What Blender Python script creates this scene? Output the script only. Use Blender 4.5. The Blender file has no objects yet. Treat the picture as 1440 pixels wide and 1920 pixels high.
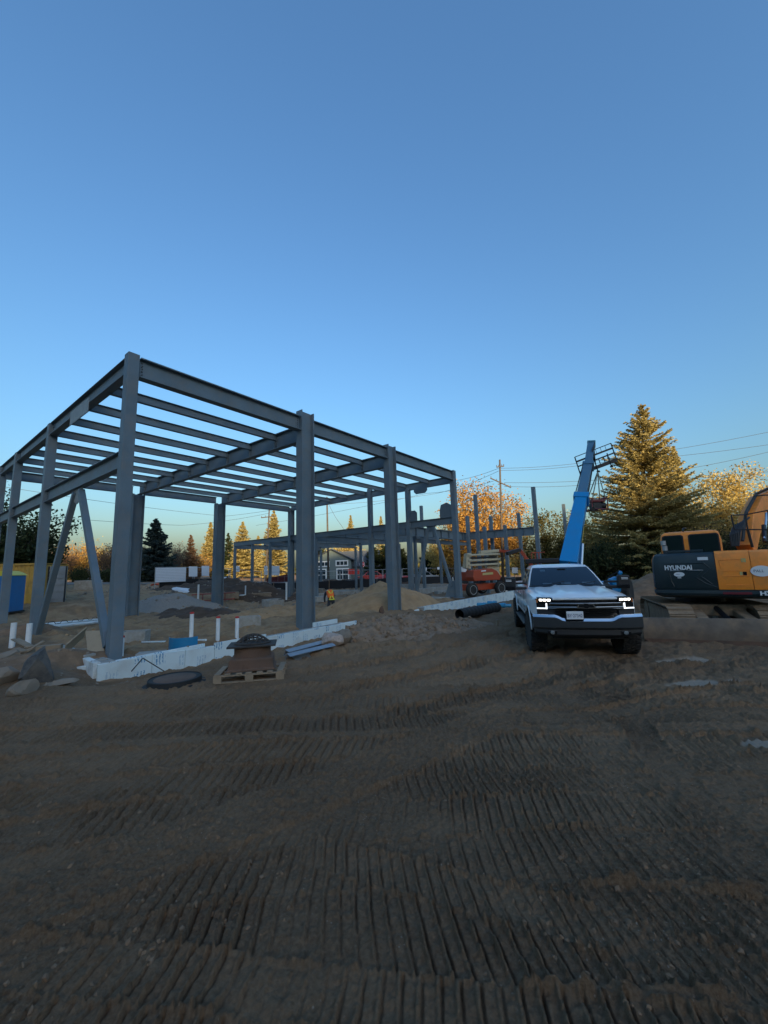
import bpy, bmesh, math, random
import numpy as np
from mathutils import Vector, Matrix, Euler
from math import sin, cos, tan, pi, radians, atan, atan2, sqrt, hypot

# ------------------------------------------------------------------ camera, sky, sun, exposure
FPX, PITCH, ROLL, CAMH = 745.0, radians(8.1), atan(0.031), 1.9
FW = Vector((0, cos(PITCH), sin(PITCH))); R0 = Vector((1, 0, 0)); U0 = R0.cross(FW)
RT = R0*cos(ROLL) - U0*sin(ROLL); UP = R0*sin(ROLL) + U0*cos(ROLL)
sc = bpy.context.scene
COL = sc.collection
cam = bpy.data.cameras.new('camera'); camo = bpy.data.objects.new('camera', cam); COL.objects.link(camo)
cam.sensor_fit = 'HORIZONTAL'; cam.sensor_width = 36; cam.lens = 36*FPX/1440
cam.clip_start = 0.1; cam.clip_end = 3000
m = Matrix((( RT.x, UP.x, -FW.x, 0), (RT.y, UP.y, -FW.y, 0), (RT.z, UP.z, -FW.z, CAMH), (0, 0, 0, 1)))
camo.matrix_world = m
sc.camera = camo

SUN_EL = radians(14.0)
SUN_DIR = Vector((0.287, -0.958, 0)).normalized()          # towards the sun, behind the photographer
world = bpy.data.worlds.new('World'); sc.world = world; world.use_nodes = True
wn = world.node_tree.nodes; wl = world.node_tree.links
bg = wn['Background']
sky = wn.new('ShaderNodeTexSky'); sky.sky_type = 'NISHITA'; sky.sun_disc = False
sky.sun_elevation = SUN_EL; sky.sun_rotation = atan2(SUN_DIR.x, SUN_DIR.y)
sky.altitude = 200; sky.air_density = 1.75; sky.dust_density = 4.0; sky.ozone_density = 6.8
wl.new(sky.outputs[0], bg.inputs[0]); bg.inputs[1].default_value = 0.15
sun = bpy.data.lights.new('sun', 'SUN'); suno = bpy.data.objects.new('sun', sun); COL.objects.link(suno)
sun.energy = 5.0; sun.angle = radians(0.6); sun.color = (1.0, 0.77, 0.44)
d = -(SUN_DIR*cos(SUN_EL) + Vector((0, 0, sin(SUN_EL))))
suno.rotation_euler = d.to_track_quat('-Z', 'Y').to_euler(); suno.location = (0, -20, 60)
sc.view_settings.view_transform = 'Standard'; sc.view_settings.look = 'None'
sc.view_settings.exposure = 1.0; sc.view_settings.gamma = 1.0; sc.view_settings.use_curve_mapping = False
sc.render.engine = 'CYCLES'
sc.cycles.max_bounces = 6; sc.cycles.diffuse_bounces = 3; sc.cycles.glossy_bounces = 3
sc.cycles.transparent_max_bounces = 6; sc.cycles.use_denoising = True

# ------------------------------------------------------------------ helpers
rnd = random.Random(7)
def ray(px, py): return FW + RT*((px-720)/FPX) + UP*((960-py)/FPX)
CAM = Vector((0, 0, CAMH))
def P(px, py, Y):                       # point of the place seen at a pixel, Y metres ahead
    d = ray(px, py); return CAM + d*(Y/d.y)
def G0(px, py, z=0.0):
    d = ray(px, py); return CAM + d*((z-CAMH)/d.z)

def hashn(ix, iy, s):
    h = (ix.astype(np.int64)*374761393 + iy.astype(np.int64)*668265263 + s*1442695041) & 0x7fffffff
    h = ((h ^ (h >> 13))*1274126177) & 0x7fffffff
    h = h ^ (h >> 16)
    return (h & 0xffff)/65535.0
def vnoise(x, y, s=0):
    ix = np.floor(x); iy = np.floor(y); fx = x-ix; fy = y-iy
    fx = fx*fx*(3-2*fx); fy = fy*fy*(3-2*fy)
    a = hashn(ix, iy, s); b = hashn(ix+1, iy, s); c = hashn(ix, iy+1, s); e = hashn(ix+1, iy+1, s)
    return (a*(1-fx)+b*fx)*(1-fy) + (c*(1-fx)+e*fx)*fy - 0.5
def fbm(x, y, octs=4, s=0, g=0.5):
    t = 0; a = 1.0
    for k in range(octs):
        t = t + a*vnoise(x*2**k+17.3*k, y*2**k-9.1*k, s+k); a *= g
    return t
def sst(a, b, x):
    t = np.clip((x-a)/(b-a), 0, 1); return t*t*(3-2*t)

# building axes: t runs along the front girder, s towards the back left
BA = radians(52.4); BU = Vector((cos(BA), sin(BA), 0)); BV = Vector((-sin(BA), cos(BA), 0)); BO = Vector((-6.42, 9.64, 0))
def B(t, s, z=0.0): return BO + BU*t + BV*s + Vector((0, 0, z))

def base_height(x, y):
    x = np.asarray(x, float); y = np.asarray(y, float)
    z = -0.034*np.clip(x, -40, 32)*sst(12, 38, y)
    t = (x-BO.x)*BU.x + (y-BO.y)*BU.y; s = (x-BO.x)*BV.x + (y-BO.y)*BV.y
    pit = sst(0.4, 1.6, t)*(1-sst(17.5, 19.5, t))*sst(0.5, 4.0, s)*(1-sst(15.6, 18.5, s))
    z = z*(1-pit) - 0.42*pit
    wing = sst(17.0, 19.0, t)*(1-sst(36, 42, t))*sst(-4, 0, s)*(1-sst(22, 27, s))
    z = z*(1-wing) + (-0.15)*wing
    z = z - 0.32*sst(-2.9, -1.25, s)*(1-sst(-0.5, 0.3, s))*(sst(-1.6, -0.4, t)*(1-sst(7.4, 8.6, t)) + sst(11.8, 13.0, t)*(1-sst(29, 33, t)))
    # spoil heap behind the parked machines on the right, and the low bank on the left
    z = z + 0.55*np.exp(-(((x-19.5)/3.5)**2 + ((y-26)/2.6)**2)) + 0.8*np.exp(-(((x-15.6)/2.6)**2+((y-20.5)/2.2)**2))
    z = z + 0.16*np.exp(-(((x+7.6)/1.6)**2+((y-8.6)/0.9)**2))
    return z
def sst1(a, b, x):
    t = min(1.0, max(0.0, (x-a)/(b-a))); return t*t*(3-2*t)
def gz(x, y):                            # the same ground, one point at a time
    z = -0.034*min(32, max(-40, x))*sst1(12, 38, y)
    t = (x-BO.x)*BU.x + (y-BO.y)*BU.y; s = (x-BO.x)*BV.x + (y-BO.y)*BV.y
    pit = sst1(0.4, 1.6, t)*(1-sst1(17.5, 19.5, t))*sst1(0.5, 4.0, s)*(1-sst1(15.6, 18.5, s))
    z = z*(1-pit) - 0.42*pit
    wing = sst1(17.0, 19.0, t)*(1-sst1(36, 42, t))*sst1(-4, 0, s)*(1-sst1(22, 27, s))
    z = z*(1-wing) + (-0.15)*wing
    z = z - 0.32*sst1(-2.9, -1.25, s)*(1-sst1(-0.5, 0.3, s))*(sst1(-1.6, -0.4, t)*(1-sst1(7.4, 8.6, t)) + sst1(11.8, 13.0, t)*(1-sst1(29, 33, t)))
    z = z + 0.55*math.exp(-(((x-19.5)/3.5)**2 + ((y-26)/2.6)**2)) + 0.8*math.exp(-(((x-15.6)/2.6)**2+((y-20.5)/2.2)**2))
    return z + 0.16*math.exp(-(((x+7.6)/1.6)**2+((y-8.6)/0.9)**2))
def G(px, py):                           # ground point seen at a pixel
    d = ray(px, py); t = 1.0
    for k in range(4000):
        p = CAM + d*t
        if p.z <= gz(p.x, p.y): return Vector((p.x, p.y, gz(p.x, p.y)))
        t *= 1.004
        if t > 400: break
    return CAM + d*t

MATS = {}
def mat(name, col, rough=0.7, metal=0.0, var=0.0, vscale=4.0, bump=0.0, bscale=30.0, spec=0.5, emit=None, estr=0, dirt=None, dscale=2.0, damt=0.5, coat=0.0, trans=0.0):
    if name in MATS: return MATS[name]
    mm = bpy.data.materials.new(name); mm.use_nodes = True; MATS[name] = mm
    nt = mm.node_tree; n = nt.nodes; l = nt.links; b = n['Principled BSDF']
    b.inputs['Base Color'].default_value = (*col, 1); b.inputs['Roughness'].default_value = rough
    b.inputs['Metallic'].default_value = metal; b.inputs['Specular IOR Level'].default_value = spec
    if coat: b.inputs['Coat Weight'].default_value = coat; b.inputs['Coat Roughness'].default_value = 0.05
    if emit: b.inputs['Emission Color'].default_value = (*emit, 1); b.inputs['Emission Strength'].default_value = estr
    if trans: b.inputs['Transmission Weight'].default_value = trans
    geo = None
    if var or bump or dirt:
        geo = n.new('ShaderNodeTexCoord')
    last = None
    if var:
        t = n.new('ShaderNodeTexNoise'); t.inputs['Scale'].default_value = vscale; t.inputs['Detail'].default_value = 6; t.inputs['Roughness'].default_value = 0.65
        l.new(geo.outputs['Object'], t.inputs['Vector'])
        r = n.new('ShaderNodeMapRange'); r.inputs[1].default_value = 0.3; r.inputs[2].default_value = 0.7; r.inputs[3].default_value = 1-var; r.inputs[4].default_value = 1+var
        l.new(t.outputs[0], r.inputs[0])
        mx = n.new('ShaderNodeVectorMath'); mx.operation = 'SCALE'; mx.inputs[0].default_value = col
        l.new(r.outputs[0], mx.inputs['Scale']); last = mx.outputs[0]
        l.new(last, b.inputs['Base Color'])
    if dirt:
        t = n.new('ShaderNodeTexNoise'); t.inputs['Scale'].default_value = dscale; t.inputs['Detail'].default_value = 8; t.inputs['Roughness'].default_value = 0.7
        l.new(geo.outputs['Object'], t.inputs['Vector'])
        r = n.new('ShaderNodeMapRange'); r.inputs[1].default_value = 0.45; r.inputs[2].default_value = 0.68; r.inputs[4].default_value = damt
        l.new(t.outputs[0], r.inputs[0])
        mx = n.new('ShaderNodeMix'); mx.data_type = 'RGBA'; mx.inputs[6].default_value = (*col, 1); mx.inputs[7].default_value = (*dirt, 1)
        if last: l.new(last, mx.inputs[6])
        l.new(r.outputs[0], mx.inputs[0]); l.new(mx.outputs[2], b.inputs['Base Color'])
        rr = n.new('ShaderNodeMapRange'); rr.inputs[3].default_value = rough; rr.inputs[4].default_value = min(1, rough+0.4)
        l.new(r.outputs[0], rr.inputs[0]); l.new(rr.outputs[0], b.inputs['Roughness'])
    if bump:
        t = n.new('ShaderNodeTexNoise'); t.inputs['Scale'].default_value = bscale; t.inputs['Detail'].default_value = 5
        l.new(geo.outputs['Object'], t.inputs['Vector'])
        bp = n.new('ShaderNodeBump'); bp.inputs['Strength'].default_value = bump; bp.inputs['Distance'].default_value = 0.02
        l.new(t.outputs[0], bp.inputs['Height']); l.new(bp.outputs[0], b.inputs['Normal'])
    return mm

def tag(o, label=None, cat=None, group=None, kind=None):
    if label: o['label'] = label
    if cat: o['category'] = cat
    if group: o['group'] = group
    if kind: o['kind'] = kind
    return o
def empty(name, loc, label, cat, group=None, rz=0.0):
    o = bpy.data.objects.new(name, None); COL.objects.link(o); o.empty_display_size = 0.2
    o.location = loc; o.rotation_euler = (0, 0, rz)
    tag(o, label, cat, group); o['_l'] = 0; del o['_l']
    return o

class MB:
    def __init__(s): s.v = []; s.f = []; s.mi = []; s.cur = 0
    def add(s, vs, fs):
        o = len(s.v); s.v += [tuple(q) for q in vs]
        s.f += [tuple(i+o for i in f) for f in fs]; s.mi += [s.cur]*len(fs); return s
    def box(s, c, size, rot=None, taper=None):
        hx, hy, hz = size[0]/2, size[1]/2, size[2]/2
        vs = [Vector((x, y, z)) for z in (-hz, hz) for y in (-hy, hy) for x in (-hx, hx)]
        if taper:
            for q in vs:
                if q.z > 0: q.x *= taper[0]; q.y *= taper[1]
        M = Matrix.Identity(3) if rot is None else (rot if isinstance(rot, Matrix) else Euler(rot).to_matrix())
        c = Vector(c)
        return s.add([M @ q + c for q in vs], [(0,2,3,1),(4,5,7,6),(0,1,5,4),(2,6,7,3),(0,4,6,2),(1,3,7,5)])
    def obox(s, p0, p1, w, h, up=Vector((0,0,1))):       # bar from p0 to p1
        p0 = Vector(p0); p1 = Vector(p1); d = (p1-p0); L = d.length; d.normalize()
        sd = d.cross(up)
        if sd.length < 1e-4: sd = d.cross(Vector((1,0,0)))
        sd.normalize(); u = sd.cross(d)
        vs = [p + sd*(a*w/2) + u*(b*h/2) for p in (p0, p1) for a, b in ((-1,-1),(1,-1),(1,1),(-1,1))]
        return s.add(vs, [(3,2,1,0),(4,5,6,7),(0,1,5,4),(1,2,6,5),(2,3,7,6),(3,0,4,7)])
    def prof(s, p0, p1, pts, up=Vector((0,0,1))):        # extrude closed 2d profile (side, up)
        p0 = Vector(p0); p1 = Vector(p1); d = (p1-p0).normalized(); sd = d.cross(up)
        if sd.length < 1e-4: sd = d.cross(Vector((1,0,0)))
        sd.normalize(); u = sd.cross(d); n = len(pts)
        vs = [p + sd*a + u*b for p in (p0, p1) for a, b in pts]
        fs = [tuple(range(n-1, -1, -1)), tuple(range(n, 2*n))] + [(i, (i+1) % n, n+(i+1) % n, n+i) for i in range(n)]
        return s.add(vs, fs)
    def ibeam(s, p0, p1, d, bf, tf=0.025, tw=0.018, up=Vector((0,0,1))):
        h, b, w = d/2, bf/2, tw/2
        return s.prof(p0, p1, [(-b,-h),(b,-h),(b,-h+tf),(w,-h+tf),(w,h-tf),(b,h-tf),(b,h),(-b,h),(-b,h-tf),(-w,h-tf),(-w,-h+tf),(-b,-h+tf)], up)
    def chan(s, p0, p1, d, bf, t=0.015, up=Vector((0,0,1))):
        h = d/2
        return s.prof(p0, p1, [(0,-h),(bf,-h),(bf,-h+t),(t,-h+t),(t,h-t),(bf,h-t),(bf,h),(0,h)], up)
    def tube(s, pts, r, n=8, cap=True, r1=None):
        pts = [Vector(q) for q in pts]; k = len(pts); rings = []
        prev = None
        for i, p in enumerate(pts):
            d = (pts[min(i+1, k-1)] - pts[max(i-1, 0)]).normalized()
            if prev is None:
                a = d.cross(Vector((0,0,1)))
                if a.length < 0.05: a = d.cross(Vector((1,0,0)))
            else: a = prev - d*prev.dot(d)
            a.normalize(); prev = a; b = d.cross(a)
            rr = r if r1 is None else r + (r1-r)*i/(k-1)
            if isinstance(r, (list, tuple)): rr = r[i]
            rings.append([p + a*(rr*cos(2*pi*j/n)) + b*(rr*sin(2*pi*j/n)) for j in range(n)])
        vs = [q for rg in rings for q in rg]; fs = []
        for i in range(k-1):
            for j in range(n):
                fs.append((i*n+j, i*n+(j+1) % n, (i+1)*n+(j+1) % n, (i+1)*n+j))
        if cap: fs += [tuple(range(n-1, -1, -1)), tuple(range((k-1)*n, k*n))]
        return s.add(vs, fs)
    def lathe(s, prof, c=(0,0,0), axis='z', n=24, M=None):
        c = Vector(c); k = len(prof); vs = []
        for (r, h) in prof:
            for j in range(n):
                a = 2*pi*j/n
                q = Vector((r*cos(a), r*sin(a), h))
                if axis == 'x': q = Vector((q.z, q.x, q.y))
                if axis == 'y': q = Vector((q.x, q.z, q.y))
                if M is not None: q = M @ q
                vs.append(q + c)
        fs = [(i*n+j, i*n+(j+1) % n, (i+1)*n+(j+1) % n, (i+1)*n+j) for i in range(k-1) for j in range(n)]
        if prof[0][0] > 1e-6: fs.append(tuple(range(n-1, -1, -1)))
        if prof[-1][0] > 1e-6: fs.append(tuple(range((k-1)*n, k*n)))
        return s.add(vs, fs)
    def loft(s, secs, closed=True, cap=True):
        n = len(secs[0]); vs = [Vector(q) for sec in secs for q in sec]; fs = []
        for i in range(len(secs)-1):
            for j in range(n if closed else n-1):
                fs.append((i*n+j, i*n+(j+1) % n, (i+1)*n+(j+1) % n, (i+1)*n+j))
        if cap and closed: fs += [tuple(range(n-1, -1, -1)), tuple(range((len(secs)-1)*n, len(secs)*n))]
        return s.add(vs, fs)
    def poly(s, pts, off):                               # planar polygon with thickness vector
        n = len(pts); off = Vector(off); pts = [Vector(q) for q in pts]
        vs = pts + [q+off for q in pts]
        return s.add(vs, [tuple(range(n-1, -1, -1)), tuple(range(n, 2*n))] + [(i, (i+1) % n, n+(i+1) % n, n+i) for i in range(n)])
    def mesh(s, name, mats, smooth=False, fix=True):
        me = bpy.data.meshes.new(name); me.from_pydata(s.v, [], s.f)
        for q in (mats if isinstance(mats, (list, tuple)) else [mats]): me.materials.append(q)
        if any(s.mi): me.polygons.foreach_set('material_index', s.mi)
        if fix:
            bm = bmesh.new(); bm.from_mesh(me); bmesh.ops.recalc_face_normals(bm, faces=bm.faces); bm.to_mesh(me); bm.free()
        if smooth: me.polygons.foreach_set('use_smooth', [True]*len(me.polygons))
        me.update(); return me
    def obj(s, name, mats, parent=None, smooth=False, bevel=0, auto=None, bseg=2, world=False):
        me = s.mesh(name, mats, smooth or auto is not None)
        o = bpy.data.objects.new(name, me); COL.objects.link(o)
        if parent is not None:
            o.parent = parent
            if world: o.matrix_parent_inverse = Matrix.LocRotScale(parent.location, parent.rotation_euler, None).inverted()
        if bevel:
            md = o.modifiers.new('bevel', 'BEVEL'); md.width = bevel; md.segments = bseg; md.limit_method = 'ANGLE'; md.angle_limit = radians(35)
            md.harden_normals = False
        if auto is not None:
            bm = bmesh.new(); bm.from_mesh(me)
            for e in bm.edges:
                if len(e.link_faces) == 2 and e.calc_face_angle(0) > auto: e.smooth = False
            bm.to_mesh(me); bm.free()
        return o

def share(src, name, parent=None, M=None, world=False):
    o = bpy.data.objects.new(name, src.data); COL.objects.link(o)
    if parent is not None:
        o.parent = parent
        if world: o.matrix_parent_inverse = Matrix.LocRotScale(parent.location, parent.rotation_euler, None).inverted()
    if M is not None: o.matrix_basis = M
    for md in src.modifiers:
        q = o.modifiers.new(md.name, md.type)
        if md.type == 'BEVEL': q.width = md.width; q.segments = md.segments; q.limit_method = md.limit_method; q.angle_limit = md.angle_limit
    return o
def copy_tree(o, parent=None):
    c = o.copy(); COL.objects.link(c)
    if parent is not None: c.parent = parent
    for ch in list(o.children): copy_tree(ch, c)
    return c
def text_obj(name, txt, size, M, material, parent=None, depth=0.003, bold=0.0, world=False, width=None):
    cu = bpy.data.curves.new(name, 'FONT'); cu.body = txt; cu.size = size; cu.align_x = 'CENTER'; cu.align_y = 'CENTER'; cu.extrude = depth; cu.offset = bold
    t = bpy.data.objects.new(name+'_c', cu); COL.objects.link(t)
    dg = bpy.context.evaluated_depsgraph_get()
    me = bpy.data.meshes.new_from_object(t.evaluated_get(dg)); me.materials.clear(); me.materials.append(material)
    bpy.data.objects.remove(t); bpy.data.curves.remove(cu)
    if width:
        xs = [q.co.x for q in me.vertices]; k = width/(max(xs)-min(xs))
        for q in me.vertices: q.co.x *= k
    o = bpy.data.objects.new(name, me); COL.objects.link(o)
    if parent is not None:
        o.parent = parent
        if world: o.matrix_parent_inverse = Matrix.LocRotScale(parent.location, parent.rotation_euler, None).inverted()
    o.matrix_basis = M
    return o
def face_matrix(pos, xdir, ydir):
    x = Vector(xdir).normalized(); y = Vector(ydir); z = x.cross(y).normalized(); y = z.cross(x); p = Vector(pos)
    return Matrix(((x.x, y.x, z.x, p.x), (x.y, y.y, z.y, p.y), (x.z, y.z, z.z, p.z), (0, 0, 0, 1)))
def bool_cut(o, cutters):
    for c in cutters:
        md = o.modifiers.new('cut', 'BOOLEAN'); md.operation = 'DIFFERENCE'; md.object = c; md.solver = 'EXACT'
    dg = bpy.context.evaluated_depsgraph_get(); dg.update()
    me = bpy.data.meshes.new_from_object(o.evaluated_get(dg))
    for md in [q for q in o.modifiers if q.type == 'BOOLEAN']: o.modifiers.remove(md)
    o.modifiers.clear(); o.data = me
    for c in cutters: bpy.data.objects.remove(c)

# ------------------------------------------------------------------ ground
def make_ground():
    half = radians(60)
    fine = np.concatenate([np.arange(-half, -radians(44), 0.006), np.arange(-radians(44), radians(44), 0.0024), np.arange(radians(44), half+1e-6, 0.006)])
    coarse = np.linspace(half, 2*pi-half, 42)[1:-1]
    ang = np.concatenate([fine, coarse])
    r = [0.35, 0.7, 1.0, 1.25]
    while r[-1] < 8: r.append(r[-1]*1.0038)
    while r[-1] < 26: r.append(r[-1]*1.0060)
    while r[-1] < 70: r.append(r[-1]*1.012)
    while r[-1] < 900: r.append(r[-1]*1.12)
    r = np.array(r); na = len(ang); nr = len(r)
    RR, AA = np.meshgrid(r, ang, indexing='ij')
    X = (RR*np.sin(AA)).ravel(); Y = (RR*np.cos(AA)).ravel(); RR = RR.ravel()
    Z = base_height(X, Y)
    t = (X-BO.x)*BU.x + (Y-BO.y)*BU.y; s = (X-BO.x)*BV.x + (Y-BO.y)*BV.y
    site = 1-sst(55, 75, RR)
    inside = sst(-0.2, 0.6, t)*sst(-0.1, 0.6, s)
    yard = site*(1-inside)
    rough = (0.10*fbm(X*0.35, Y*0.35, 3, 5) + 0.06*fbm(X*1.3, Y*1.3, 3, 11))*site
    Z = Z + rough*(0.32 + 0.9*inside + 0.3*sst(7, 10, Y))
    Z = Z + inside*site*(0.10*np.maximum(fbm(X*1.9, Y*1.9, 3, 141), -0.1) + 0.045*fbm(X*6, Y*6, 2, 147))
    # ruts and stirred soil away from the tracked yard
    stir = np.clip(sst(6.3, 9.0, Y + 0.25*X) + inside, 0, 1)*site
    Z = Z + stir*(0.15*np.maximum(fbm(X*1.9, Y*2.6, 3, 31), -0.05) + 0.07*fbm(X*6, Y*6, 3, 37))
    # crawler lanes: y = f(x), each pass pressing over the older ones
    lanes = [  # px points, half width m, pitch, depth
        ([(0,1322),(420,1305),(900,1270),(1440,1262)], .26, .11, .030),
        ([(0,1350),(700,1316),(1440,1310)], .26, .11, .034),
        ([(0,1382),(700,1352),(1440,1338)], .26, .10, .034),
        ([(0,1440),(600,1402),(1440,1395)], .25, .10, .034),
        ([(0,1500),(700,1440),(1440,1432)], .24, .10, .036),
        ([(0,1575),(700,1478),(1440,1478)], .24, .095, .036),
        ([(0,1650),(600,1545),(1440,1535)], .25, .095, .038),
        ([(0,1745),(700,1622),(1440,1608)], .26, .09, .040),
        ([(0,1860),(500,1765),(1440,1770)], .30, .09, .045),
        ([(0,1800),(700,1880),(1440,1990)], .16, .09, .042),
        ([(0,1995),(700,2080),(1440,2150)], .25, .09, .042),
        ([(560,1585),(960,1690),(1440,1850)], .14, .085, .040),
        ([(0,1700),(300,1600),(620,1465),(930,1345)], .30, .06, .022),
        ([(1160,1260),(1240,1420),(1440,1650)], .17, .09, .030),
        ([(560,1262),(760,1228),(960,1185)], .20, .16, .06), ([(600,1300),(860,1250),(1010,1222)], .22, .16, .07), ([(700,1340),(960,1290),(1190,1232)], .22, .16, .07), ([(620,1225),(800,1195),(930,1165)], .18, .15, .06),
        ([(1080,1300),(1260,1262),(1440,1240)], .22, .14, .06), ([(1100,1345),(1300,1300),(1440,1285)], .20, .14, .05),
    ]
    near = (RR < 18) & (RR > 1.0)
    xs, ys = X[near], Y[near]; hz = np.zeros(xs.shape); tone = np.full(xs.shape, 0.5); lanemask = np.zeros(xs.shape)
    wob = 0.05*fbm(xs*0.6, ys*0.6, 2, 51)
    n4 = fbm(xs*24, ys*24, 2, 131, 0.6); n5 = fbm(xs*55, ys*55, 2, 151, 0.6); n1 = fbm(xs*3.0, ys*3.0, 3, 61); n2 = fbm(xs*14, ys*14, 2, 71); n3 = fbm(xs*1.1, ys*1.1, 2, 77)
    for k, (pts, hw, pitch, dep) in enumerate(lanes):
        w = [G0(*q) for q in pts]
        gx = np.array([q.x for q in w]); gy = np.array([q.y for q in w])
        cf = np.polyfit(gx, gy, min(2, len(w)-1)); df = np.polyder(cf)
        f = np.polyval(cf, xs); sl = np.polyval(df, xs); q = np.sqrt(1+sl*sl)
        lat = (ys-f)/q + wob
        arc = xs*np.sqrt(1+np.polyval(df, np.mean(gx))**2) + 0.12*lat*(k % 3-1) + 0.006*n1
        ends = np.ones_like(xs)
        if k >= 11: ends = sst(gx.min()-0.2, gx.min()+0.3, xs)*(1-sst(gx.max()-0.2, gx.max()+0.4, xs))
        pres = np.clip(0.82 + 1.5*n3 + 0.35*vnoise(xs*0.5+k*7.7, ys*0.5, 200+k), 0.12, 1)
        mk = (1-sst(hw*0.97, hw*1.03, np.abs(lat)))*ends
        ph = (arc/pitch + 0.618*k + 0.03*n1 + 0.035*n2 + 0.035*n4) % 1.0
        cell = RR[near]*0.0023
        rw = np.clip(1.5*cell/pitch, 0.13, 0.22) + 0.04*n3
        sw = np.clip(1.5*cell/pitch, 0.12, 0.24)
        ridge = 1-sst(rw*0.5, rw*1.0, np.abs(ph-0.42))
        slot = 1-sst(sw*0.35, sw*0.9, np.abs(ph-0.42-rw*0.9-sw*0.6))
        brk = np.clip(0.95+0.9*n2+0.8*n4, 0.2, 1.35)*np.clip(0.98+1.2*n1, 0.15, 1.15)
        prof = -0.020 + (dep*0.60*ridge - dep*0.78*slot)*brk*pres + 0.005*n1
        if k > 13: prof = -0.055 + 0.8*(prof+0.02) + 0.03*n1 + 0.02*n2
        if k == 12: prof = 0.004 + 0.30*(prof+0.02) + 0.016*n2 + 0.010*n4
        hz = hz*(1-mk) + prof*mk
        lanemask = np.maximum(lanemask*(1-mk*0.3), mk)
        tone = tone*(1-mk) + mk*((k*0.37) % 1.0)
        berm = np.exp(-((np.abs(lat)-hw*1.02-0.008*n2)/0.014)**2)*ends
        hz = hz + (2.2 if k > 13 else 1.0)*berm*np.clip(0.016+0.020*n2+0.012*n1+0.014*n4, 0.004, 0.032)
    hz = hz + (1-lanemask)*(0.02*n1+0.02*n2)
    lo = np.clip(1.0-1.2*np.clip(0.90+2.0*n3, 0.0, 1), 0, 1)
    hz = hz + lo*(0.018*np.maximum(n2, -0.1)+0.010*np.maximum(n1, -0.1)) + 0.009*n2 + 0.013*n4*(1-sst(6.5, 10, RR[near])) + 0.006*n5*(1-sst(3.5, 5.5, RR[near]))
    # crumbled clods thrown up beside the passes
    cl = np.maximum(fbm(xs*9, ys*9, 2, 91)-0.30, 0)*np.clip(fbm(xs*0.8, ys*0.8, 2, 95)*3+0.3, 0, 1)
    hz = hz + 0.10*cl
    fade = 1-sst(12.5, 17, RR[near] + 0.9*vnoise(xs*0.7, ys*0.7, 3))
    ins = inside[near]
    Z[near] = Z[near] + hz*fade*(1-ins)
    pudd = np.zeros_like(Z)
    for (px, py, ra, rb) in ((1315,1281,0.62,0.17),(1440,1392,0.36,0.09),(1290,1240,0.7,0.14)):
        c = G0(px, py); dd = ((X-c.x-0.5*(Y-c.y))/ra)**2 + ((Y-c.y)/rb)**2 + 1.6*fbm(X*2.2, Y*2.2, 3, 101)
        pudd = np.maximum(pudd, 1-sst(0.75, 1.05, dd))
    Z = Z*(1-0.6*pudd) + (base_height(X, Y)-0.012)*0.6*pudd
    sand = np.clip(inside*(1-sst(18, 20, t))*1.0 + 0.35*sst(8.3, 9.5, Y+0.35*X)*(1-sst(-1, 2.5, X)), 0, 1)*site
    tn = np.full(Z.shape, 0.5); tn[near] = tone
    wet_dim = np.clip(0.75*sst(0.05, 0.45, fbm(X*0.45, Y*0.8, 3, 121)+0.20+0.35*(tn-0.5)) + 0.5*(tn-0.35)*(1-sst(9, 13, RR)) + 0.6*(1-sst(2.6, 5.8, Y+1.5*fbm(X*0.5, Y*0.5, 2, 161))), 0, 1)*(1-inside)  # damp patches, plus a foreground dimming painted into the soil near the camera
    co = np.stack([X, Y, Z], 1)
    idx = np.arange(nr*na).reshape(nr, na)
    a = idx[:-1, :]; b_ = np.roll(a, -1, axis=1); c_ = idx[1:, :]; d_ = np.roll(c_, -1, axis=1)
    quads = np.stack([a.ravel(), c_.ravel(), d_.ravel(), b_.ravel()], 1)
    me = bpy.data.meshes.new('ground')
    nv = len(co); nq = len(quads)
    me.vertices.add(nv); me.vertices.foreach_set('co', co.ravel())
    loops = np.concatenate([quads.ravel(), idx[0, ::-1]])
    me.loops.add(len(loops)); me.loops.foreach_set('vertex_index', loops)
    me.polygons.add(nq+1)
    me.polygons.foreach_set('loop_start', np.concatenate([np.arange(nq)*4, [nq*4]]))
    me.polygons.foreach_set('use_smooth', np.ones(nq+1, bool))
    me.update(); me.validate()
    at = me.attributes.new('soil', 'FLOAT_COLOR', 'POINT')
    cc = np.stack([sand, pudd, wet_dim, np.ones(nv)], 1).astype(np.float32); at.data.foreach_set('color', cc.ravel())
    o = bpy.data.objects.new('ground', me); COL.objects.link(o); o['kind'] = 'structure'
    mm = bpy.data.materials.new('soil'); mm.use_nodes = True; nt = mm.node_tree; n = nt.nodes; l = nt.links; bs = n['Principled BSDF']
    A = n.new('ShaderNodeAttribute'); A.attribute_name = 'soil'
    sp = n.new('ShaderNodeSeparateColor'); l.new(A.outputs['Color'], sp.inputs[0])
    ge = n.new('ShaderNodeNewGeometry')
    def noise(scale, det=6, ro=0.6):
        q = n.new('ShaderNodeTexNoise'); q.inputs['Scale'].default_value = scale; q.inputs['Detail'].default_value = det; q.inputs['Roughness'].default_value = ro
        l.new(ge.outputs['Position'], q.inputs['Vector']); return q.outputs[0]
    def mix(fac, c0, c1, blend='MIX'):
        q = n.new('ShaderNodeMix'); q.data_type = 'RGBA'; q.blend_type = blend
        for i, cc in ((6, c0), (7, c1)):
            if isinstance(cc, tuple): q.inputs[i].default_value = (*cc, 1)
            else: l.new(cc, q.inputs[i])
        if isinstance(fac, float): q.inputs[0].default_value = fac
        else: l.new(fac, q.inputs[0])
        return q.outputs[2]
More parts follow.
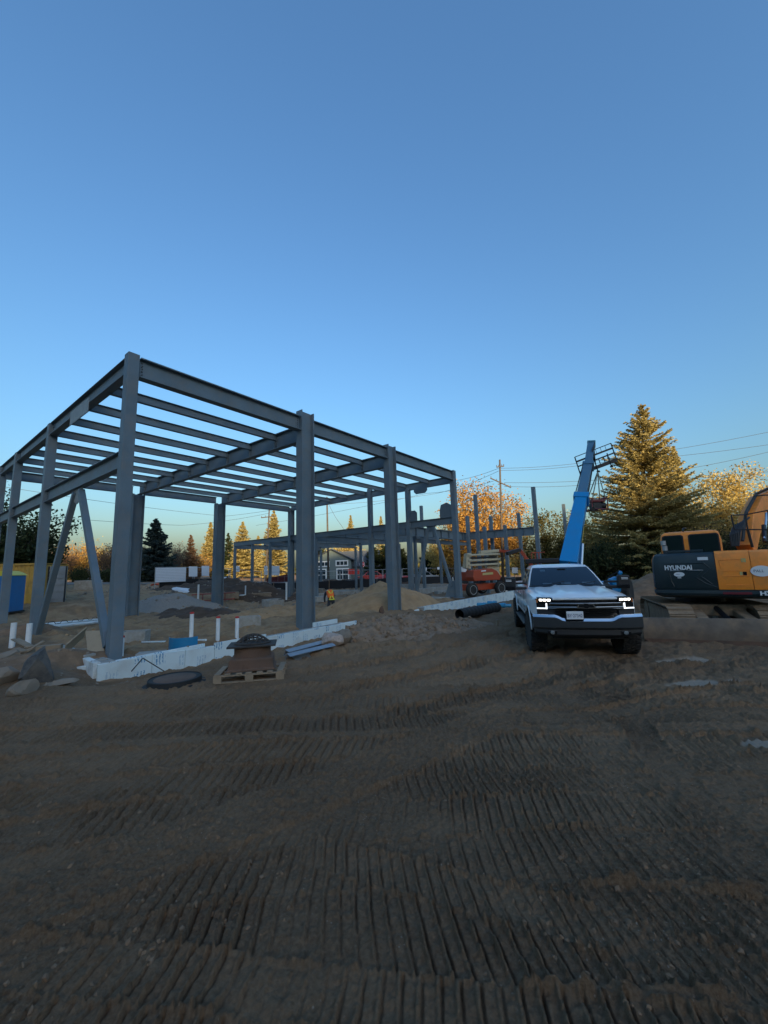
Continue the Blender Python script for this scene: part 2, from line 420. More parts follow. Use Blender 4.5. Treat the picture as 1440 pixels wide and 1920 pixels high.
    def mr(v, a, b, c=0.0, e=1.0):
        q = n.new('ShaderNodeMapRange'); q.inputs[1].default_value = a; q.inputs[2].default_value = b; q.inputs[3].default_value = c; q.inputs[4].default_value = e
        l.new(v, q.inputs[0]); return q.outputs[0]
    nb = noise(0.55, 5); nm = noise(3.2, 7, 0.7); nf = noise(42, 4, 0.7)
    mud = mix(mr(nm, 0.3, 0.7), (0.170, 0.096, 0.049), (0.28, 0.166, 0.090))
    mud = mix(mr(nb, 0.42, 0.62), mud, (0.21, 0.127, 0.070))
    wet_dim_c = mix(mr(sp.outputs[2], 0.0, 1.0, 0.0, 0.75), mud, (0.108, 0.060, 0.031))  # colour for damp soil and the painted foreground dimming
    sandc = mix(mr(nm, 0.3, 0.75), (0.300, 0.185, 0.095), (0.430, 0.285, 0.155))
    sandc = mix(mr(noise(1.1, 5), 0.45, 0.62, 0.0, 0.75), sandc, (0.20, 0.115, 0.058))
    c1 = mix(sp.outputs[0], wet_dim_c, sandc)
    pale = mix(mr(nm, 0.3, 0.7), (0.30, 0.235, 0.175), (0.40, 0.325, 0.25))
    c2 = mix(sp.outputs[1], c1, pale)
    c3 = mix(mr(nf, 0.35, 0.7, 0.0, 1.0), c2, mix(0.5, c2, (0.32, 0.215, 0.13)))
    peb = n.new('ShaderNodeTexVoronoi'); peb.inputs['Scale'].default_value = 26; l.new(ge.outputs['Position'], peb.inputs['Vector'])
    pm = n.new('ShaderNodeMath'); pm.operation = 'MULTIPLY'; l.new(mr(peb.outputs['Distance'], 0.10, 0.16, 1.0, 0.0), pm.inputs[0]); l.new(mr(noise(2.0, 3), 0.5, 0.62), pm.inputs[1])
    c4 = mix(mr(pm.outputs[0], 0, 1, 0, 0.7), c3, (0.36, 0.29, 0.22))
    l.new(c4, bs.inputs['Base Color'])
    l.new(mr(sp.outputs[1], 0, 1, 0.97, 0.8), bs.inputs['Roughness']); bs.inputs['Specular IOR Level'].default_value = 0.25
    bp = n.new('ShaderNodeBump'); bp.inputs['Strength'].default_value = 0.9; bp.inputs['Distance'].default_value = 0.035
    hh = n.new('ShaderNodeMath'); hh.operation = 'ADD'; l.new(noise(28, 8, 0.75), hh.inputs[0]); l.new(nm, hh.inputs[1])
    l.new(hh.outputs[0], bp.inputs['Height']); l.new(bp.outputs[0], bs.inputs['Normal'])
    me.materials.append(mm)
    return o
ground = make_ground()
# ------------------------------------------------------------------ steel frames
M_STEEL = mat('primer_steel', (0.120, 0.168, 0.205), 0.55, 0.0, var=0.16, vscale=1.1, dirt=(0.24, 0.20, 0.16), dscale=2.6, damt=0.35, bump=0.05, bscale=60)
M_STEEL2 = mat('primer_steel_dark', (0.105, 0.140, 0.165), 0.55, var=0.08)
M_BOLT = mat('bolt_steel', (0.05, 0.055, 0.06), 0.5, 0.3)
M_PLATE = mat('galvanised_plate', (0.26, 0.28, 0.28), 0.6, 0.2, var=0.15)
Z3 = Vector((0, 0, 1))
def lit(px, py): return None

hall = empty('steel_building', B(0, 0, 0), 'tall grey steel building frame with open roof beams behind the white foam boards', 'steel building')
def part(mb, name, parent, m=None, **k): return mb.obj(name, m or M_STEEL, parent, world=True, **k)
W15 = 15.0; TD = 17.4; TB, TC = 5.85, 11.1
TOP = 7.56
def box_col(name, parent, t, s, z0, z1, w=0.28, d=0.28, plate=True):
    mb = MB(); p = B(t, s)
    c = part(mb.obox(p+Z3*z0, p+Z3*z1, w, d, BV), name, parent, bevel=0.012)
    if plate:
        q = MB().obox(p+Z3*(z0-0.03), p+Z3*z0, w+0.16, d+0.16, BV)
        part(q, 'base_plate', c)
        c.children[-1].matrix_parent_inverse = Matrix.Identity(4); c.children[-1].parent = c
    return c
def i_col(name, parent, t, s, z0, z1, d=0.6, bf=0.32):
    mb = MB(); p = B(t, s); c = part(mb.ibeam(p+Z3*z0, p+Z3*z1, d, bf, 0.035, 0.022, up=BU), name, parent)
    q = MB().obox(p+Z3*(z0-0.04), p+Z3*z0, bf+0.2, d+0.16, BU)
    o = q.obj('base_plate', M_STEEL2, c)
    return c
def beam(name, parent, p0, p1, d, bf, tf=0.022, tw=0.014):
    return part(MB().ibeam(p0, p1, d, bf, tf, tw), name, parent)
def sub(c, mb, name, m=None):                 # sub-part, world coordinates (parts sit at identity)
    return mb.obj(name, m or M_STEEL2, c)
# columns
cA = box_col('column', hall, 0, 0, -0.1, TOP+0.05, 0.27, 0.27)
cB = i_col('column', hall, TB, 0, -0.1, 7.80)
cC = i_col('column', hall, TC, 0, -0.1, 7.72)
cD = box_col('column', hall, TD, 0, 0.12, TOP+0.06, 0.30, 0.30)
for (t, s) in ((TB, W15), (TC, W15)): i_col('column', hall, t, s, -0.5, 6.75, 0.62, 0.45)
i_col('column', hall, TD, W15, -0.4, 7.1, 0.45, 0.3)
L1 = box_col('column', hall, 0, 7.2, -0.12, TOP-0.02); L2 = box_col('column', hall, 0, 12.5, -0.2, TOP-0.02)
box_col('column', hall, 0, W15+0.9, -0.2, TOP-0.02); box_col('column', hall, TD, 6.5, -0.2, TOP-0.1); box_col('column', hall, TD, 3.3, -0.2, 7.0)
# roof girders
gF = []
for (t0, t1) in ((0.17, TB-0.32), (TB+0.32, TC-0.32), (TC+0.32, TD-0.16)):
    gF.append(beam('front_girder', hall, B(t0, 0, TOP-0.27), B(t1, 0, TOP-0.27), 0.54, 0.26, 0.03))
for k, (s0, s1) in enumerate(((0.17, 7.05), (7.35, 12.35), (12.65, W15+0.9))):
    g = beam('side_girder', hall, B(0, s0, TOP-0.24), B(0, s1, TOP-0.24), 0.46, 0.22)
    beam('side_beam', hall, B(0, s0, 4.82), B(0, s1, 4.82), 0.44, 0.2)
for t in (TB, TC):
    g = beam('main_girder', hall, B(t, 0.18, 7.02), B(t, W15-0.2, 7.02), 0.62, 0.26, 0.03)
    for k in range(1, 9):
        sk = k*(W15/8.6) - 0.05
        sub(g, MB().obox(B(t-0.125, sk, 7.02), B(t+0.125, sk, 7.02), 0.02, 0.555), 'stiffener_plate')
for (s0, s1) in ((0.17, 6.34), (6.66, W15)):
    g = beam('end_girder', hall, B(TD, s0, 7.08), B(TD, s1, 7.08), 0.42, 0.2)
beam('end_beam', hall, B(TD, 0.17, 4.62), B(TD, 6.34, 4.62), 0.42, 0.2)
# rows of roof beams along t
for k in range(1, 9):
    s = k*(W15/8.6) - 0.05
    for (t0, t1) in ((0.02, TB-0.02), (TB+0.02, TC-0.02), (TC+0.02, TD-0.02)):
        beam('roof_beam', hall, B(t0, s, 7.20 - 0.004*k), B(t1, s, 7.20 - 0.004*k), 0.26, 0.14, 0.014, 0.01)
for (t0, t1) in ((0.0, TB-0.3), (TB+0.3, TC-0.3), (TC+0.3, TD-0.2)):
    beam('rear_girder', hall, B(t0, W15, 6.98), B(t1, W15, 6.98), 0.44, 0.22)
# braces
def brace(parent, p0, p1, w=0.16):
    return part(MB().obox(p0, p1, w, w, BU), 'brace', parent, bevel=0.01)
b1 = brace(hall, B(0, 6.75, 0.05), B(0, 3.85, 4.50)); b2 = brace(hall, B(0, 0.42, 0.25), B(0, 3.35, 4.50))
sub(b1, MB().poly([B(-0.012, 3.2, 4.60), B(-0.012, 4.05, 4.60), B(-0.012, 3.9, 4.22), B(-0.012, 3.65, 4.12), B(-0.012, 3.35, 4.22)], BU*0.024), 'gusset_plate', M_PLATE)
sub(b2, MB().poly([B(-0.012, 0.17, -0.05), B(-0.012, 0.75, -0.05), B(-0.012, 0.75, 0.28), B(-0.012, 0.5, 0.62), B(-0.012, 0.17, 0.62)], BU*0.024), 'gusset_plate', M_STEEL2)
b3 = brace(hall, B(TD, 3.0, 0.1), B(TD, 1.85, 4.36)); b4 = brace(hall, B(TD, 0.45, 0.75), B(TD, 1.5, 4.36))
sub(b3, MB().poly([B(TD-0.012, 1.35, 4.41), B(TD-0.012, 2.0, 4.41), B(TD-0.012, 1.9, 4.08), B(TD-0.012, 1.45, 4.08)], BU*0.024), 'gusset_plate', M_STEEL2)
sub(b4, MB().poly([B(TD-0.012, 0.15, 0.12), B(TD-0.012, 0.95, 0.12), B(TD-0.012, 0.62, 0.95), B(TD-0.012, 0.15, 1.15)], BU*0.024), 'gusset_plate', M_STEEL)
# hanging connection plates
part(MB().poly([B(-0.14, 2.75, 7.24), B(-0.14, 4.5, 7.24), B(-0.14, 4.5, 6.78), B(-0.14, 2.75, 6.78)], BU*0.015), 'hanging_plate', hall, M_PLATE)
def octo(t, s0, s1, z0, z1, c): return [B(t, s0+c, z0), B(t, s1-c, z0), B(t, s1, z0+c), B(t, s1, z1), B(t, s0, z1), B(t, s0, z0+c)]
part(MB().poly(octo(TD-0.12, 1.75, 2.75, 6.52, 7.0, 0.16), BU*0.02), 'hanging_plate', hall, M_STEEL)
part(MB().poly([B(TD-0.1, 0.16, 4.83), B(TD-0.1, 0.16, 5.55), B(TD-0.1, 0.45, 5.72), B(TD-0.1, 0.85, 5.62), B(TD-0.1, 0.95, 5.3), B(TD-0.1, 0.95, 4.83)], BU*0.03), 'upright_plate', hall, M_STEEL2)
part(MB().poly([B(TD-0.1, 2.6, 4.83), B(TD-0.1, 2.6, 5.35), B(TD-0.1, 2.75, 5.5), B(TD-0.1, 3.0, 5.5), B(TD-0.1, 3.14, 5.35), B(TD-0.1, 3.14, 4.83)], BU*0.03), 'upright_plate', hall, M_STEEL2)
# connection angles with bolts
def bolts(c, t, s, z0, z1, side, n=5):
    mb = MB(); nrm = (BU.cross(Z3)) * 1.0     # facade normal towards the camera
    for k in range(n):
        p = B(t, s, z0 + (z1-z0)*k/(n-1)) + nrm*side
        mb.tube([p, p+nrm*0.02], 0.016, 6)
    o = mb.obj('bolt_row', M_BOLT, c); o['kind'] = 'stuff'
for c, t, zz in ((gF[0], 0.24, TOP-0.27), (gF[0], TB-0.39, TOP-0.27), (gF[1], TB+0.39, TOP-0.27), (gF[1], TC-0.39, TOP-0.27), (gF[2], TC+0.39, TOP-0.27)):
    sub(c, MB().obox(B(t, 0, zz-0.2)+BU.cross(Z3)*0.016, B(t, 0, zz+0.2)+BU.cross(Z3)*0.016, 0.12, 0.014, up=BU.cross(Z3)), 'angle_plate', M_STEEL)
    bolts(c, t, 0, zz-0.16, zz+0.16, 0.023)
for c, t, zz in ((cA, -0.05, 7.3),): bolts(c, 0.22, 0, 7.1, 7.45, 0.03, 4)

# bolted end plates on the left side girders
for c_, s_ in ((cA, .30), (L1, 6.92), (L1, 7.48), (L2, 12.22), (L2, 12.78)):
    for zc, hh in ((TOP-.24, .30), (4.82, .28)):
        p_ = B(-.016, s_, zc); pl_ = sub(c_, MB().obox(p_-Z3*hh/2, p_+Z3*hh/2, .014, .13, up=BV), 'end_plate', M_STEEL)
        mb = MB()
        for k in range(4):
            q_ = B(-.024, s_, zc-hh*.38+hh*.76*k/3); mb.tube([q_, q_-BU*.02], .015, 6)
        o_ = mb.obj('bolt_row', M_BOLT, c_); o_['kind'] = 'stuff'
# the low frame behind, left of the wing girder
low = empty('steel_building', B(20, 14, 0), 'low flat grey steel frame of purlins on thin posts in the middle distance', 'steel building')
for s in (23.2, 20.4, 17.8, 12.0): box_col('post', low, TD+0.02, s, -0.4, 4.42, 0.2, 0.2)
beam('edge_beam', low, B(TD, 6.7, 4.62), B(TD, 23.4, 4.62), 0.40, 0.18)
for t in (19.0, 20.6, 22.2, 23.8, 25.4, 27.0):
    pr = beam('purlin', low, B(t, 4.6, 4.70), B(t, 23.2, 4.70), 0.24, 0.14, 0.014, 0.01)
    for s in (7.5, 10.2, 13.0, 15.8, 18.6):
        sub(pr, MB().obox(B(t-0.06, s+0.3*(t % 1.3), 4.44), B(t+0.06, s+0.3*(t % 1.3), 4.44), 0.03, 0.26), 'clip_plate')
for s in (12.0, 17.8, 23.2): beam('cross_girder', low, B(TD+0.1, s, 4.38), B(28.4, s, 4.38), 0.42, 0.2)
for s in (8.0, 12.0, 17.8): box_col('post', low, 22.6, s, -0.3, 4.18, 0.2, 0.2)
for s in (7.4, 10.8, 12.0, 17.8, 23.2): box_col('post', low, 28.4, s, -0.3, 4.3, 0.2, 0.2)
beam('edge_beam', low, B(28.4, 4.6, 4.62), B(28.4, 23.4, 4.62), 0.40, 0.18)
for s in (5.0, 7.6): box_col('post', low, 20.6, s, -0.3, 4.4, 0.2, 0.2)

wing = empty('steel_building', B(26, 1, 0), 'grey steel wing with deep stiffened girder and tall bare posts near the orange lift', 'steel building')
def deep(p0, p1, n, z):
    g = beam('deep_girder', wing, p0+Z3*z, p1+Z3*z, 0.66, 0.26, 0.03)
    d = (p1-p0); sd = d.normalized().cross(Z3)
    for k in range(1, n):
        q = p0 + d*(k/n) + Z3*z
        sub(g, MB().obox(q-sd*0.125, q+sd*0.125, 0.02, 0.58), 'stiffener_plate')
    return g
deep(B(TD+0.15, 4.5), B(28.3, 4.5), 9, 4.42); deep(B(28.5, 4.4), B(28.5, -1.15), 7, 4.50)
for (t, s, z1, w) in ((24.0, 1.62, 7.22, 0.24), (24.0, 1.06, 4.75, 0.24), (28.5, -1.35, 8.02, 0.28), (28.6, 4.55, 6.3, 0.22), (24.2, 6.6, 7.0, 0.22)):
    box_col('post', wing, t, s, -0.2, z1, w, w)
for (px0, py0, px1, py1, Y, w) in ((919, 968, 929, 1102, 34.5, .26), (971, 962, 982, 1092, 35.5, .26), (944, 985, 955, 1102, 31.0, .24), (876, 968, 884, 1110, 34.0, .24), (1065, 945, 1070, 1090, 38, .26)):
    a = P(px1, py1, Y); top = P(px0, py0, Y); z0 = gz(a.x, a.y)-0.1
    part(MB().obox(Vector((a.x, a.y, z0)), Vector((a.x, a.y, top.z)), w, w, BV), 'post', wing, bevel=0.01)
beam('cross_beam', wing, B(22.8, 7.0, 4.1), B(33.5, 7.0, 4.1), 0.34, 0.18)

# ------------------------------------------------------------------ foundation walls with printed foam boards
M_CONC = mat('concrete', (0.36, 0.35, 0.32), 0.9, var=0.16, vscale=3, bump=0.25, bscale=25, dirt=(0.2, 0.16, 0.11), dscale=2.5, damt=0.6)
M_WHITEP = mat('white_pvc', (0.78, 0.80, 0.80), 0.35, dirt=(0.45, 0.38, 0.28), dscale=3, damt=0.35)
def foam_mat():
    mm = bpy.data.materials.new('printed_foam'); mm.use_nodes = True; MATS['printed_foam'] = mm
    nt = mm.node_tree; n = nt.nodes; l = nt.links; b = n['Principled BSDF']; b.inputs['Roughness'].default_value = 0.6
    uv = n.new('ShaderNodeUVMap'); sp = n.new('ShaderNodeSeparateXYZ'); l.new(uv.outputs[0], sp.inputs[0])
    def math(op, a, b_=None):
        q = n.new('ShaderNodeMath'); q.operation = op
        for i, v in ((0, a), (1, b_)):
            if v is None: continue
            if isinstance(v, (int, float)): q.inputs[i].default_value = v
            else: l.new(v, q.inputs[i])
        return q.outputs[0]
    x, y = sp.outputs[0], sp.outputs[1]
    # lines of small print set in blocks across the board
    blk = math('GREATER_THAN', math('SINE', math('MULTIPLY', x, 11.5)), 0.15)
    big = math('GREATER_THAN', math('SINE', math('ADD', math('MULTIPLY', x, 3.1), 0.6)), 0.2)
    ln = math('GREATER_THAN', math('SINE', math('MULTIPLY', x, 95.0)), -0.1)
    nz = n.new('ShaderNodeTexNoise'); nz.inputs['Scale'].default_value = 1.0; nz.inputs['Detail'].default_value = 2
    mp = n.new('ShaderNodeMapping'); mp.inputs['Scale'].default_value = (34, 15, 1); l.new(uv.outputs[0], mp.inputs[0]); l.new(mp.outputs[0], nz.inputs[0])
    ch = math('GREATER_THAN', nz.outputs[0], 0.47)
    rows = math('GREATER_THAN', math('SINE', math('ADD', math('MULTIPLY', y, 15.0), math('MULTIPLY', math('FLOOR', math('MULTIPLY', x, 1.83)), 1.7))), -0.25)
    f = math('MULTIPLY', math('MULTIPLY', math('MULTIPLY', blk, ln), math('MULTIPLY', ch, rows)), math('ADD', 0.45, math('MULTIPLY', big, 0.5)))
    mx = n.new('ShaderNodeMix'); mx.data_type = 'RGBA'; mx.inputs[6].default_value = (0.64, 0.73, 0.74, 1); mx.inputs[7].default_value = (0.10, 0.28, 0.46, 1)
    l.new(f, mx.inputs[0])
    ge = n.new('ShaderNodeTexCoord'); dn = n.new('ShaderNodeTexNoise'); dn.inputs['Scale'].default_value = 2.2; dn.inputs['Detail'].default_value = 8; l.new(ge.outputs['Object'], dn.inputs[0])
    mr = n.new('ShaderNodeMapRange'); mr.inputs[1].default_value = 0.5; mr.inputs[2].default_value = 0.75; mr.inputs[4].default_value = 0.35; l.new(dn.outputs[0], mr.inputs[0])
    m2 = n.new('ShaderNodeMix'); m2.data_type = 'RGBA'; l.new(mr.outputs[0], m2.inputs[0]); l.new(mx.outputs[2], m2.inputs[6]); m2.inputs[7].default_value = (0.34, 0.29, 0.22, 1)
    l.new(m2.outputs[2], b.inputs['Base Color'])
    return mm
M_FOAM = foam_mat()
def foam_board(parent, t0, t1, s, z0, za, zb, th=0.06, cut=None, name='foam_board'):
    """board on the building axis from t0 to t1, top sloping za->zb"""
    nrm = BU.cross(Z3)
    pts = [B(t0, s, z0), B(t1, s, z0), B(t1, s, zb), B(t0, s, za)]
    if cut: pts = [B(t0, s, z0), B(t1-0.25, s, z0), B(t1-0.05, s, zb-0.22), B(t1, s, zb), B(t0, s, za)]
    o = MB().poly(pts, nrm*th).obj(name, M_FOAM, parent, world=True)
    me = o.data; uvl = me.uv_layers.new(name='UVMap')
    for lp in me.loops:
        c = me.vertices[lp.vertex_index].co
        uvl.data[lp.index].uv = ((c-BO).dot(BU) + 0.13*t0, c.z)
    md = o.modifiers.new('bevel', 'BEVEL'); md.width = 0.008; md.segments = 2
    return o
fw = empty('foundation_wall', B(3.4, -0.2, 0), 'long white printed foam board foundation wall under the two front columns', 'foundation wall')
zz = [(-0.60, 0.45, 0.11, 0.12), (0.46, 1.20, 0.12, 0.09), (1.21, 1.95, 0.09, 0.06), (1.96, 3.53, 0.13, 0.13), (3.54, 4.9, 0.045, 0.04), (4.91, 5.9, 0.04, 0.05), (5.91, 6.6, 0.035, 0.03)]
for (t0, t1, a, b) in zz: foam_board(fw, t0, t1, -0.90, -0.75, a, b)
foam_board(fw, 6.61, 7.45, -0.90, -0.75, 0.05, 0.05, cut=True)
part(MB().obox(B(-0.55, -0.72, -0.33), B(7.0, -0.72, -0.33), 0.28, 0.70), 'concrete_core', fw, M_CONC, bevel=0.01)
foam_board(fw, -0.5, 1.9, -0.52, -0.5, 0.06, 0.10, name='inner_board'); foam_board(fw, 5.7, 6.85, -0.50, -0.5, 0.16, 0.16, name='inner_board')
for k, (s0, s1, za, zb) in enumerate(((-.78, .12, .12, .15), (.16, .98, .13, .16), (1.02, 1.9, .15, .14), (1.94, 2.75, .10, .10))):
    tt = -.62+.03*(k % 2)
    o = MB().poly([B(tt, s0, -.6), B(tt, s1, -.6), B(tt, s1, zb), B(tt, s0+.05, za)], BU*.14).obj('return_board', mat('foam_white', (0.70, 0.74, 0.72), 0.7, dirt=(0.3, 0.25, 0.19), dscale=4, damt=0.6), fw, world=True, bevel=.012)
part(MB().obox(B(-.30, -.6, -.26), B(-.30, 3.2, -.26), .3, .66), 'concrete_core', fw, M_CONC, bevel=0.01)
fr = empty('foundation_wall', B(18, -0.2, 0), 'white foam board foundation wall running behind the white pickup and black pipe', 'foundation wall')
foam_board(fr, 11.2, 11.8, -0.80, -0.5, 0.0, 0.04)
t = 12.1
while t < 30:
    w = 2.0; foam_board(fr, t, t+w, -0.90, -0.75, 0.13, 0.13); t += w+0.012
part(MB().obox(B(12.1, -0.70, -0.27), B(30, -0.70, -0.27), 0.30, 0.7), 'concrete_core', fr, M_CONC, bevel=0.01)
# sill planks lying on the wall top under the corner column and at the white stub
fi = empty('foundation_wall', B(20, 3, 0), 'bare grey concrete foundation walls and footings inside the low frame', 'foundation wall')
def wallseg(p0, p1, w, z0, z1, name='wall_segment'): part(MB().obox(p0+Z3*((z0+z1)/2), p1+Z3*((z0+z1)/2), w, z1-z0), name, fi, M_CONC, bevel=0.012)
wallseg(B(TD, 0.6), B(TD, 6.0), 0.3, -0.5, 0.12)
wallseg(B(28.4, -1), B(28.4, 12), 0.3, -0.5, 0.35); wallseg(B(22.6, 6.2), B(28.2, 6.2), 0.3, -0.5, 0.25)
wallseg(B(TD, 16.6), B(TD, 20.2), 0.35, -0.6, -0.02); wallseg(B(TD, 20.9), B(TD, 24.0), 0.35, -0.6, 0.0); wallseg(B(TD+0.2, 20.6), B(24, 20.6), 0.3, -0.5, 0.05)
wallseg(B(TD+0.2, 12.2), B(26, 12.2), 0.3, -0.5, 0.15)
wallseg(B(14.9, 15.2), B(17.0, 15.2), 0.35, -0.6, -0.15)
# ------------------------------------------------------------------ site clutter
M_WOOD = mat('weathered_wood', (0.28, 0.205, 0.135), 0.85, var=0.22, vscale=5, bump=0.2, bscale=40)
M_PLY = mat('plywood', (0.42, 0.32, 0.21), 0.8, var=0.2, vscale=3, dirt=(0.16, 0.13, 0.10), dscale=3, damt=0.5)
M_BLUE = mat('blue_plastic', (0.010, 0.185, 0.36), 0.45, dirt=(0.2, 0.2, 0.2), dscale=4, damt=0.25)
M_IRON = mat('cast_iron', (0.055, 0.048, 0.042), 0.7, 0.2, var=0.25, vscale=6, bump=0.3, bscale=50)
M_RUST = mat('rusty_iron', (0.15, 0.085, 0.055), 0.85, var=0.3, vscale=6, bump=0.3, bscale=40, dirt=(0.07, 0.055, 0.045), dscale=3, damt=0.7)
M_BLACK = mat('black_plastic', (0.016, 0.015, 0.014), 0.75)
M_DARKD = mat('dark_earth', (0.085, 0.055, 0.035), 0.97, var=0.35, vscale=2.5, bump=0.9, bscale=10)
M_RED = mat('red_cap', (0.45, 0.03, 0.025), 0.6)
M_ROCKD = mat('dark_rock', (0.085, 0.085, 0.085), 0.85, var=0.35, vscale=5, bump=0.5, bscale=14, dirt=(0.2, 0.16, 0.12), dscale=2.5, damt=0.6)
M_ROCKG = mat('grey_rock', (0.25, 0.20, 0.15), 0.9, var=0.3, vscale=6, bump=0.5, bscale=16, dirt=(0.16, 0.12, 0.085), dscale=3, damt=0.6)
M_ROCKP = mat('pink_granite', (0.44, 0.33, 0.26), 0.85, var=0.35, vscale=18, bump=0.4, bscale=25)
M_SAND = mat('sand_heap', (0.36, 0.225, 0.115), 0.97, var=0.22, vscale=1.8, bump=0.7, bscale=9)
M_GRAVEL = mat('grey_gravel', (0.27, 0.24, 0.205), 0.95, var=0.3, vscale=25, bump=0.9, bscale=40)
M_DIRT = mat('dug_dirt', (0.20, 0.122, 0.070), 0.97, var=0.3, vscale=3.5, bump=0.9, bscale=14)
M_RUB = mat('broken_soil', (0.245, 0.165, 0.105), 0.97, var=0.35, vscale=5, bump=0.9, bscale=18)
M_GALV = mat('galvanised', (0.36, 0.38, 0.40), 0.45, 0.6, var=0.15, vscale=6)
M_TARP = mat('white_tarp', (0.72, 0.74, 0.76), 0.5, bump=0.4, bscale=5)
M_ORANGE = mat('orange_mesh', (0.55, 0.075, 0.03), 0.7)

def rock(name, pos, size, seed, material, rz=0.0, sub=3, parent=None, rough=0.22, flat=0.25):
    bm = bmesh.new(); bmesh.ops.create_icosphere(bm, subdivisions=sub, radius=1.0)
    r = random.Random(seed); planes = []
    for k in range(13):
        n = Vector((r.gauss(0, 1), r.gauss(0, 1), r.gauss(0, 1))).normalized(); planes.append((n, r.uniform(0.50, 0.86)))
    co = np.array([v.co[:] for v in bm.verts])
    ns = fbm(co[:, 0]*1.7+seed, co[:, 1]*1.7+co[:, 2]*1.3, 3, seed)
    for v, q in zip(bm.verts, ns):
        p = v.co.copy()
        for n, d_ in planes:
            e = p.dot(n)-d_
            if e > 0: p -= n*e*0.97
        p *= 1+rough*q
        v.co = Vector((p.x*size[0], p.y*size[1], p.z*size[2]))
    me = bpy.data.meshes.new(name); bm.to_mesh(me); bm.free(); me.materials.append(material)
    me.polygons.foreach_set('use_smooth', [sub > 2]*len(me.polygons))
    bm = bmesh.new(); bm.from_mesh(me)
    for e_ in bm.edges:
        if len(e_.link_faces) == 2 and e_.calc_face_angle(0) > 0.30: e_.smooth = False
    bm.to_mesh(me); bm.free()
    o = bpy.data.objects.new(name, me); COL.objects.link(o); o.location = Vector(pos)+Vector((0, 0, size[2]*(1-flat)*0.75)); o.rotation_euler = (r.uniform(-.2, .2), r.uniform(-.2, .2), rz)
    if parent: o.parent = parent
    return o
def mound(name, c, rx, ry, h, material, label, cat, seed=0, rz=0.0, amp=0.16, sharp=1.0, n=90, kind=None, fine=0.03):
    u = np.linspace(-1.25, 1.25, n); U, V = np.meshgrid(u, u, indexing='ij')
    rr = np.sqrt(U**2+V**2)
    wob = 1+0.35*fbm(U*1.6+seed, V*1.6-seed, 2, seed)
    hh = np.clip(1-(rr*wob), 0, 1)**sharp
    X = c[0] + rx*U*cos(rz) - ry*V*sin(rz); Y = c[1] + rx*U*sin(rz) + ry*V*cos(rz)
    Z = base_height(X, Y) - 0.10 + (h+0.1)*hh + hh**0.5*(amp*fbm(X*1.4, Y*1.4, 4, seed+3) + fine*fbm(X*6, Y*6, 3, seed+9)) - 0.5*(rr > 1.2)
    idx = np.arange(n*n).reshape(n, n)
    q = np.stack([idx[:-1, :-1].ravel(), idx[1:, :-1].ravel(), idx[1:, 1:].ravel(), idx[:-1, 1:].ravel()], 1)
    me = bpy.data.meshes.new(name); me.from_pydata(np.stack([X.ravel(), Y.ravel(), Z.ravel()], 1).tolist(), [], q.tolist()); me.materials.append(material)
    me.polygons.foreach_set('use_smooth', [True]*len(me.polygons))
    o = bpy.data.objects.new(name, me); COL.objects.link(o); tag(o, label, cat, kind=kind); return o
def G3(px, py, up=0.0): q = G(px, py); return Vector((q.x, q.y, q.z+up))

# heaps
sp_c = G(715, 1152); mound('sand_pile', (-0.35, 20.9), 3.9, 2.5, 1.42, M_SAND, 'tall brown sand pile behind the second front column', 'sand pile', 3, radians(8), 0.16, 1.05, 120, fine=.07)
q = G(740, 1185); mound('rubble_heap', (q.x+0.2, q.y+0.5), 3.3, 1.9, 0.42, M_RUB, 'low heap of broken grey soil between the two foam walls', 'dirt pile', 8, radians(40), 0.22, 0.8, 130, fine=0.11)
q = G(300, 1150); mound('gravel_pile', (q.x+.3, q.y+1.5), 3.2, 2.4, 1.05, M_GRAVEL, 'grey gravel pile behind the wide rear column', 'gravel pile', 12, 0.2, 0.12, 1.0, 90, fine=.09)
q = G(360, 1156); mound('dirt_pile', (q.x, q.y+0.6), 3.4, 1.4, 0.55, M_DARKD, 'dark brown dirt bank in front of the grey gravel pile', 'dirt pile', 17, radians(-20), 0.3, 0.8, 80)
q = G(400, 1112); mound('dirt_pile', (q.x+1.0, q.y+2), 8.0, 3.0, 0.9, M_DARKD, 'long dark dirt bank under the white wrapped bundle', 'dirt pile', 21, radians(-8), 0.5, 0.7, 90)
q = G(660, 1102); mound('dirt_pile', (q.x, q.y+3), 9.0, 2.2, 0.9, M_DARKD, 'dark uneven earth bank in front of the black silt fence', 'dirt pile', 29, radians(-3), 0.45, 0.6, 90)
q = G(90, 1245); mound('dirt_pile', (q.x+0.1, q.y+0.3), 2.3, 1.3, 0.22, M_DIRT, 'low crumbly earth bank under the dark boulder', 'dirt pile', 33, radians(20), 0.16, 0.7, 90, fine=0.06)
q = G(60, 1190); mound('dirt_pile', (q.x-0.3, q.y+0.6), 2.2, 1.2, 0.35, M_DIRT, 'brown earth bank beside the foot of the left columns', 'dirt pile', 36, radians(40), 0.2, 0.7, 80)
q = G(560, 1160); mound('sand_pile', (q.x-1.3, q.y+2.4), 3.2, 2.4, 0.45, M_SAND, 'low sandy spread between the white standpipes and concrete box', 'sand pile', 41, 0.3, 0.28, 0.7, 110, fine=.12)
q = G(1265, 1118); mound('dirt_pile', (q.x+0.3, q.y+2.2), 3.4, 2.0, 0.9, M_DIRT, 'dark earth heap between the pickup and the excavator', 'dirt pile', 44, 0.1, 0.25, 0.9, 80)
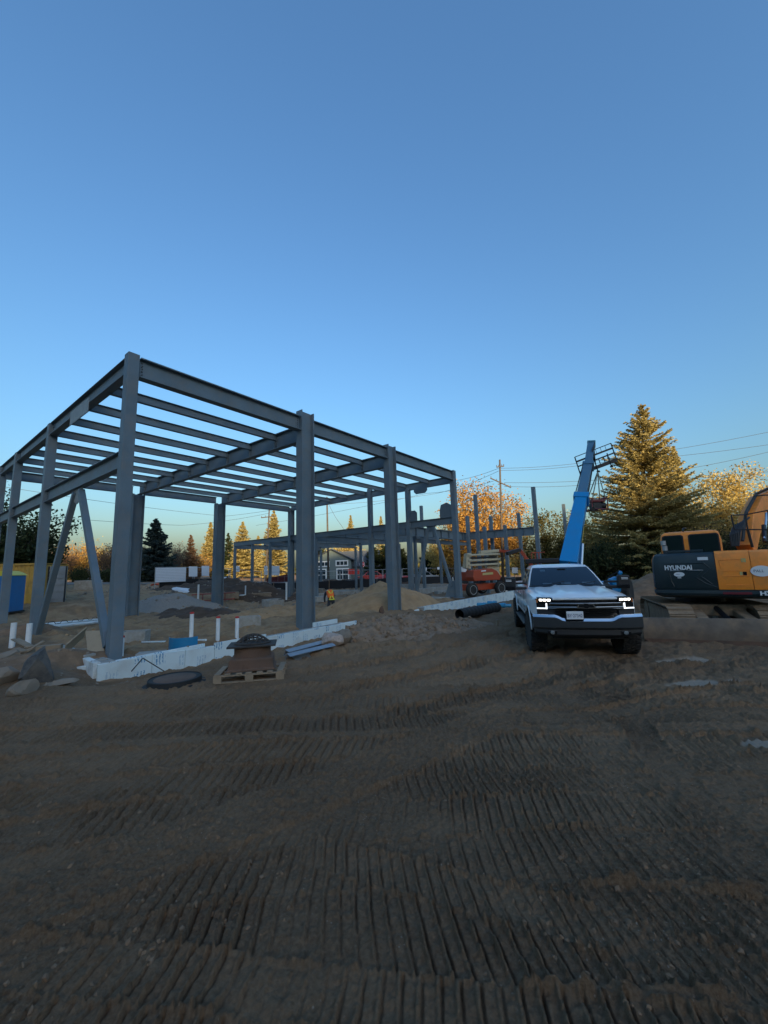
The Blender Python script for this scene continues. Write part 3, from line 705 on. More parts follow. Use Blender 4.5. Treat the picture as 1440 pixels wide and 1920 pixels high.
# loose clods on the rubble heap and yard
def clods(name, label, cat, n, gen, material, smin, smax, seed):
    r = random.Random(seed); base = []
    for k in range(6):
        bm = bmesh.new(); bmesh.ops.create_icosphere(bm, subdivisions=1, radius=1.0)
        for v in bm.verts: v.co *= r.uniform(0.6, 1.15)
        base.append((np.array([v.co[:] for v in bm.verts]), [tuple(v.index for v in f.verts) for f in bm.faces])); bm.free()
    V = []; F = []; o = 0
    for k in range(n):
        x, y, z = gen(r); vs, fs = base[r.randrange(6)]; s = smin*(smax/smin)**(r.random()**2.2)
        R = np.array(Euler((r.uniform(0, 6), r.uniform(0, 6), r.uniform(0, 6))).to_matrix())
        w = (vs*np.array([1, r.uniform(.6, 1), r.uniform(.5, .9)])*s) @ R.T + np.array([x, y, z])
        V.append(w); F += [tuple(i+o for i in f) for f in fs]; o += len(vs)
    me = bpy.data.meshes.new(name); me.from_pydata(np.concatenate(V).tolist(), [], F); me.materials.append(material)
    ob = bpy.data.objects.new(name, me); COL.objects.link(ob); tag(ob, label, cat, kind='stuff'); return ob
hc = G(740, 1185)
dg = bpy.context.evaluated_depsgraph_get()
def drop(x, y):
    ok, loc, nn, ii, ob, mm = sc.ray_cast(dg, Vector((x, y, 6.0)), Vector((0, 0, -1))); return loc.z if ok and loc.z < 2.2 else gz(x, y)
def g_heap(r):
    a = r.uniform(0, 2*pi); q = sqrt(r.random()); x = 2.9*q*cos(a); y = 1.7*q*sin(a); c, s = cos(radians(40)), sin(radians(40))
    X = hc.x+0.2+x*c-y*s; Y = hc.y+0.5+x*s+y*c; return X, Y, drop(X, Y)
clods('broken_clods', 'broken grey clods strewn over the low soil heap', 'clods', 900, g_heap, M_RUB, 0.025, 0.15, 5)
def g_yard(r):
    while True:
        a = r.uniform(-0.75, 0.75); d_ = 2.2*(14/2.2)**r.random(); X = d_*sin(a); Y = d_*cos(a)
        if vnoise(np.array([X*1.1]), np.array([Y*1.1]), 5)[0] > -0.08: return X, Y, drop(X, Y)-0.004
clods('soil_crumbs', 'small soil crumbs and pebbles scattered over the tracked yard', 'soil crumbs', 3800, g_yard, M_DIRT, 0.005, 0.026, 6)
def g_left(r):
    X = r.uniform(-9.5, -4.5); Y = r.uniform(7.4, 11); return X, Y, drop(X, Y)-0.005
clods('loose_stones', 'loose stones and lumps around the boulders by the corner column', 'stones', 420, g_left, M_ROCKG, 0.012, 0.075, 9)
def g_pit(r):
    X, Y, _ = B(r.uniform(0.5, 17), r.uniform(0.5, 15)); return X, Y, drop(X, Y)-0.01
clods('sand_lumps', 'sand lumps scattered on the floor inside the tall frame', 'sand lumps', 900, g_pit, M_SAND, 0.02, 0.11, 10)

# boulders at the left
def BR(px, py, w, h, dpt, seed, m, label, rz=0.0):
    p = G3(px, py); o = rock('boulder', p, (w, dpt, h), seed, m, rz); tag(o, label, 'boulder'); return o
BR(67, 1280, 0.33, 0.46, 0.28, 6, M_ROCKD, 'large dark grey boulder with a white chip near the corner column', 0.3)
BR(42, 1300, 0.27, 0.18, 0.22, 9, M_ROCKG, 'brownish boulder lying against the front of the dark boulder', 1.0)
BR(6, 1282, 0.24, 0.22, 0.30, 14, M_ROCKG, 'grey boulder cut by the left edge of the photo', 2.0)
BR(112, 1284, 0.36, 0.06, 0.2, 23, M_ROCKG, 'flat slab of grey stone lying right of the dark boulder', 0.4)
BR(12, 1236, 0.30, 0.14, 0.2, 27, M_ROCKG, 'low grey rock behind the boulders at the left edge', 0.2)
BR(624, 1213, 0.30, 0.26, 0.28, 31, M_ROCKP, 'round pink granite boulder at the end of the foam wall', 0.0)
BR(648, 1208, 0.27, 0.25, 0.27, 37, M_ROCKG, 'round tan boulder right of the pink granite one', 0.7)
BR(716, 1152, 0.14, 0.24, 0.12, 39, M_RUST, 'small reddish upright rock at the foot of the second I column', 0.7)
# manhole ring
p = G3(328, 1279, -0.02); mh = empty('manhole_frame', p, 'flat black round manhole frame lying on the soil', 'manhole frame'); mh.scale = (.84, .84, .75)
MB().lathe([(0.60, -0.06), (0.62, 0.0), (0.60, 0.02), (0.53, 0.035), (0.52, 0.13), (0.505, 0.14), (0.50, 0.125)], n=40).obj('ring', M_BLACK, mh, auto=0.6)
MB().lathe([(0.0, 0.128), (0.40, 0.130), (0.42, 0.122), (0.497, 0.122), (0.497, 0.06)], n=40).obj('cover', M_RUST, mh, auto=0.6)
# bent bar
a = G3(240, 1268, .02); b = P(268, 1234, 8.6); c = G3(313, 1264, .02)
tag(MB().tube([a, b.lerp(a, .04), b, b.lerp(c, .06), c], 0.011, 6).obj('bent_bar', M_BLACK), 'thin black bar bent to a peak against the foam wall', 'bar')
# pallet with cast iron drain frame
p = G3(472, 1270); rz = radians(10)
pl = empty('pallet', p, 'weathered wooden pallet under the iron drain frame', 'pallet', rz=rz)
for k in range(7): MB().box(((-0.53+k*0.177), 0, 0.135), (0.10, 1.0, 0.02), (0, 0, rnd.uniform(-.02, .02))).obj('deck_board', M_WOOD, pl, bevel=0.003)
for y in (-0.45, 0, 0.45):
    MB().box((0, y, 0.112), (1.2, 0.10, 0.02)).obj('stringer_board', M_WOOD, pl, bevel=0.003)
    MB().box((0, y, 0.012), (1.2, 0.10, 0.02)).obj('bottom_board', M_WOOD, pl, bevel=0.003)
    for x in (-0.53, 0, 0.53): MB().box((x, y, 0.062), (0.14, 0.10, 0.08)).obj('block', M_WOOD, pl, bevel=0.004)
pl.scale = (1, .66, 1.1)
bs = empty('drain_frame', p+Vector((0.0, 0.03, 0.162)), 'rusty iron drain frame with domed grate standing on the pallet', 'drain frame', rz=rz+0.05); bs.scale = (.92, .64, 1.15)
MB().loft([[(x*a, y*a, z) for x, y in ((-1,-1),(1,-1),(1,1),(-1,1))] for a, z in ((0.46, 0.0), (0.46, 0.025), (0.425, 0.03), (0.41, 0.17), (0.38, 0.185))]).obj('skirt', M_RUST, bs, bevel=0.012)
MB().lathe([(0.36, 0.17), (0.355, 0.20), (0.355, 0.33), (0.37, 0.355)], n=28).obj('collar', M_RUST, bs, auto=0.6)
fl = MB(); fl.box((0, 0, 0.365), (0.92, 0.86, 0.028)); fl.obj('flange_plate', M_IRON, bs, bevel=0.006)
gr = MB().lathe([(0.33, 0.38), (0.36, 0.385), (0.36, 0.40), (0.325, 0.41), (0.31, 0.395)], n=28).obj('grate', M_IRON, bs, auto=0.6)
for k in range(-3, 4):
    hw = sqrt(max(0.01, 0.32**2-(k*0.085)**2))
    for ax in (0, 1):
        pts = []
        for j in range(7):
            u = -hw+2*hw*j/6; zc = 0.40+0.125*(1-(u*u+(k*0.085)**2)/0.1024)
            pts.append((u, k*0.085, zc) if ax == 0 else (k*0.085, u, zc))
        MB().tube(pts, 0.012, 5).obj('grate_bar', M_IRON, gr)
# two channels on the ground
for k, (a, b) in enumerate((((536, 1240), (622, 1218)), ((533, 1231), (606, 1211)))):
    a = G3(*a, .09-.01*k); b = G3(*b, .09-.01*k)
    tag(MB().chan(a, b, 0.15, 0.13, 0.012, up=Vector((0.3, -0.3, 1)).normalized()).obj('steel_channel', M_GALV), ('galvanised steel channel lying nearest to the pallet', 'galvanised steel channel lying behind the other, beside the foam wall')[k], 'steel channel', 'steel channels on the soil')
# planks and plywood at left
def plank(p0, p1, w, t, label, m=M_WOOD, name='plank', cat='plank', up=Z3):
    o = MB().obox(p0, p1, w, t, up).obj(name, m, bevel=0.004); tag(o, label, cat); return o
plank(P(38, 1228, 10.2), P(82, 1202, 10.6), 0.15, 0.03, 'pale plank propped up behind the dark boulder')
plank(P(28, 1198, 11.0), P(58, 1213, 10.4), 0.17, 0.03, 'grey plank crossing under the propped pale plank')
plank(P(70, 1216, 10.3), P(116, 1212, 10.5), 0.22, 0.12, 'thick timber lying flat left of the plywood', M_WOOD, 'timber', 'timber')
plank(P(30, 1216, 10.4), P(46, 1222, 10.2), 0.14, 0.04, 'short plank end under the left planks')
a = P(160, 1185, 10.6); b = P(121, 1219, 9.9)
plank(a, b, 0.34, 0.025, 'narrow plywood strip leaning left of the standing sheet', M_PLY, 'plywood_sheet', 'plywood', up=Vector((-0.75, 0.35, 0.55)))
tag(MB().poly([P(160, 1184, 10.4), P(192, 1183, 10.2), P(196, 1228, 9.8), P(165, 1231, 9.9)], (-0.01, 0.025, 0.01)).obj('plywood_sheet', M_PLY, bevel=0.003), 'square plywood sheet standing against the corner column', 'plywood')
plank(G3(122, 1226, .05), G3(168, 1222, .06), 0.25, 0.05, 'flat board lying under the standing plywood', M_WOOD, 'board', 'board')
# broken blocks along the left return wall
for k, (px, py, w, h, dd) in enumerate(((150, 1258, .22, .12, .16), (168, 1262, .16, .11, .14))):
    p = G3(px, py, h/2-0.02); o = MB().box(p, (w, dd, h), (rnd.uniform(-.06, .06), rnd.uniform(-.06, .06), radians(-38)+rnd.uniform(-.15, .15))).obj('foam_block', mat('foam_white', (0.62, 0.65, 0.62), 0.7), bevel=0.015); tag(o, ('cracked white foam lump lying left of the wall corner', 'small cracked foam lump at the wall corner')[k], 'foam block')
for k, (px, py, w, dd, h, rz, lb) in enumerate(((140, 1236, .5, .25, .16, -.5, 'grey concrete block lying behind the foam blocks'), (158, 1240, .4, .25, .16, -.4, 'dirty concrete block beside the foot of the corner column'), (182, 1246, .5, .22, .15, -.6, 'concrete block wedged at the foot of the corner column'),
        (283, 1236, .62, .36, .17, .3, 'pale concrete block behind the left end of the foam wall'))):
    o = MB().box(G3(px, py, h/2-.01), (w, dd, h), (0, 0, rz)).obj('concrete_block', M_CONC, bevel=0.015); tag(o, lb, 'concrete block')
# hollow concrete boxes
def cbox(px, py, w, d_, h, rz, label):
    p = G3(px, py, -0.03); e = empty('concrete_footing_box', p, label, 'concrete box', rz=rz); t = 0.06
    for (x, y, sx, sy) in ((0, -d_/2+t/2, w, t), (0, d_/2-t/2, w, t), (-w/2+t/2, 0, t, d_-2*t-0.004), (w/2-t/2, 0, t, d_-2*t-0.004)):
        MB().box((x, y, h/2), (sx, sy, h)).obj('side_wall', M_CONC, e, bevel=0.008)
    MB().box((0, 0, 0.04), (w-2*t-.004, d_-2*t-.004, 0.06)).obj('bottom', M_CONC, e)
cbox(252, 1204, 0.85, 0.55, 0.42, radians(12), 'open pale concrete box right behind the corner column')
cbox(466, 1176, 0.95, 0.7, 0.48, radians(25), 'grey concrete box beside the pair of standpipes')
cbox(512, 1136, 1.2, 0.9, 0.4, radians(50), 'concrete box at the foot of the far thin posts')
# blue plastic drum piece
p = G3(341, 1234); dr = empty('blue_drum', p, 'bright blue plastic half drum behind the foam wall', 'drum')
mb = MB(); outer = []
for j in range(21):
    a = radians(200+140*j/20); outer.append((0.40*cos(a), 0.40*sin(a)+0.18))
mb.loft([[Vector((x, y, z)) for x, y in outer] + [Vector((x*0.97, (y-.18)*0.97+.18, z)) for x, y in reversed(outer)] for z in (0, 0.12, 0.135, 0.15, 0.40, 0.415, 0.43, 0.52)])
mb.obj('drum_wall', M_BLUE, dr, auto=0.7)
# standpipes
def standpipe(px, py0, py1, label, r=0.055, red=True, Y=None, lean=0.0):
    b = G3(px, py1); d = ray(px, py0); tz = CAMH + d.z*(b.y/d.y)
    e = empty('standpipe', b, label, 'pipe', 'white standpipes'); h = tz-b.z
    MB().tube([(0, 0, -0.1), (lean, 0, h)], r, 14).obj('pipe', M_WHITEP, e, auto=0.6)
    if red:
        mb = MB(); mb.lathe([(r+0.004, h-0.03), (r+0.006, h+0.004), (r-0.012, h+0.02), (r-0.02, h-0.01)], n=14); mb.obj('red_collar', M_RED, e, auto=0.6)
    return e
standpipe(22, 1168, 1213, 'white standpipe furthest left beside the second left column', .07, False)
standpipe(52, 1169, 1212, 'white standpipe just left of the bracing column', .07, False)
standpipe(229, 1193, 1240, 'thin white standpipe right behind the corner column', .022)
standpipe(358, 1149, 1205, 'white red-topped standpipe standing behind the blue drum')
standpipe(408, 1157, 1203, 'left one of the paired white red-topped standpipes')
standpipe(444, 1157, 1199, 'right one of the paired white red-topped standpipes')
standpipe(371, 1096, 1135, 'slim white standpipe by the red rack at the far left', .06, False)
standpipe(537, 1092, 1128, 'white standpipe between the far thin posts', .07, False)
standpipe(460, 1098, 1122, 'short white standpipe among the far footings left', .05, False)
standpipe(631, 1091, 1100, 'tiny white standpipe left of the sand pile top', .05, False)
standpipe(814, 1080, 1093, 'small white standpipe under the far brace', .05, False)
standpipe(850, 1082, 1102, 'white standpipe just left of the end column', .05, False)
# long white pipes on the ground
wp_lab = ['upper one of two long white pipes lying behind the left columns', 'lower one of two long white pipes lying behind the left columns']
for k, (a, b) in enumerate((((30, 1181), (206, 1163)), ((28, 1186), (200, 1168)))):
    a = G3(*a, .07+.0*k); b = G3(*b, .07)
    tag(MB().tube([a, a.lerp(b, .5), b], 0.075, 12).obj('long_pipe', M_WHITEP, auto=0.6), wp_lab[k], 'pipe', 'long white pipes')
a = G3(48, 1186, .16); b = G3(190, 1166, .16)
pts = []
for j in range(40):
    q = a.lerp(b, j/39); pts.append(q+Vector((0, 0, 0.02 + (0.10 if (j//3) % 2 else 0.0))))
tag(MB().tube(pts, 0.012, 5).obj('bar_chair', M_BLACK), 'black zigzag rebar chair strip lying along the long white pipes', 'bar')
a = G3(266, 1207, .05); b = G3(386, 1204, .05)
tag(MB().tube([a, a.lerp(b, .5)+Vector((0, 0, -.01)), b], 0.03, 10).obj('long_pipe', M_WHITEP, auto=0.6), 'thin white pipe lying behind the blue drum', 'pipe')
# black corrugated pipe
a = G3(862, 1163, .20); b = G3(933, 1148, .20); n = 46; pts = [a.lerp(b, j/(n-1)) for j in range(n)]
cp = MB(); cp.tube(pts, [0.185+(0.012 if (j//2) % 2 else 0) for j in range(n)], 20, cap=False)
ins = MB(); cp.tube(pts, 0.165, 20, cap=False)
tag(cp.obj('corrugated_pipe', M_BLACK, auto=0.9), 'thick black corrugated drain pipe lying in front of the foam wall', 'pipe')
# blue pipe fittings poking out of the wall
M_BLUEP = mat('blue_pvc', (0.05, 0.30, 0.50), 0.4)
for k, (px, py, lb) in enumerate(((906, 1136, 'left blue pipe stub poking through the foam wall'), (925, 1132, 'middle blue pipe stub half hidden by the black pipe'), (941, 1137, 'right blue pipe coupling beside the pickup rear tyre'))):
    p = G3(px, py+8, 0.22); nrm = Vector((0.79, -0.61, 0)); e = empty('pipe_fitting', p, lb, 'pipe fitting', 'blue pipe fittings')
    MB().tube([(-0.25*nrm.x, -0.25*nrm.y, 0), (0.12*nrm.x, 0.12*nrm.y, 0)], 0.085, 14).obj('stub', M_BLUEP, e, auto=0.6)
    MB().tube([(0.02*nrm.x, 0.02*nrm.y, 0), (0.16*nrm.x, 0.16*nrm.y, 0)], 0.105, 14).obj('collar', M_BLUEP, e, auto=0.6)
    if k == 2: MB().tube([(0.1*nrm.x, 0.1*nrm.y, 0), (0.1*nrm.x+.2, 0.1*nrm.y-.02, -0.02), (0.1*nrm.x+.3, 0.1*nrm.y-.03, -0.02)], 0.07, 12).obj('elbow', M_BLUEP, e, auto=0.6)
p = G3(933, 1172); tag(MB().box(p+Vector((0, 0, .06)), (0.07, 0.07, 0.2), (0.1, 0.05, 0.3)).obj('survey_stake', M_WOOD, bevel=0.004), 'short wooden stake near the pickup rear tyre', 'stake')
# far white bundle, tarp, red rack, snow fence heap
def lump(name, c, size, seed, m, label, cat, n=3):
    o = rock(name, c, size, seed, m, 0.2, 4, None, 0.5, 0.2); tag(o, label, cat); return o
lump('wrapped_bundle', G3(410, 1103), (1.25, 0.8, 0.72), 61, M_TARP, 'large white plastic wrapped bundle behind the rear column', 'bundle')
lump('tarp', G3(352, 1112), (1.2, 0.5, 0.22), 64, M_TARP, 'crumpled white tarp lying left of the wrapped bundle', 'tarp')
lump('snow_fence_heap', G3(325, 1098), (2.2, 0.6, 0.35), 67, M_ORANGE, 'heap of collapsed orange snow fence below the white panels', 'snow fence')
rk = empty('red_rack', G3(385, 1130), 'low red steel rack lying left of the rear column', 'rack')
M_REDS = mat('red_steel', (0.28, 0.05, 0.035), 0.6, dirt=(0.1, 0.07, 0.05), dscale=3)
for (y, z) in ((0, .1), (0, .55), (.6, .1), (.6, .55)): MB().obox((-1.0, y, z), (1.9, y, z+.05), .06, .06).obj('rail', M_REDS, rk)
for x in (-.9, -.2, .6, 1.4): MB().obox((x, 0, .0), (x, 0, .6), .05, .05).obj('upright', M_REDS, rk)
p = G3(785, 1093, .2); lump('bucket_lid', p, (.28, .2, .16), 71, M_TARP, 'small white sack lying under the far brace', 'sack')
wb = MB().lathe([(0.0, 0), (0.2, 0.0), (0.24, 0.32), (0.25, 0.33), (0.0, 0.34)], n=14); p = G(946, 1112); o = wb.obj('white_bucket', M_WHITEP, auto=0.6); o.location = (p.x, p.y, p.z); tag(o, 'small white bucket on the wall beside the pickup', 'bucket')

# stacked materials and offcuts in the back of the site
def lumber(px, py, n, L, rz, label):
    p = G3(px, py); e = empty('lumber_stack', p, label, 'lumber', rz=rz)
    for k in range(n):
        for j in range(4): MB().box((rnd.uniform(-.08, .08), -.36+j*.24, .06+k*.11), (L*rnd.uniform(.92, 1.0), .21, .09)).obj('board', M_WOOD, e, bevel=.004)
lumber(478, 1120, 3, 2.6, .3, 'low stack of boards beside the far thin posts'); lumber(580, 1108, 2, 3.2, -.1, 'flat stack of boards left of the worker'); lumber(840, 1106, 2, 2.6, .5, 'stack of boards in front of the end brace')
for k, (px, py, w, h, d_, rz, lb) in enumerate(((432, 1122, 1.2, .5, .8, .4, 'dark crate right of the rear column'), (560, 1118, 1.0, .35, .6, .2, 'grey footing block behind the big I column'), (640, 1112, 1.4, .3, .7, .1, 'long footing block at the left flank of the sand pile'), (795, 1108, 1.3, .28, .6, .7, 'low footing block right of the sand pile'), (828, 1112, 1.1, .22, .5, .6, 'flat footing block near the end column foot'), (600, 1128, 1.3, .42, .7, .9, 'concrete footing block left of the worker'), (515, 1112, 1.1, .5, .5, .8, 'concrete stub at the far thin posts'))):
    o = MB().box(G3(px, py, h/2-.05), (w, d_, h), (0, 0, rz)).obj('footing_block', M_CONC if k else M_WOOD, bevel=.015); tag(o, lb, 'concrete block' if k else 'crate')
for k, (px0, py0, px1, py1, lb) in enumerate(((560, 1100, 640, 1096, 'thin pale bar lying across the dark earth bank'), (690, 1096, 800, 1092, 'thin pale bar lying beyond the sand pile'), (430, 1126, 500, 1118, 'bundle bar lying by the crate'))):
    tag(MB().tube([G3(px0, py0, .25), G3(px1, py1, .25)], .05, 8).obj('pipe_length', M_WHITEP, smooth=True), lb, 'pipe')
def g_back(r):
    X, Y = r.uniform(-24, 6), r.uniform(24, 42); return X, Y, drop(X, Y)-.02
clods('scattered_rubble', 'scattered stones and rubble on the earth banks at the back', 'rubble', 900, g_back, M_ROCKG, .05, .32, 12)
# ------------------------------------------------------------------ white pickup
M_WPAINT = mat('white_paint', (0.80, 0.81, 0.81), 0.28, spec=0.5, coat=0.6, dirt=(0.46, 0.38, 0.28), dscale=1.6, damt=0.22)
M_CHROME = mat('chrome', (0.62, 0.64, 0.66), 0.12, 1.0)
M_DCHROME = mat('dark_chrome', (0.30, 0.32, 0.34), 0.22, 1.0)
M_TYRE = mat('tyre_rubber', (0.022, 0.021, 0.020), 0.9, dirt=(0.10, 0.078, 0.055), dscale=5, damt=0.45)
M_BLK = mat('black_trim', (0.010, 0.011, 0.013), 0.5)
M_GBLK = mat('gloss_black', (0.008, 0.009, 0.011), 0.18)
M_LAMP = mat('headlight_lamp', (0.9, 0.9, 0.9), 0.3, emit=(1.0, 0.93, 0.80), estr=2.0)
M_DRL = mat('daylight_strip', (0.9, 0.9, 0.9), 0.3, emit=(0.92, 0.96, 1.0), estr=0.75)
M_FOG = mat('fog_lens', (0.22, 0.24, 0.25), 0.25, 0.3)
M_PLW = mat('plate_white', (0.72, 0.74, 0.76), 0.45)
M_PLB = mat('plate_blue', (0.02, 0.045, 0.14), 0.5)
M_AMB = mat('amber_lens', (0.5, 0.14, 0.02), 0.3)
M_PAPER = mat('paper', (0.75, 0.77, 0.77), 0.8)
def glass_mat(name, tint, dens):
    mm = bpy.data.materials.new(name); mm.use_nodes = True; MATS[name] = mm; nt = mm.node_tree; n = nt.nodes; l = nt.links
    n.remove(n['Principled BSDF']); out = n['Material Output']
    tr = n.new('ShaderNodeBsdfTransparent'); tr.inputs[0].default_value = (*tint, 1)
    gl = n.new('ShaderNodeBsdfGlossy'); gl.inputs['Roughness'].default_value = 0.03; gl.inputs[0].default_value = (0.9, 0.95, 1, 1)
    fr = n.new('ShaderNodeFresnel'); fr.inputs[0].default_value = dens
    mx = n.new('ShaderNodeMixShader'); l.new(fr.outputs[0], mx.inputs[0]); l.new(tr.outputs[0], mx.inputs[1]); l.new(gl.outputs[0], mx.inputs[2]); l.new(mx.outputs[0], out.inputs[0])
    return mm
M_GLASS = glass_mat('window_glass', (0.42, 0.48, 0.50), 1.9)
M_CABIN = mat('dark_cabin', (0.016, 0.019, 0.022), 0.8)

TR = empty('pickup_truck', (4.16, 8.96, gz(4.16, 8.96)-0.02), 'white lifted pickup truck with lit headlights facing the camera', 'truck', rz=-radians(14))
def interp(tab, y):
    if y <= tab[0][0]: return tab[0][1]
    for (a, b), (c, d_) in zip(tab, tab[1:]):
        if y <= c: return b+(d_-b)*(y-a)/(c-a)
    return tab[-1][1]
WM = [(-.66, .90), (-.5, .965), (-.2, 1.0), (.2, 1.015), (1.0, 1.0), (3.0, .995), (3.75, 1.015), (4.5, 1.0), (4.9, .98)]
ZS = [(-.66, 1.155), (-.4, 1.20), (0, 1.235), (.6, 1.265), (1.05, 1.29), (3.0, 1.31), (3.1, 1.34), (4.9, 1.35)]
ZT = [(-.66, 1.185), (-.4, 1.235), (0, 1.275), (.6, 1.325), (1.05, 1.355), (1.3, 1.30), (3.0, 1.30), (3.1, 1.34), (4.9, 1.35)]
def section(y):
    w, zs, zt = interp(WM, y), interp(ZS, y), interp(ZT, y); zb = 0.60
    h = [(0, zb), (w*.80, zb), (w*.955, zb+.05), (w*.985, zb+.20), (w, .93), (w*.995, 1.04), (w*.965, zs-.04), (w*.93, zs), (w*.80, (zs+zt)/2+.012), (w*.45, zt+.012), (0, zt+.018)]
    return [Vector((x, y, z)) for x, z in h] + [Vector((-x, y, z)) for x, z in h[-2:0:-1]]
ys = [-.66, -.58, -.48, -.35, -.2, 0, .2, .45, .7, .95, 1.1, 1.3, 1.7, 2.2, 2.7, 3.0, 3.12, 3.4, 3.75, 4.1, 4.5, 4.8, 4.9]
body = MB().loft([section(y) for y in ys]).obj('body', [M_WPAINT, M_BLK], TR, auto=0.55)
cut = []
for ya in (0.0, 3.75):
    for sx in (-1, 1):
        c = MB(); c.cur = 1; c.tube([(sx*.52, ya, .47), (sx*1.3, ya, .47)], 0.515, 36); cut.append(c.obj('cutter', [M_WPAINT, M_BLK], TR))
bool_cut(body, cut)
bm = bmesh.new(); bm.from_mesh(body.data)
for f in bm.faces: f.smooth = True
for e in bm.edges:
    if len(e.link_faces) == 2 and e.calc_face_angle(0) > 0.55: e.smooth = False
bm.to_mesh(body.data); bm.free()
# arch lips, rocker, running boards
for sx in (-1, 1):
    for ya in (0.0, 3.75):
        w = interp(WM, ya)
        pts = [(sx*(w+.004), ya+.525*cos(a), .47+.525*sin(a)) for a in [radians(8+k*164/22) for k in range(23)]]
        MB().tube(pts, 0.016, 6).obj('arch_lip', M_WPAINT, TR, smooth=True)
    MB().obox((sx*.99, .62, .50), (sx*.99, 3.1, .50), .18, .05).obj('running_board', M_BLK, TR, bevel=.015)
    MB().obox((sx*1.005, .50, .74), (sx*1.0, 3.22, .74), .012, .05).obj('door_moulding', M_WPAINT, TR, bevel=.005)
    for y in (1.10, 2.06, 2.98):
        MB().obox((sx*(interp(WM, y)+.0015), y, .70), (sx*(interp(WM, y)-.012), y-.01, 1.27), .008, .006, up=Vector((1, 0, 0))).obj('door_seam', M_BLK, TR)
    for y in (1.86, 2.80):
        MB().obox((sx*1.018, y-.09, 1.14), (sx*1.018, y+.09, 1.145), .025, .03).obj('door_handle', M_WPAINT, TR, bevel=.01)
# cab shell
RINGS = [(1.24, .93, .885, 3.02, .07), (1.345, 1.02, .875, 3.02, .10), (1.50, 1.24, .825, 3.0, .09), (1.66, 1.49, .765, 2.96, .08), (1.80, 1.72, .70, 2.90, .07), (1.855, 1.83, .655, 2.84, .06), (1.885, 2.0, .57, 2.72, .04), (1.90, 2.25, .40, 2.5, .02)]
def hwz(z): return interp([(r[0], r[2]) for r in RINGS], z)
def fyz(z): return interp([(r[0], r[1]) for r in RINGS], z)
def blg(z): return interp([(r[0], r[4]) for r in RINGS], z)
def ring(r):
    z, fy, hw, ry, bl = r
    pts = [(-hw+2*hw*k/8, fy-bl*(1-(1-k/4)**2), z) for k in range(9)]
    pts += [(hw, fy+(ry-fy)*q, z) for q in (.12, .35, .65, .9)] + [(hw*.9, ry, z), (0, ry+.03, z), (-hw*.9, ry, z)]
    pts += [(-hw, fy+(ry-fy)*q, z) for q in (.9, .65, .35, .12)]
    return pts
MB().loft([ring(r) for r in RINGS]).obj('cab', M_WPAINT, TR, auto=0.5)
# windscreen: dark cabin behind, papers on the dash, glass in front
def ws_patch(z0, z1, f, off, nx=10, nz=6):
    rows = []
    for j in range(nz+1):
        z = z0+(z1-z0)*j/nz; hw, fy, bl = hwz(z)*f, fyz(z), blg(z)
        rows.append([Vector((-hw+2*hw*k/nx, fy-bl*(1-((1-2*k/nx)*f)**2)-off*.78, z+off*.6)) for k in range(nx+1)])
    mb = MB(); n = nx+1
    mb.add([q for r in rows for q in r], [(j*n+k, j*n+k+1, (j+1)*n+k+1, (j+1)*n+k) for j in range(nz) for k in range(nx)]); return mb
ws_patch(1.352, 1.805, .955, .006).obj('windscreen_border', M_GBLK, TR, smooth=True)
ws_patch(1.375, 1.792, .925, .011).obj('cabin_void', M_CABIN, TR, smooth=True)
for (x0, x1, z0, z1, lab) in ((-.52, -.30, 1.40, 1.425, 0), (-.10, .12, 1.40, 1.43, 0), (.38, .64, 1.39, 1.435, 0), (-.50, -.38, 1.70, 1.75, 0)):
    q = [Vector((x, fyz(z)-blg(z)*(1-(x/hwz(z))**2)-.022, z+.014)) for x, z in ((x0, z0), (x1, z0), (x1, z1), (x0, z1))]
    MB().poly(q, (0, -.002, .002)).obj('dash_paper', M_PAPER, TR)
MB().box((.02, fyz(1.74)-blg(1.74)-.022, 1.757), (.2, .03, .055), (0.6, 0, 0)).obj('rear_view_mirror', M_CABIN, TR, bevel=.01)
ws_patch(1.372, 1.795, .93, .034).obj('windscreen', M_GLASS, TR, smooth=True)
MB().loft([[Vector((x, .93-.07*(1-(x/.88)**2)-.055+dy, 1.352+dz)) for x in [-.86+1.72*k/10 for k in range(11)]] for dy, dz in ((-.03, .0), (.02, .032), (.10, .035))], closed=False).obj('cowl', M_BLK, TR)
for x, a in ((-.45, .2), (.25, .12)): MB().tube([(x, .90, 1.40), (x+.42, 1.0, 1.43+a*.2)], .01, 5).obj('wiper', M_BLK, TR)
# side windows
for sx in (-1, 1):
    def sw(y, z): return Vector((sx*(hwz(z)+.006), y, z))
    for pts in ([(1.32, 1.37), (1.98, 1.37), (1.98, 1.775), (1.80, 1.775), (1.50, 1.58)], [(2.10, 1.37), (2.78, 1.37), (2.72, 1.775), (2.10, 1.775)]):
        MB().poly([sw(*q) for q in pts], (sx*.004, 0, 0)).obj('side_window', mat('dark_side_glass', (.012, .016, .018), .06), TR)
# bonnet with raised centre
rows = []
for y in [-.72+k*.158 for k in range(11)]:
    w = interp(WM, max(y, -.66)); row = []
    for k in range(-12, 13):
        u = k/12; x = u*.80*w*.98 if abs(u) < 1 else u*.80*w*.98
        zc = interp(ZT, y); zs_ = interp(ZS, y); au = abs(u)
        bulge = .028*(1-sst(.36, .46, au)) + .012*(sst(.66, .74, au))*(1-sst(.94, 1.0, au)) + .012*sst(.25,.36,au)*(1-sst(.36,.46,au))
        z = zc+.020 + (zs_+.02-zc)*max(0, au-.45)*.75 + bulge*min(1, max(0, (y+.72)/.35)) - .05*max(0, (-.56-y)/.16)**2 - (.03 if au == 1 else 0)
        row.append(Vector((x, y, z)))
    rows.append(row)
MB().loft(rows, closed=False).obj('bonnet', M_WPAINT, TR, auto=0.6)
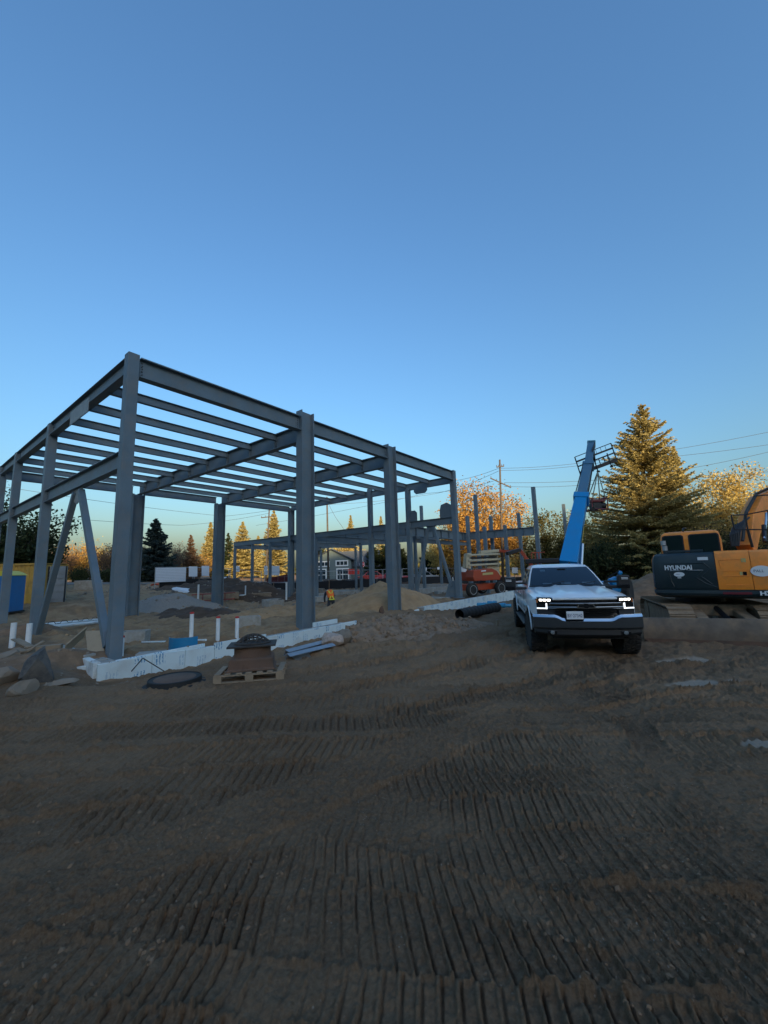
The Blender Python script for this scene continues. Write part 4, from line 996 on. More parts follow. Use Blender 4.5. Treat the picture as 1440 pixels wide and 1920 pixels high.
# front fascia
FX = lambda x: -.90 + .20*abs(x)**2.2 + (.10 if False else 0)
def strip(name, z0, z1, x0, x1, dy, th, m, n=14, **k):
    secs = []
    for j in range(n+1):
        x = x0+(x1-x0)*j/n; y = FX(x)-dy
        secs.append([Vector((x, y, z0)), Vector((x, y, z1)), Vector((x, y+th, z1)), Vector((x, y+th, z0))])
    return MB().loft(secs).obj(name, m, TR, **k)
strip('grille_panel', .76, 1.185, -.90, .90, -.05, .25, M_BLK)
strip('bonnet_lip', 1.178, 1.222, -.60, .60, -.005, .16, M_WPAINT, bevel=.012)
strip('grille_bar', 1.085, 1.125, -.66, .66, .022, .10, M_DCHROME, bevel=.01)
strip('grille_bar', 1.005, 1.052, -.70, .70, .026, .10, M_DCHROME, bevel=.012)
for z in (.86, .895, .93, .965): strip('grille_slat', z, z+.012, -.56, .56, .0, .05, M_GBLK)
strip('grille_slat', 1.14, 1.152, -.6, .6, 0, .05, M_GBLK)
for sx in (-1, 1):
    a, b = (.60, .875) if sx > 0 else (-.875, -.60)
    strip('headlight_housing', 1.10, 1.225, a, b, .0, .2, M_GBLK, n=6, bevel=.01)
    a, b = (.68, .90) if sx > 0 else (-.90, -.68)
    strip('side_intake', .985, 1.11, a, b, -.015, .2, M_GBLK, n=6)
    for x0, x1 in ((.635, .70), (.715, .775), (.79, .845)):
        a, b = (x0, x1) if sx > 0 else (-x1, -x0); strip('headlight', 1.155, 1.198, a, b, .012, .05, M_LAMP, n=2, bevel=.008)
    a, b = (.705, .73) if sx > 0 else (-.73, -.705); strip('daylight_lamp', 1.00, 1.115, a, b, .022, .03, M_DRL, n=2)
    a, b = (.736, .90) if sx > 0 else (-.90, -.736); strip('daylight_lamp', 1.00, 1.022, a, b, .020, .03, M_DRL, n=5)
    a, b = (.865, .90) if sx > 0 else (-.90, -.865); strip('amber_marker', 1.12, 1.20, a, b, -.01, .05, M_AMB, n=2)
    # white fender corner flanking the lamps
    secs = [[Vector((sx*x, y, z)) for x, y, z in ((.90, -.70, z0), (.965, -.56, z0), (.93, -.50, z0), (.86, -.66, z0))] for z0 in (.62, .80, .99, 1.14, 1.17)]
    MB().loft(secs).obj('fender_corner', M_WPAINT, TR, auto=0.7)
    a, b = (.60, .90) if sx > 0 else (-.90, -.60)
    strip('bumper_pocket', .83, .985, a, b, .004, .1, M_BLK, n=5)
# bow tie badge
def bowtie(s, y):
    pts = [(-.155, -.026), (-.045, -.026), (-.038, -.048), (.038, -.048), (.045, -.026), (.155, -.026), (.128, .026), (.045, .026), (.038, .048), (-.038, .048), (-.045, .026), (-.128, .026)]
    return [Vector((x*s+.0, y, 1.066+z*s)) for x, z in pts]
MB().poly(bowtie(1.12, FX(0)-.035), (0, -.010, 0)).obj('badge_frame', M_CHROME, TR)
MB().poly(bowtie(.96, FX(0)-.045), (0, -.008, 0)).obj('badge', M_GBLK, TR)
# chrome bumper with raised corners
secs = []; lip = []
for j in range(31):
    x = -1.0+2*j/30; ax = abs(x); y = -1.0+.05*ax**2+.20*max(0, ax-.62)**1.6*2.2
    zt = .835+.075*float(sst(.42, .60, np.array(ax))); zb = .625
    secs.append([Vector((x, y+.05, zb-.01)), Vector((x, y+.005, zb+.03)), Vector((x, y, zt-.055)), Vector((x, y+.10, zt-.07)), Vector((x, y+.20, zb))])
    lip.append([Vector((x, y-.002, zt-.058)), Vector((x, y+.010, zt-.042)), Vector((x, y+.030, zt-.008)), Vector((x, y+.06, zt)), Vector((x, y+.20, zt-.005)), Vector((x, y+.18, zt-.058))])
MB().loft(secs).obj('bumper', mat('bumper_grey', (.10, .11, .12), .3, .7), TR, auto=0.5)
MB().loft(lip).obj('bumper_lip', M_CHROME, TR, auto=0.5)
secs = []
for j in range(21):
    x = -.97+1.94*j/20; ax = abs(x); y = -.95+.06*ax**2+.40*max(0, ax-.62)**1.6
    zb = .475+.04*float(sst(.55, .9, np.array(ax)))
    secs.append([Vector((x, y+.03, zb)), Vector((x, y, zb+.04)), Vector((x, y+.01, .63)), Vector((x, y+.14, .63)), Vector((x, y+.16, zb))])
MB().loft(secs).obj('valance', M_BLK, TR, auto=0.6)
for sx in (-1, 1):
    secs = []
    MB().box((sx*.66, -.915, .555), (.17, .05, .085)).obj('fog_pocket', M_GBLK, TR, bevel=.012)
    MB().lathe([(0, -.012), (.034, -.006), (.04, .0), (.04, .03)], (sx*.66, -.945, .555), 'y', 16).obj('fog_light', M_FOG, TR, auto=.6)
# licence plate
pc = Vector((-.235, -1.018, .895))
pe = MB().box(pc, (.305, .008, .152)).obj('licence_plate', M_PLW, TR, bevel=.006)
text_obj('plate_text', 'BY\u00b727342', .088, face_matrix(pc+Vector((0, -.006, -.008)), (1, 0, 0), (0, 0, 1)), M_PLB, pe, .001, width=.268)
MB().box(pc+Vector((0, .03, 0)), (.32, .05, .16)).obj('plate_bracket', M_BLK, TR)
# tow mirrors
for sx in (-1, 1):
    x0 = sx*1.30
    MB().loft([[Vector((x0+sx*a*sx, y, z)) for a, z in ((-.13, 1.27), (.14, 1.27), (.15, 1.585), (-.10, 1.60))] for y in (1.06, 1.10, 1.22)]).obj('mirror_head', M_BLK, TR, bevel=.03, bseg=3)
    MB().obox((sx*.90, 1.18, 1.315), (sx*1.20, 1.15, 1.315), .10, .07).obj('mirror_arm', M_BLK, TR, bevel=.015)
    MB().obox((sx*.90, 1.18, 1.44), (sx*1.20, 1.15, 1.44), .06, .05).obj('mirror_arm', M_BLK, TR, bevel=.012)
    for z in (1.50, 1.53): MB().box((x0+sx*.03, 1.052, z), (.14, .01, .012)).obj('marker_strip', M_PAPER, TR)
    for z in (1.33,): MB().box((x0, 1.052, z), (.24, .012, .10)).obj('mirror_seam', M_GBLK, TR, bevel=.01)
# roof fin
MB().loft([[Vector((.38+x*a, 2.35+y*a, 1.885+z)) for x, y in ((-.03, -.09), (.03, -.09), (.02, .09), (-.02, .09))] for a, z in ((1, 0), (.75, .035), (.3, .065))]).obj('roof_fin', M_BLK, TR, smooth=True)
# wheels
def make_wheel(sx, y, steer=0.0, R=.435, W=.31, x=.885):
    w = bpy.data.objects.new('wheel', None); COL.objects.link(w); w.parent = TR; w.location = (sx*x, y, R); w.rotation_euler = (0, 0, steer)
    MB().lathe([(.25, -W*.48), (.30, -W*.5), (.385, -W*.5), (.415, -W*.44), (.425, -W*.3), (.428, 0), (.425, W*.3), (.415, W*.44), (.385, W*.5), (.30, W*.5), (.25, W*.48)], axis='x', n=40).obj('tyre', M_TYRE, w, auto=.6)
    mb = MB(); n = 30
    for k in range(n):
        a = 2*pi*k/n
        for (xo, ww, off, hh) in ((-.115, .085, 0, .018), (-.035, .055, .5, .017), (.035, .055, 0, .017), (.115, .085, .5, .018)):
            aa = a+off*2*pi/n; c = Vector((xo, .432*cos(aa), .432*sin(aa)))
            mb.box(c, (ww, .055, .030), Matrix.Rotation(aa-pi/2+(.25 if xo > 0 else -.25)*0, 3, 'X') @ Matrix.Rotation(.28 if abs(xo) < .1 else -.12, 3, 'Z'))
        for sd in (-1, 1):
            c = Vector((sd*W*.5, .405*cos(a), .405*sin(a))); mb.box(c, (.022, .045, .05), Matrix.Rotation(a-pi/2, 3, 'X'))
    o = mb.obj('tread_lugs', M_TYRE, w); o['kind'] = 'stuff'
    e = sx
    MB().lathe([(.0, e*.02), (.09, e*.03), (.11, e*.02), (.20, e*(-.02)), (.225, e*(.05)), (.245, e*.135), (.268, e*.150), (.268, e*.120), (.25, 0.0)], axis='x', n=36).obj('rim', M_CHROME if y > 1 else M_DCHROME, w, auto=.5)
    return w
for sx in (-1, 1):
    make_wheel(sx, 0.0, radians(3)); make_wheel(sx, 3.75, 0, x=.92)
# underbody
MB().box((0, .5, .52), (1.3, 2.6, .2)).obj('underbody', M_BLK, TR); MB().obox((-.75, 0, .435), (.75, 0, .435), .11, .11).obj('front_axle', M_BLK, TR); MB().obox((-.8, 3.75, .435), (.8, 3.75, .435), .12, .12).obj('rear_axle', M_BLK, TR)
# ------------------------------------------------------------------ excavator
M_EXO = mat('excavator_orange', (0.95, 0.285, 0.032), 0.42, dirt=(0.24, 0.15, 0.07), dscale=1.5, damt=0.45, var=0.06, vscale=1)
M_EXD = mat('counterweight_grey', (0.014, 0.030, 0.036), 0.42, dirt=(0.10, 0.09, 0.075), dscale=1.6, damt=0.22)
M_EXM = mat('muddy_steel', (0.29, 0.20, 0.125), 0.9, var=0.3, vscale=5, bump=0.5, bscale=18)
M_EXB = mat('blade_steel', (0.15, 0.115, 0.085), 0.75, 0.0, var=0.3, vscale=3, dirt=(0.28, 0.19, 0.12), dscale=2.5, damt=0.8)
M_DGLASS = mat('tinted_glass', (0.012, 0.022, 0.022), 0.07)
M_WHT = mat('white_letter', (0.72, 0.74, 0.74), 0.5)
M_REFL = mat('red_reflector', (0.16, 0.012, 0.018), 0.35)
M_STICK = mat('yellow_sticker', (0.50, 0.42, 0.16), 0.6)
M_HYD = mat('hydraulic_rod', (0.6, 0.62, 0.64), 0.18, 1.0)
M_HOSE = mat('rubber_hose', (0.012, 0.012, 0.013), 0.6)
EX = empty('excavator', (8.47, 11.25, gz(8.47, 11.25)), 'orange and dark grey crawler excavator with dozer blade at the right edge', 'excavator')
OUT = [(8.62, 12.6), (7.62, 11.45), (7.18, 10.86), (7.06, 10.62), (7.12, 10.46), (7.47, 10.14), (7.84, 9.84), (8.24, 9.51), (8.62, 9.22), (8.95, 9.04), (9.28, 9.02), (9.55, 9.2), (9.85, 9.7), (10.25, 10.6), (10.75, 11.7)]
def outline_x(px):                       # where the sight line through a pixel column meets the house outline
    d = ray(px, 1080); best = None
    for i, (a, b) in enumerate(zip(OUT, OUT[1:])):
        ex, ey = b[0]-a[0], b[1]-a[1]; den = d.x*ey-d.y*ex
        if abs(den) < 1e-9: continue
        s = (a[0]*ey-a[1]*ex)/den; t = (a[0]*d.y-a[1]*d.x)/den
        u = ((s*d.x-a[0])*ex+(s*d.y-a[1])*ey)/(ex*ex+ey*ey)
        if 0 <= u <= 1 and s > 0 and (best is None or s < best[0]): best = (s, i+u)
    return best[1]
def out_pt(u):
    i = min(int(u), len(OUT)-2); f = u-i; a, b = OUT[i], OUT[i+1]
    return Vector((a[0]+(b[0]-a[0])*f, a[1]+(b[1]-a[1])*f, 0))
def out_n(u):
    d = out_pt(min(u+.35, len(OUT)-1.001))-out_pt(max(u-.35, 0)); return Vector((d.y, -d.x, 0)).normalized()
def shell(name, u0, u1, prof, m, n=14, th=0.12, **k):
    secs = []
    for j in range(n+1):
        u = u0+(u1-u0)*j/n; p, nn = out_pt(u), out_n(u)
        ring = [p+nn*o+Z3*z for o, z in prof]
        ring += [p+nn*(prof[-1][0]-th)+Z3*prof[-1][1], p+nn*(prof[0][0]-th)+Z3*prof[0][1]]
        secs.append(ring)
    return part(MB().loft(secs), name, EX, m, auto=0.5, **k)
u_mid, u_door = outline_x(1344), outline_x(1411)
shell('counterweight', 2.2, u_mid, [(-.03, 1.145), (.0, 1.20), (.0, 1.72), (-.015, 1.90), (-.05, 2.0), (-.14, 2.06)], M_EXD, 20, th=.5)
shell('engine_door', u_mid+.02, u_door-.01, [(-.005, 1.155), (.004, 1.19), (.004, 1.90), (-.03, 2.02), (-.10, 2.075)], M_EXO, 10, th=.4)
shell('side_panel', u_door+.01, 13.9, [(-.005, 1.155), (.004, 1.19), (.004, 1.88), (-.03, 2.02), (-.12, 2.07)], M_EXO, 16, th=.4)
shell('lower_band', 2.2, 13.9, [(-.16, .94), (-.02, 1.0), (.012, 1.06), (.006, 1.14)], M_EXD, 40, th=.3)
shell('left_panel', 0.0, 2.18, [(-.01, .98), (.0, 1.05), (.0, 1.9), (-.06, 2.03)], M_EXO, 6, th=.2)
part(MB().poly([out_pt(u)+Z3*.99-out_n(u)*.2 for u in range(len(OUT))], Z3*.9), 'deck', EX, M_EXD)
shell('red_reflector_strip', outline_x(1351), outline_x(1405), [(.018, 1.045), (.022, 1.05), (.018, 1.10)], M_REFL, 6, th=.02)
# chevrons and seams on the counterweight
def on(px, z, off=.008): u = outline_x(px); return out_pt(u)+out_n(u)*off+Z3*z
def rib(pts, r=.012, m=M_EXD): part(MB().tube([on(px, z, .004) for px, z in pts], r, 6), 'rib', EX, m)
rib([(1250, 1.60), (1295, 1.60), (1320, 1.62), (1304, 1.45), (1322, 1.30), (1340, 1.22)])
rib([(1322, 1.80), (1334, 1.66), (1315, 1.47), (1334, 1.28)]); rib([(1250, 1.80), (1322, 1.80)])
rib([(1256, 1.55), (1258, 1.35), (1262, 1.22)])
for z0, z1, x0, x1 in ((1.86, 1.86, 1352, 1395), (1.60, 1.60, 1355, 1405), (1.47, 1.47, 1357, 1406), (1.26, 1.26, 1359, 1409)): rib([(x0, z0), ((x0+x1)/2, z0), (x1, z1)], .010, M_EXO)
rib([(1352, 1.86), (1354, 1.66)], .010, M_EXO); rib([(1395, 1.86), (1401, 1.75)], .010, M_EXO)
def place_text(name, txt, size, px, z, m, off=.012, width=None, bold=0.0):
    u = outline_x(px); nn = out_n(u); p = out_pt(u)+nn*off+Z3*z; xd = Vector((-nn.y, nn.x, 0))
    return text_obj(name, txt, size, face_matrix(p, xd, Z3), m, EX, .003, bold, world=True, width=width)
place_text('brand_lettering', 'HYUNDAI', .155, 1273.5, 1.69, M_WHT, .014, .56, .006)
place_text('model_lettering', 'HX1', .125, 1436, 1.075, M_WHT, .03, .28, .006)
def oval(px, z, a, b, txt, ts):
    u = outline_x(px); nn = out_n(u); xd = Vector((-nn.y, nn.x, 0)); c = out_pt(u)+nn*.012+Z3*z
    o = part(MB().poly([c+xd*(a*cos(2*pi*k/28))+Z3*(b*sin(2*pi*k/28)) for k in range(28)], nn*.006), 'oval_sign', EX, M_WHT)
    text_obj('sign_text', txt, ts, face_matrix(c+nn*.0085-xd*a*.25, xd, Z3), mat('sign_blue', (.03, .06, .12), .6), o, .001)
oval(1274, 1.525, .11, .058, 'PALL', .04); oval(1429, 1.58, .19, .125, 'PALL', .085)
def label_quad(name, px0, px1, z0, z1, m): part(MB().poly([on(px0, z0), on(px1, z0), on(px1, z1), on(px0, z1)], out_n(outline_x(px0))*.004), name, EX, m)
label_quad('white_sticker', 1312, 1332, 1.865, 1.94, M_WHT); label_quad('warning_sticker', 1394, 1403, 1.79, 1.88, M_STICK); label_quad('warning_sticker', 1388, 1393, 1.49, 1.57, M_STICK)
label_quad('latch_recess', 1394, 1401, 1.49, 1.57, M_GBLK); label_quad('white_sticker', 1270, 1277, 1.43, 1.45, M_WHT)
rib([(1258, 1.625), (1320, 1.625)], .004, M_WHT)
# cab
def cabpt(px, py, Y): return P(px, py, Y)
CX = Vector((.76, -.65, 0)); CY = Vector((.65, .76, 0)); C0 = Vector((7.36, 10.72, 0))
def CB(x, y, z): return C0+CX*x+CY*y+Z3*z
secs = []
for z, i0, tp in ((1.9, 0, 0), (2.42, .0, .0), (2.56, .03, .03), (2.61, .08, .08), (2.63, .2, .2)):
    secs.append([CB(.02+i0, .05+i0, z), CB(1.28-i0, .05+i0, z), CB(1.28-i0, 1.75-i0, z), CB(.02+i0, 1.75-i0, z)])
part(MB().loft(secs), 'cab_shell', EX, M_EXO, bevel=.05, bseg=3)
def cwin(name, pts, off, m=M_DGLASS): part(MB().poly(pts, off), name, EX, m, bevel=.0)
def rrect(f, x0, x1, z0, z1, r=.06):
    pts = []
    for cx, cz, a0 in ((x1-r, z1-r, 0), (x0+r, z1-r, 90), (x0+r, z0+r, 180), (x1-r, z0+r, 270)):
        for k in range(5): a = radians(a0+k*22.5); pts.append(f(cx+r*cos(a), cz+r*sin(a)))
    return pts
for nm, a, b in (('rear_window', .10, .50), ('rear_window', .66, 1.22)):
    cwin('window_seal', rrect(lambda x, z: CB(x, .05, z), a-.03, b+.03, 2.00, 2.535), -CY*.004, M_BLK)
    cwin(nm, rrect(lambda x, z: CB(x, .046, z), a, b, 2.03, 2.51), -CY*.006)
cwin('side_window', rrect(lambda y, z: CB(.02, y, z), .2, 1.6, 2.0, 2.52), -CX*.006)
for k, (x, z) in enumerate(((.1, 2.34), (.12, 2.2))): part(MB().tube([CB(x, -.06, z-.06), CB(x, -.06, z+.06)], .06, 12), 'pre_cleaner', EX, M_GALV)
part(MB().tube([CB(.12, -.06, 2.0), CB(.12, -.06, 2.28)], .05, 12), 'exhaust_stack', EX, M_BLK)
part(MB().tube([CB(.55, .02, 2.62), CB(.55, .1, 2.70), CB(.62, .15, 2.70)], .02, 6), 'work_light', EX, M_BLK)
part(MB().poly([CB(.1, -.18, 2.075), CB(.9, -.18, 2.075), CB(.9, .03, 2.11), CB(.1, .03, 2.11)], Z3*.03), 'engine_hood', EX, M_EXD)
part(MB().tube([CB(-.04, .0, 1.5), CB(-.06, .02, 1.9), CB(.0, .1, 2.1)], .018, 6), 'hand_rail', EX, M_STICK)
# boom, hoses, guard frame
def bsec(p, w, h, d): 
    d = d.normalized(); sd = d.cross(Z3).normalized(); u = sd.cross(d); return [p+sd*(a*w/2)+u*(b*h/2) for a, b in ((-1,-1),(1,-1),(1,1),(-1,1))]
bp = [P(1398, 1032, 10.9), P(1405, 985, 11.3), P(1424, 950, 11.9), P(1462, 930, 12.7), P(1540, 920, 13.8), P(1680, 930, 15.6)]
bh = [.42, .62, .66, .62, .52, .42]
part(MB().loft([bsec(p, .34, bh[i], (bp[min(i+1, 5)]-bp[max(i-1, 0)])) for i, p in enumerate(bp)]), 'boom', EX, M_EXO, auto=.5, bevel=.015)
part(MB().loft([bsec(p, .26, .34, Vector((.3, .3, -1))) for p in (bp[-1]+Vector((-.1, -.1, .5)), bp[-1]+Vector((.5, .5, -1.2)), bp[-1]+Vector((.9, .9, -2.6)))]), 'arm', EX, M_EXO, bevel=.015)
for k in range(5):
    o = Vector((-.10+.05*k, -.08+.04*k, 0)); part(MB().tube([p+Z3*(h*.5+.05)+o+Vector((-.12, -.1, 0)) for p, h in zip(bp[:5], bh)], .022, 6), 'hose', EX, M_HOSE)
for k in range(6):
    a = P(1372+2.5*k, 1024, 10.6); b = P(1380+5*k, 985-3*k, 10.9); part(MB().tube([a, a.lerp(b, .4)+Vector((-.12, -.05, .06)), b.lerp(a, .2)+Vector((-.05, 0, .05)), b], .024, 6), 'hose', EX, M_HOSE)
part(MB().tube([P(1434, 1016, 10.6), P(1432, 985, 10.8)], .05, 10), 'cylinder_barrel', EX, M_BLK); part(MB().tube([P(1433, 1010, 10.62), P(1437, 962, 11.0)], .032, 10), 'cylinder_rod', EX, M_HYD)
fr_ = [P(1371, 966, 10.4), P(1397, 965, 10.3), P(1440, 957, 10.0), P(1480, 950, 9.8)]; fl_ = [P(1377, 993, 10.4), P(1402, 993, 10.3), P(1442, 993, 10.0), P(1480, 993, 9.8)]
part(MB().tube(fr_, .018, 6), 'guard_rail', EX, M_BLK); part(MB().tube(fl_, .018, 6), 'guard_rail', EX, M_BLK)
for a, b in zip(fr_[:3], fl_[:3]): part(MB().tube([a, b], .018, 6), 'guard_post', EX, M_BLK)
part(MB().tube([P(1402, 993, 10.3), P(1411, 1026, 10.3)], .03, 6), 'guard_post', EX, M_BLK)
part(MB().tube([P(1406, 955, 11.6), P(1414, 930, 11.6), P(1440, 928, 11.4), P(1465, 926, 11.2)], .022, 6), 'guard_rail', EX, M_BLK)
# undercarriage
UX = Vector((cos(radians(22)), -sin(radians(22)), 0)); UY = Vector((sin(radians(22)), cos(radians(22)), 0))
def track(c, L=3.5, R=.36, W=.52):
    z0 = gz(8, 10)-.02
    def pathp(s):                        # oval belt path, returns (forward, z, angle)
        st = L-2*R; per = 2*st+2*pi*R; s = s % per
        if s < st: return (R+s, 0, 0)
        if s < st+pi*R: a = (s-st)/R; return (R+st+R*sin(a), R-R*cos(a), a)
        if s < 2*st+pi*R: q = s-st-pi*R; return (R+st-q, 2*R, pi)
        a = (s-2*st-pi*R)/R; return (R-R*sin(a), R+R*cos(a), pi+a)
    st = L-2*R; per = 2*st+2*pi*R; n = 46
    t = bpy.data.objects.new('track', None); COL.objects.link(t); t.parent = EX; t.matrix_parent_inverse = Matrix.LocRotScale(EX.location, EX.rotation_euler, None).inverted()
    belt = MB(); ring = []
    proto = None
    for k in range(n):
        f, z, a = pathp(k*per/n); pos = c+UY*f+Z3*(z0+z+.03)
        d = UY*cos(a)+Z3*sin(a); nn = -(Z3*cos(a)-UY*sin(a))
        M = Matrix(((UX.x, d.x, nn.x, pos.x), (UX.y, d.y, nn.y, pos.y), (UX.z, d.z, nn.z, pos.z), (0, 0, 0, 1)))
        if proto is None:
            proto = MB().box((0, 0, 0), (W, per/n*.93, .028)).box((0, -.045, .030), (W*.98, .022, .034)).obj('track_shoe', M_EXM, t); proto.matrix_basis = M
        else: share(proto, 'track_shoe', t, M)
    MB().obox(c+UY*.3+Z3*(z0+R), c+UY*(L-.3)+Z3*(z0+R), W*.55, 2*R-.16).obj('track_frame', M_EXM, t)
    for f in (R, L-R): MB().tube([c+UY*f+Z3*(z0+R)-UX*W*.32, c+UY*f+Z3*(z0+R)+UX*W*.32], R-.05, 20).obj('sprocket', M_EXM, t)
tl_, tr_ = Vector((7.18, 9.95, 0)), Vector((8.78, 9.28, 0))
track(tl_); track(tr_)
cen = (tl_+tr_)/2; z0 = gz(8, 10)
part(MB().obox(cen+UY*.6+Z3*(z0+.62), cen+UY*2.9+Z3*(z0+.62), 1.2, .28), 'car_body', EX, M_EXM, bevel=.03)
part(MB().tube([cen+UY*1.75+Z3*(z0+.7), cen+UY*1.75+Z3*1.0], .55, 24), 'slew_ring', EX, M_BLK)
for sx in (-.42, .42): part(MB().obox(cen+UX*sx+UY*.75+Z3*(z0+.60), cen+UX*sx*1.15+UY*(-.42)+Z3*(z0+.30), .24, .16), 'blade_arm', EX, M_EXM, bevel=.02)
part(MB().tube([cen+UY*.7+Z3*(z0+.7), cen+UY*(-.35)+Z3*(z0+.38)], .06, 10), 'blade_cylinder', EX, M_BLK)
bl0, bl1 = Vector((6.08, 9.80, 0)), Vector((8.85, 8.70, 0)); bn = Vector((-(bl1-bl0).y, (bl1-bl0).x, 0)).normalized()
secs = []
for j in range(9):
    p = bl0.lerp(bl1, j/8); secs.append([p+bn*o+Z3*(z0+z) for o, z in ((.05, -.03), (-.02, .02), (-.06, .2), (-.05, .38), (.02, .54), (.06, .55), (.06, .5), (-.005, .36), (-.015, .2), (.03, .03))])
part(MB().loft(secs), 'dozer_blade', EX, M_EXB, auto=.5)
part(MB().obox(bl0.lerp(bl1, .01)+Z3*(z0+.02)-bn*.05, bl0.lerp(bl1, .99)+Z3*(z0+.02)-bn*.05, .02, .12), 'cutting_edge', EX, M_RUST)

# ------------------------------------------------------------------ blue telehandler holding a load
M_TB = mat('telehandler_blue', (0.004, 0.24, 0.54), 0.38, dirt=(0.12, 0.15, 0.17), dscale=1.5, damt=0.18)
M_TB2 = mat('boom_inner_blue', (0.06, 0.17, 0.27), 0.45, dirt=(0.18, 0.2, 0.2), dscale=2, damt=0.3)
M_SIGNY = mat('rental_yellow', (0.50, 0.38, 0.05), 0.5)
tb = P(1069, 1056, 15.4); TH = empty('telehandler', (tb.x, tb.y, gz(tb.x, tb.y)), 'blue telehandler with its boom raised behind the pickup', 'telehandler')
k0, k1, k2, k3 = P(1066, 1062, 15.2), P(1090, 936, 17.2), P(1103, 874, 18.3), P(1109, 832, 19.2)
bd = (k3-k0).normalized(); bs_ = Vector((cos(radians(-24)), sin(radians(-24)), 0)); bs_ = (bs_-bd*bs_.dot(bd)).normalized(); bu_ = bs_.cross(bd)
def bx(p0, p1, w0, h0, w1, h1, name, m):
    secs = [[p+bs_*(a*w/2)+bu_*(b*h/2) for a, b in ((-1,-1),(1,-1),(1,1),(-1,1))] for p, w, h in ((p0, w0, h0), (p1, w1, h1))]
    return part(MB().loft(secs), name, TH, m, bevel=.015)
bo = bx(k0, k1, .62, .60, .46, .52, 'boom_base', M_TB)
bx(k1-bd*.15, k1+bd*.16, .60, .60, .60, .60, 'boom_collar', M_TB)
bx(k1, k2, .40, .44, .38, .42, 'boom_section', M_TB2); bx(k2-bd*.1, k2+bd*.10, .48, .50, .48, .50, 'boom_collar', M_TB2)
bx(k2, k3, .33, .37, .33, .36, 'boom_tip', M_TB2); bx(k3-bd*.12, k3+bd*.02, .36, .40, .36, .40, 'boom_tip_cap', mat('boom_cap', (.05, .16, .2), .5))
for o in (-.26, .26): part(MB().tube([k1+bs_*o+bu_*.16, k2+bs_*o*.8+bu_*.14], .025, 6), 'extension_hose', TH, M_HOSE)
part(MB().poly([k0+bd*.05-bu_*.31+bs_*a+bd*b for a, b in ((-.22, .0), (.22, .0), (.19, .18), (-.19, .18))], -bu_*.008), 'rental_sign', TH, M_SIGNY)
text_obj('rental_text', 'Hertz', .15, face_matrix(k0+bd*.14-bu_*.322, bs_, bd), M_BLK, TH, .001, .003, world=True)
part(MB().tube([k0+bs_*.36+Z3*-.5, k0+bd*1.2+bs_*.34], .06, 10), 'lift_cylinder', TH, M_HYD)
part(MB().poly([k0+bd*1.2+bs_*.325-bu_*.1, k0+bd*2.2+bs_*.295-bu_*.1, k0+bd*2.2+bs_*.295+bu_*.12, k0+bd*1.2+bs_*.325+bu_*.12], bs_*.006), 'side_decal', TH, M_SIGNY)
# chassis, cab and wheels (mostly hidden behind the pickup)
hd = Vector((bd.x, bd.y, 0)).normalized(); hs = Vector((hd.y, -hd.x, 0)); c = Vector((tb.x, tb.y, gz(tb.x, tb.y)))
def tp(a, b, z): return c+hd*a+hs*b+Z3*z
part(MB().obox(tp(-.3, 0, .75), tp(4.6, 0, .75), 1.2, .55), 'chassis', TH, M_TB, bevel=.04)
part(MB().loft([[tp(a, b, z) for a, b in ((1.2+i, -1.15+i), (2.7-i, -1.15+i), (2.7-i, -.4-i), (1.2+i, -.4-i))] for z, i in ((.9, 0), (1.5, 0), (1.75, .1), (1.8, .14))]), 'cab', TH, M_TB, bevel=.03)
part(MB().obox(tp(.8, .75, .85), tp(3.4, .75, .85), .4, .5), 'engine_cover', TH, M_TB, bevel=.08)
for a in (.3, 4.0):
    for b in (-1.0, 1.0):
        w = MB().lathe([(.25, -.2), (.5, -.2), (.58, -.12), (.58, .12), (.5, .2), (.25, .2)], tp(a, b, .58), n=24, M=Matrix(((hd.x, 0, hs.x), (hd.y, 0, hs.y), (0, 1, 0)))).obj('wheel', M_TYRE, TH, world=True, auto=.6)
        MB().lathe([(0, -.1), (.27, -.15), (.28, .15), (0, .1)], tp(a, b, .58), n=16, M=Matrix(((hd.x, 0, hs.x), (hd.y, 0, hs.y), (0, 1, 0)))).obj('rim', M_TB, w)
part(MB().obox(P(1144, 1092, 15.5), P(1157, 1086, 15.5), .22, .25), 'rear_light_bracket', TH, M_TB, bevel=.03)
part(MB().tube([P(1138, 1084, 15.4), P(1160, 1071, 15.2)], .02, 6), 'mirror_stay', TH, M_BLK); part(MB().lathe([(0, -.05), (.07, -.03), (.08, .03), (0, .05)], P(1163, 1074, 15.2), 'y', 12), 'round_mirror', TH, M_TB, auto=.6)
part(MB().obox(P(985, 1053, 15.8), P(1048, 1051, 15.4), .5, .18), 'counter_frame', TH, M_BLK, bevel=.03)
# fork carriage at the head: frame seen against the sky
fx = Vector((.93, -.28, .30)).normalized(); fu = Vector((-.16, .1, 1)).normalized(); hc_ = P(1118, 874, 18.6)
FC = lambda a, b: hc_+fx*a+fu*b
L_, R_ = -.78, .92
for b, th in ((-.06, .17), (.30, .06), (.55, .08), (.80, .03)): part(MB().obox(FC(L_, b), FC(R_-.1*(b > .9), b), .05, th), 'carriage_rail', TH, M_BLK)
for a in (L_, R_): part(MB().obox(FC(a, -.12), FC(a, .80), .05, .05), 'carriage_end', TH, M_BLK)
for a in (-.1, .2, .42, .6): part(MB().obox(FC(a, -.06), FC(a, .30), .05, .04), 'carriage_bar', TH, M_BLK)
for a in (.0, .62): 
    part(MB().obox(FC(a, -.25), FC(a, .40), .10, .05), 'fork_shank', TH, M_BLK); q = FC(a, -.25); part(MB().obox(q, q+Vector((.35, .55, .08)), .12, .045), 'fork_tine', TH, M_BLK)
